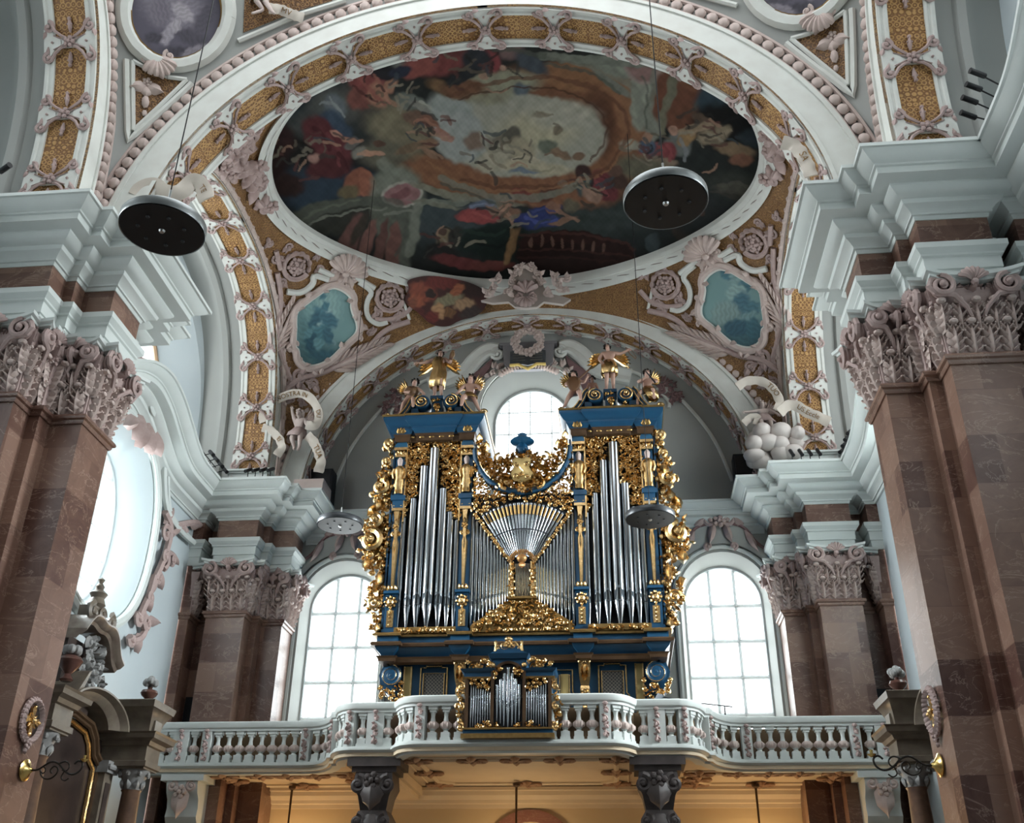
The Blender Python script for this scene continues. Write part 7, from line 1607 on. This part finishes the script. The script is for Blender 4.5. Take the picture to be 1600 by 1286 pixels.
for sx, sd in ((-1, 'left'), (1, 'right')):
    fr_ = thing('light_frame', 'thin black frame holding spotlights beside the %s plinth' % sd, 'frame', (sx*9.35, 25.9, 13.85))
    for zz in (14.45, 14.7):
        b = MB(); b.tube([(sx*9.35, 25.2, zz), (sx*9.35, 26.55, zz)], .015, 5); b.build('rail', BK, fr_)
    for y in (25.2, 25.65, 26.1, 26.55):
        b = MB(); b.tube([(sx*9.35, y, 13.8), (sx*9.35, y, 14.72)], .013, 5); b.build('upright', BK, fr_)
for i, (y, z) in enumerate(((12.85, 14.75), (13.1, 14.7), (13.36, 14.66), (13.55, 14.5))): spotlight((8.75, y, z-.12), ['topmost', 'second', 'third', 'lowest'][i]+' of four black spotlights on the cornice at the top right', -1.2, .15, .3, .05, 'spotlights at the top right', (9.2, y-.05, 14.3))
spotlight((-8.75, 13.55, 14.5), 'single black spotlight at the left edge above the cornice', 1.1, .1, .3, .055, None, (-9.1, 13.5, 14.2))
for (x, w, z0, z1, sd) in ((-6.42, .34, 13.85, 15.1, 'left'), (6.42, .3, 14.0, 15.15, 'right')):
    s = thing('loudspeaker', 'black loudspeaker box on the cornice at the foot of the back arch, %s' % sd, 'speaker', (x, 27.9, z0))
    b = MB(); b.box(x-w, x+w, 27.7, 28.2, z0, z1); b.build('cabinet', BLK, s); b = MB(); b.box(x-w*.86, x+w*.86, 27.68, 27.71, z0+.06, z1-.06); b.build('grille', BK, s)
# ------------------------------------------------------------------ gold crosses in wreaths and candle brackets on the near piers
for sx, sd in ((-1, 'left'), (1, 'right')):
    c0 = np.array([sx*6.98, 15.74, 4.98]); toP = lambda p, c0=c0, sx=sx: np.stack([c0[0]-sx*p[:, 2], c0[1]+sx*-p[:, 0], c0[2]+p[:, 1]], 1)
    c = thing('consecration_cross', 'gold cross in an oval pink wreath on the %s near pier' % sd, 'cross', tuple(c0))
    b = MB(); t_ = MB()
    for k in range(26):
        a = 2*PI*k/26; leaf(t_, .3*math.cos(a), .34*math.sin(a), a+PI/2+.5, .14, .06, .06, .02); t_.ball((.3*math.cos(a), .34*math.sin(a), .03), .04, 5, 3)
    flower(t_, 0, -.36, .09, .03); leaf(t_, 0, -.38, -PI/2, .14, .05, .05); b.join(t_, toP); b.build('wreath', PK, c)
    b = MB(); t_ = MB()
    for k in range(4):
        a = PI/2*k; t_.loft([[(math.cos(a)*r-math.sin(a)*w, math.sin(a)*r+math.cos(a)*w, zz) for r, w, zz in ((.03, -.02, .0), (.2, -.07, .0), (.2, .07, .0), (.03, .02, .0), (.03, .0, .05), (.19, .0, .05))[:4]], [(math.cos(a)*r-math.sin(a)*w, math.sin(a)*r+math.cos(a)*w, .04) for r, w in ((.03, -.015), (.19, -.06), (.19, .06), (.03, .015))]])
        leaf(t_, 0, 0, a+PI/4, .16, .03, .03, .02, 1, 4); t_.ball((math.cos(a)*.21, math.sin(a)*.21, .03), .035, 6, 4)
    t_.ball((0, 0, .05), .05, 8, 5); b.join(t_, toP); b.build('gilt_cross', GO, c)
    s = thing('candle_bracket', 'scrolled iron candle bracket with brass base on the %s near pier' % sd, 'sconce', (sx*6.98, 15.9, 4.25))
    X = lambda d: sx*(6.98-d)
    b = MB(); prof = [(.16, 0), (.17, .02), (.12, .04), (.1, .06), (.05, .09), (.03, .13)]
    ring = [[(X(h), 15.9+r*math.cos(a), 4.25+r*math.sin(a)) for a in np.arange(14)*2*PI/14] for r, h in prof]; b.loft(ring); b.build('brass_base', BRS, s)
    b = MB(); pt = lambda u, v: (X(u), 15.9, 4.25+v)
    b.tube(smooth_open([pt(.1, 0), pt(.22, .0), pt(.3, .06), pt(.42, .14), pt(.55, .1), pt(.66, -.02), pt(.8, -.08), pt(.92, -.02), pt(.95, .1), pt(.86, .15), pt(.8, .09)], 3), .016, 6)
    b.tube(smooth_open([pt(.26, 0), pt(.3, -.1), pt(.42, -.15), pt(.54, -.08), pt(.56, .02), pt(.48, .07), pt(.42, .0), pt(.46, -.05)], 3), .013, 6)
    b.tube(smooth_open([pt(.55, .1), pt(.66, .14), pt(.74, .06), pt(.7, -.02), pt(.62, .0)], 3), .012, 6); b.tube(smooth_open([pt(.3, .06), pt(.36, .0), pt(.32, -.06), pt(.27, -.02)], 3), .011, 6)
    b.tube(smooth_open([pt(.66, -.02), pt(.62, -.12), pt(.7, -.17), pt(.76, -.12)], 3), .011, 6); b.build('iron_scrolls', IR, s)
    b = MB(); b.lathe([(.02, .1), (.07, .14), (.02, .15), (.025, .2), (0, .2)], (X(.95), 15.9, 4.27), 10); b.build('candle_cup', BRS, s)
# ------------------------------------------------------------------ side altars
ALT = mat('grey_brown_altar_stone', (.20, .17, .13), .4, col2=(.12, .095, .075), nscale=4)
ALD = mat('dark_altar_marble', (.035, .028, .026), .3, col2=(.09, .065, .055), nscale=3)
ALC = mat('altar_column_marble', (.17, .10, .065), .3, col2=(.08, .05, .04), nscale=5)
CAPG = mat('grey_capital_stone', (.30, .30, .29), .5, col2=(.2, .2, .2), nscale=6)
URN = mat('brown_marble_urn', (.13, .06, .045), .2, col2=(.07, .035, .03), nscale=6)
DPIC = mat('dark_painting', (.016, .011, .011), .3, col2=(.05, .035, .03), nscale=2.2)
def altar(sx, sd):
    yc = 21.0; a = thing('side_altar', 'dark marble side altar with columns and urn on the %s below the gallery end' % sd, 'altar', (sx*9.1, yc, 0))
    X = lambda d: sx*d
    def bx(b, x0, x1, y0, y1, z0, z1): b.box(*sorted((sx*x0, sx*x1)), y0, y1, z0, z1)
    def part_(b, nm, mt, ang=38): return b.build(nm, mt, a, angle=ang)
    b = MB(); bx(b, 8.9, 9.66, yc-2.7, yc+2.7, 0, 1.7); bx(b, 9.25, 9.68, yc-2.5, yc+2.5, 1.7, 6.2); part_(b, 'back_body', ALD)
    for k in (-1, 1):
        y = yc+k*2.12; b = MB(); bx(b, 8.15, 8.95, y-.4, y+.4, 0, 1.7); part_(b, 'column_pedestal', ALT)
        b = MB(); b.lathe([(.3, 1.7), (.3, 1.8), (.24, 1.9), (.24, 3.5), (.2, 4.95), (.23, 5.0)], (X(8.55), y, 0), 18); part_(b, 'column', ALC)
        b = MB(); b.lathe([(.2, 5.0), (.22, 5.15), (.3, 5.32), (.34, 5.38), (.34, 5.42)], (X(8.55), y, 0), 12)
        for q in range(8):
            an = q*PI/4; t_ = MB(); leaf(t_, 0, 0, PI/2, .2, .08, .06, .0, 2, 5); R_ = .22
            b.join(t_, lambda p, an=an: np.stack([X(8.55)+(R_+p[:, 2])*math.cos(an)-p[:, 0]*math.sin(an), y+(R_+p[:, 2])*math.sin(an)+p[:, 0]*math.cos(an), 5.02+p[:, 1]], 1)); b.ball((X(8.55)+.32*math.cos(an), y+.32*math.sin(an), 5.33), .06, 6, 4)
        part_(b, 'column_capital', CAPG)
        # entablature block, flared pedestal and urn
        b = MB(); bx(b, 8.2, 9.3, y-.36, y+.36, 5.42, 5.9)
        pl = [(X(9.3), y-.36), (X(8.2), y-.36), (X(8.2), y+.36), (X(9.3), y+.36)]; pl = pl if sx < 0 else pl[::-1]
        pl = [(X(9.3), y+.36), (X(8.2), y+.36), (X(8.2), y-.36), (X(9.3), y-.36)] if sx < 0 else [(X(9.3), y-.36), (X(8.2), y-.36), (X(8.2), y+.36), (X(9.3), y+.36)]
        for prof in ([(0, 5.45), (.05, 5.47), (.05, 5.58), (0, 5.6)], [(0, 5.9), (.06, 5.92), (.1, 6.0), (.22, 6.05), (.24, 6.14), (.28, 6.18), (0, 6.2)]):
            q = MB(); q.sweep(pl[::-1], prof, cap=False); q.flip() if sx > 0 else None; b.join(q)
        part_(b, 'entablature', ALT, 30)
        if k > 0:
            b = MB(); b.loft([[(X(8.25-e*.5), y-.3-e, z), (X(8.25-e*.5), y+.3+e, z), (X(9.1), y+.3+e, z), (X(9.1), y-.3-e, z)] for z, e in ((6.2, 0.02), (6.3, .0), (6.5, .06), (6.72, .22), (6.74, .28), (6.8, .3), (6.88, .34), (6.9, .3))]); bx(b, 8.18, 8.3, y-.18, y+.18, 6.22, 6.5); part_(b, 'flared_pedestal', ALT)
            b = MB(); b.lathe([(.06, 6.9), (.12, 6.92), (.06, 6.99), (.17, 7.08), (.2, 7.14), (.17, 7.2), (.05, 7.24), (.06, 7.28)], (X(8.5), y-.1, 0), 16); u = part_(b, 'urn', URN)
            b = MB(); [b.ball((X(8.5)+.11*math.cos(q), y-.1+.11*math.sin(q), 7.36+.05*(q % 2)), .085, 7, 5) for q in range(7)]; b.ball((X(8.5), y-.1, 7.46), .09, 7, 5); b.build('urn_flame', CAPG, u)
    # inner bent pilasters
    for k in (-1, 1):
        b = MB(); bx(b, 8.95, 9.3, yc+k*1.72-.2, yc+k*1.72+.2, 1.7, 5.3); part_(b, 'pilaster', ALT); b = MB(); bx(b, 8.93, 9.0, yc+k*1.72-.1, yc+k*1.72+.1, 2.0, 5.1); part_(b, 'pilaster_panel', ALD)
        b = MB(); bx(b, 8.88, 9.3, yc+k*1.72-.26, yc+k*1.72+.26, 5.3, 5.55)
        for q in range(5): b.ball((X(8.86), yc+k*1.72-.2+q*.1, 5.42), .07, 6, 4)
        part_(b, 'pilaster_capital', CAPG)
    # painting in gilt frame with shouldered arch
    fo = [(yc-1.38, 1.9), (yc+1.38, 1.9), (yc+1.38, 5.0), (yc+1.36, 5.35), (yc+1.1, 5.5), (yc+.95, 5.8), (yc+.7, 6.0), (yc, 6.1), (yc-.7, 6.0), (yc-.95, 5.8), (yc-1.1, 5.5), (yc-1.36, 5.35), (yc-1.38, 5.0)]
    b = MB(); b.loft([[(X(9.22), y, z) for y, z in fo], [(X(9.26), y, z) for y, z in fo]]); part_(b, 'dark_painting', DPIC)
    b = MB(); P = [(X(9.18), y, z) for y, z in fo]; b.tube(P+[P[0]], .06, 8); part_(b, 'gilt_frame', GO)
    b = MB(); P = [(X(9.14), yc+(y-yc)*1.1, 3.5+(z-3.5)*1.05) for y, z in fo]; b.tube(P+[P[0]], .05, 6); P = [(X(9.1), yc+(y-yc)*1.16, 3.5+(z-3.5)*1.08) for y, z in fo]; b.tube(P+[P[0]], .06, 6); part_(b, 'brown_frame', BRN)
    # segmental pediment, upper stage
    A = np.linspace(.15, PI-.15, 20); b = MB()
    b.loft([[(X(x), yc+.1+r*1.25*math.cos(t), 6.05+r*.62*math.sin(t)) for r, x in ((.8, 9.3), (.8, 8.85), (.9, 8.75), (1.0, 8.7), (1.08, 8.55), (1.14, 8.55), (1.14, 9.4))] for t in A]); part_(b, 'segmental_pediment', ALT, 30)
    b = MB(); b.loft([[(X(8.6), y, z) for y, z in ((yc-1.9, 6.2), (yc-1.5, 6.25), (yc-1.0, 6.5), (yc-.7, 6.95), (yc-.6, 7.0), (yc-.9, 6.4), (yc-1.5, 6.12))], [(X(9.3), y, z) for y, z in ((yc-1.9, 6.2), (yc-1.5, 6.25), (yc-1.0, 6.5), (yc-.7, 6.95), (yc-.6, 7.0), (yc-.9, 6.4), (yc-1.5, 6.12))]]); part_(b, 'pediment_scroll', ALT)
    b = MB(); bx(b, 9.15, 9.66, yc-.85, yc+.6, 6.3, 7.7); part_(b, 'upper_body', ALD)
    b = MB(); P = smooth_open([(0, yc+.95, 7.35), (0, yc+.7, 7.5), (0, yc+.5, 7.85), (0, yc+.25, 8.0), (0, yc-.1, 7.95), (0, yc-.4, 8.05), (0, yc-.7, 8.0), (0, yc-1.0, 7.6)], 2)
    b.loft([[(X(8.9-d), p[1], p[2]+z) for d, z in ((-.5, 0), (0, 0), (.05, .06), (.12, .08), (.2, .16), (.2, .2), (-.5, .22))] for p in P]); part_(b, 'upper_cornice', mat('polished_brown_grey', (.24, .2, .16), .25, col2=(.15, .11, .09), nscale=5), 30)
    b = MB(); t_ = MB(); foliage(t_, [(yc-.5, 6.9), (yc+.6, 6.8), (yc+.5, 7.7), (yc-.4, 7.8)], .24, 5, .06, 0, .14); b.join(t_, lambda p: np.stack([X(9.05)-sx*p[:, 2]*-1*(-1), p[:, 0], p[:, 1]], 1)); part_(b, 'foliage_carving', CAPG)
    b = MB(); b.lathe([(.1, 6.6), (.14, 6.64), (.07, 6.75), (.2, 6.9), (.26, 7.02), (.2, 7.1), (.1, 7.14)], (X(8.75), yc-1.3, 0), 16); u = part_(b, 'urn', URN); b = MB(); [b.ball((X(8.75)+.12*math.cos(q), yc-1.3+.12*math.sin(q), 7.24), .1, 7, 5) for q in range(7)]; b.build('urn_flame', CAPG, u)
    b = MB(); bx(b, 8.95, 9.3, yc-.45, yc+.15, 8.1, 8.5); b.lathe([(.1, 8.5), (.2, 8.6), (.14, 8.75), (.2, 8.85), (.08, 8.95), (.1, 9.02), (.04, 9.1), (.08, 9.18), (.0, 9.24)], (X(9.1), yc-.1, 0), 10)
    t_ = MB(); scroll(t_, yc-.55, 8.3, .2, PI/2, 1, .08); scroll(t_, yc+.3, 8.3, .2, PI/2, -1, .08); scroll(t_, yc-.1, 8.35, .16, 0, 1, .06); b.join(t_, lambda p: np.stack([X(8.95)-sx*p[:, 2], p[:, 0], p[:, 1]], 1)); part_(b, 'top_ornament', ALT)
    return a
altar(-1, 'left'); altar(1, 'right')
# ------------------------------------------------------------------ rocaille round the big left window, scroll moulding, festoon
XW = -9.66
toW = lambda p: np.stack([XW+p[:, 2], p[:, 0], p[:, 1]], 1)
def WYZ(x, y): p = onX(x, y, XW); return (p[1], p[2])
roc = thing('stucco_ornament', 'pink rocaille stucco along the right rim of the big left window', 'ornament', (XW, 24.6, 11))
b = MB(); t_ = MB()
for pts in ([(252, 800), (262, 822), (258, 850), (248, 880), (236, 905)], [(236, 900), (228, 930), (218, 950), (212, 965)], [(206, 960), (216, 968), (222, 985), (212, 1000), (200, 1003), (196, 995)], [(225, 965), (224, 975)], [(268, 822), (285, 818), (300, 816), (308, 822)], [(262, 835), (275, 825), (285, 830)]):
    P = smooth_open([(*WYZ(*q), .1) for q in pts], 2); t_.tube(P, .1, 6)
for px, py, r in ((252, 835, .26), (250, 872, .3), (262, 875, .14), (226, 935, .16), (222, 975, .2), (210, 968, .18), (240, 905, .14), (280, 828, .14), (198, 1000, .16)):
    y, z = WYZ(px, py); scroll(t_, y, z, r, px, 1, .08, 1.2, .08)
for px, py, a in ((255, 820, 1.4), (246, 890, -1.3), (238, 900, -1.8), (230, 925, -1.5), (222, 950, -2.0), (214, 990, -1.7), (295, 818, .2), (262, 860, -.5), (228, 968, .1)):
    y, z = WYZ(px, py); leaf(t_, y, z, a, .55, .16, .14, .05)
b.join(t_, toW); b.build('scrollwork', PK, roc)
vm = thing('window_scroll', 'white scroll moulding ending in volutes above the big left window', 'ornament', (XW, 23.2, 13.8))
b = MB(); t_ = MB()
for pts, r in (([(296, 848), (280, 835), (262, 815), (252, 790), (249, 750), (250, 715), (256, 685), (264, 660), (262, 640), (250, 634)], .09), ([(292, 842), (272, 822), (258, 800), (255, 750), (256, 715), (266, 680)], .06), ([(196, 585), (215, 600), (232, 612), (240, 625)], .1)):
    P = smooth_open([(*WYZ(*q), .12) for q in pts], 2); t_.tube(P, r, 6)
y, z = WYZ(226, 630); scroll(t_, y, z, .36, PI*.3, -1, .1, 1.6, .2, 26); y, z = WYZ(247, 648); scroll(t_, y, z, .34, PI*.6, 1, .1, 1.6, .2, 26)
b.join(t_, toW); b.build('volutes', W_, vm)
b = MB(); t_ = MB()
for px, py, a, L_ in ((255, 620, .2, .8), (250, 628, -.3, .7), (245, 615, .8, .7), (215, 650, -1.8, .9), (225, 660, -1.3, .9), (232, 668, -1.0, .8), (205, 655, -2.4, .7), (200, 570, .6, .8), (190, 580, 1.3, .7), (222, 668, -2, .9)):
    y, z = WYZ(px, py); leaf(t_, y, z, a, L_, .24, .25, .08)
b.join(t_, toW); b.build('acanthus_leaves', PK, vm)
b = MB(); oo = [(y, z) for y, z in oval(21.85, 11.2, 2.3, 2.65)]; P = [(-9.68, y, z) for y, z in oo]; b.tube(P+[P[0]], .13, 8); P = [(-9.6, y, z) for y, z in oval(21.85, 11.2, 2.2, 2.55)]; b.tube(P+[P[0]], .06, 6); structure(b.build('trim_90', W_))
fe = MB(); t_ = MB(); P = [onX(px, py, -10.0) for px, py in ((318, 405), (325, 430), (329, 455), (331, 480), (331, 500), (333, 530), (333, 555))]; garland(t_, [(p[1], p[2]) for p in P], .14, 6, .1); fe.join(t_, lambda p: np.stack([-10.02+p[:, 2], p[:, 0], p[:, 1]], 1)); tag(fe.build('flower_festoon', PK), 'pink flower festoon hanging beside the upper left window', 'festoon')
# dark doorways on the gallery behind the side piers
for s in (-1, 1):
    d = MB(); d.box(*sorted((s*8.95, s*9.42)), 27.28, 27.33, 6.1, 8.05); structure(d.build('door_%d' % (3 if s > 0 else 2), BLK))
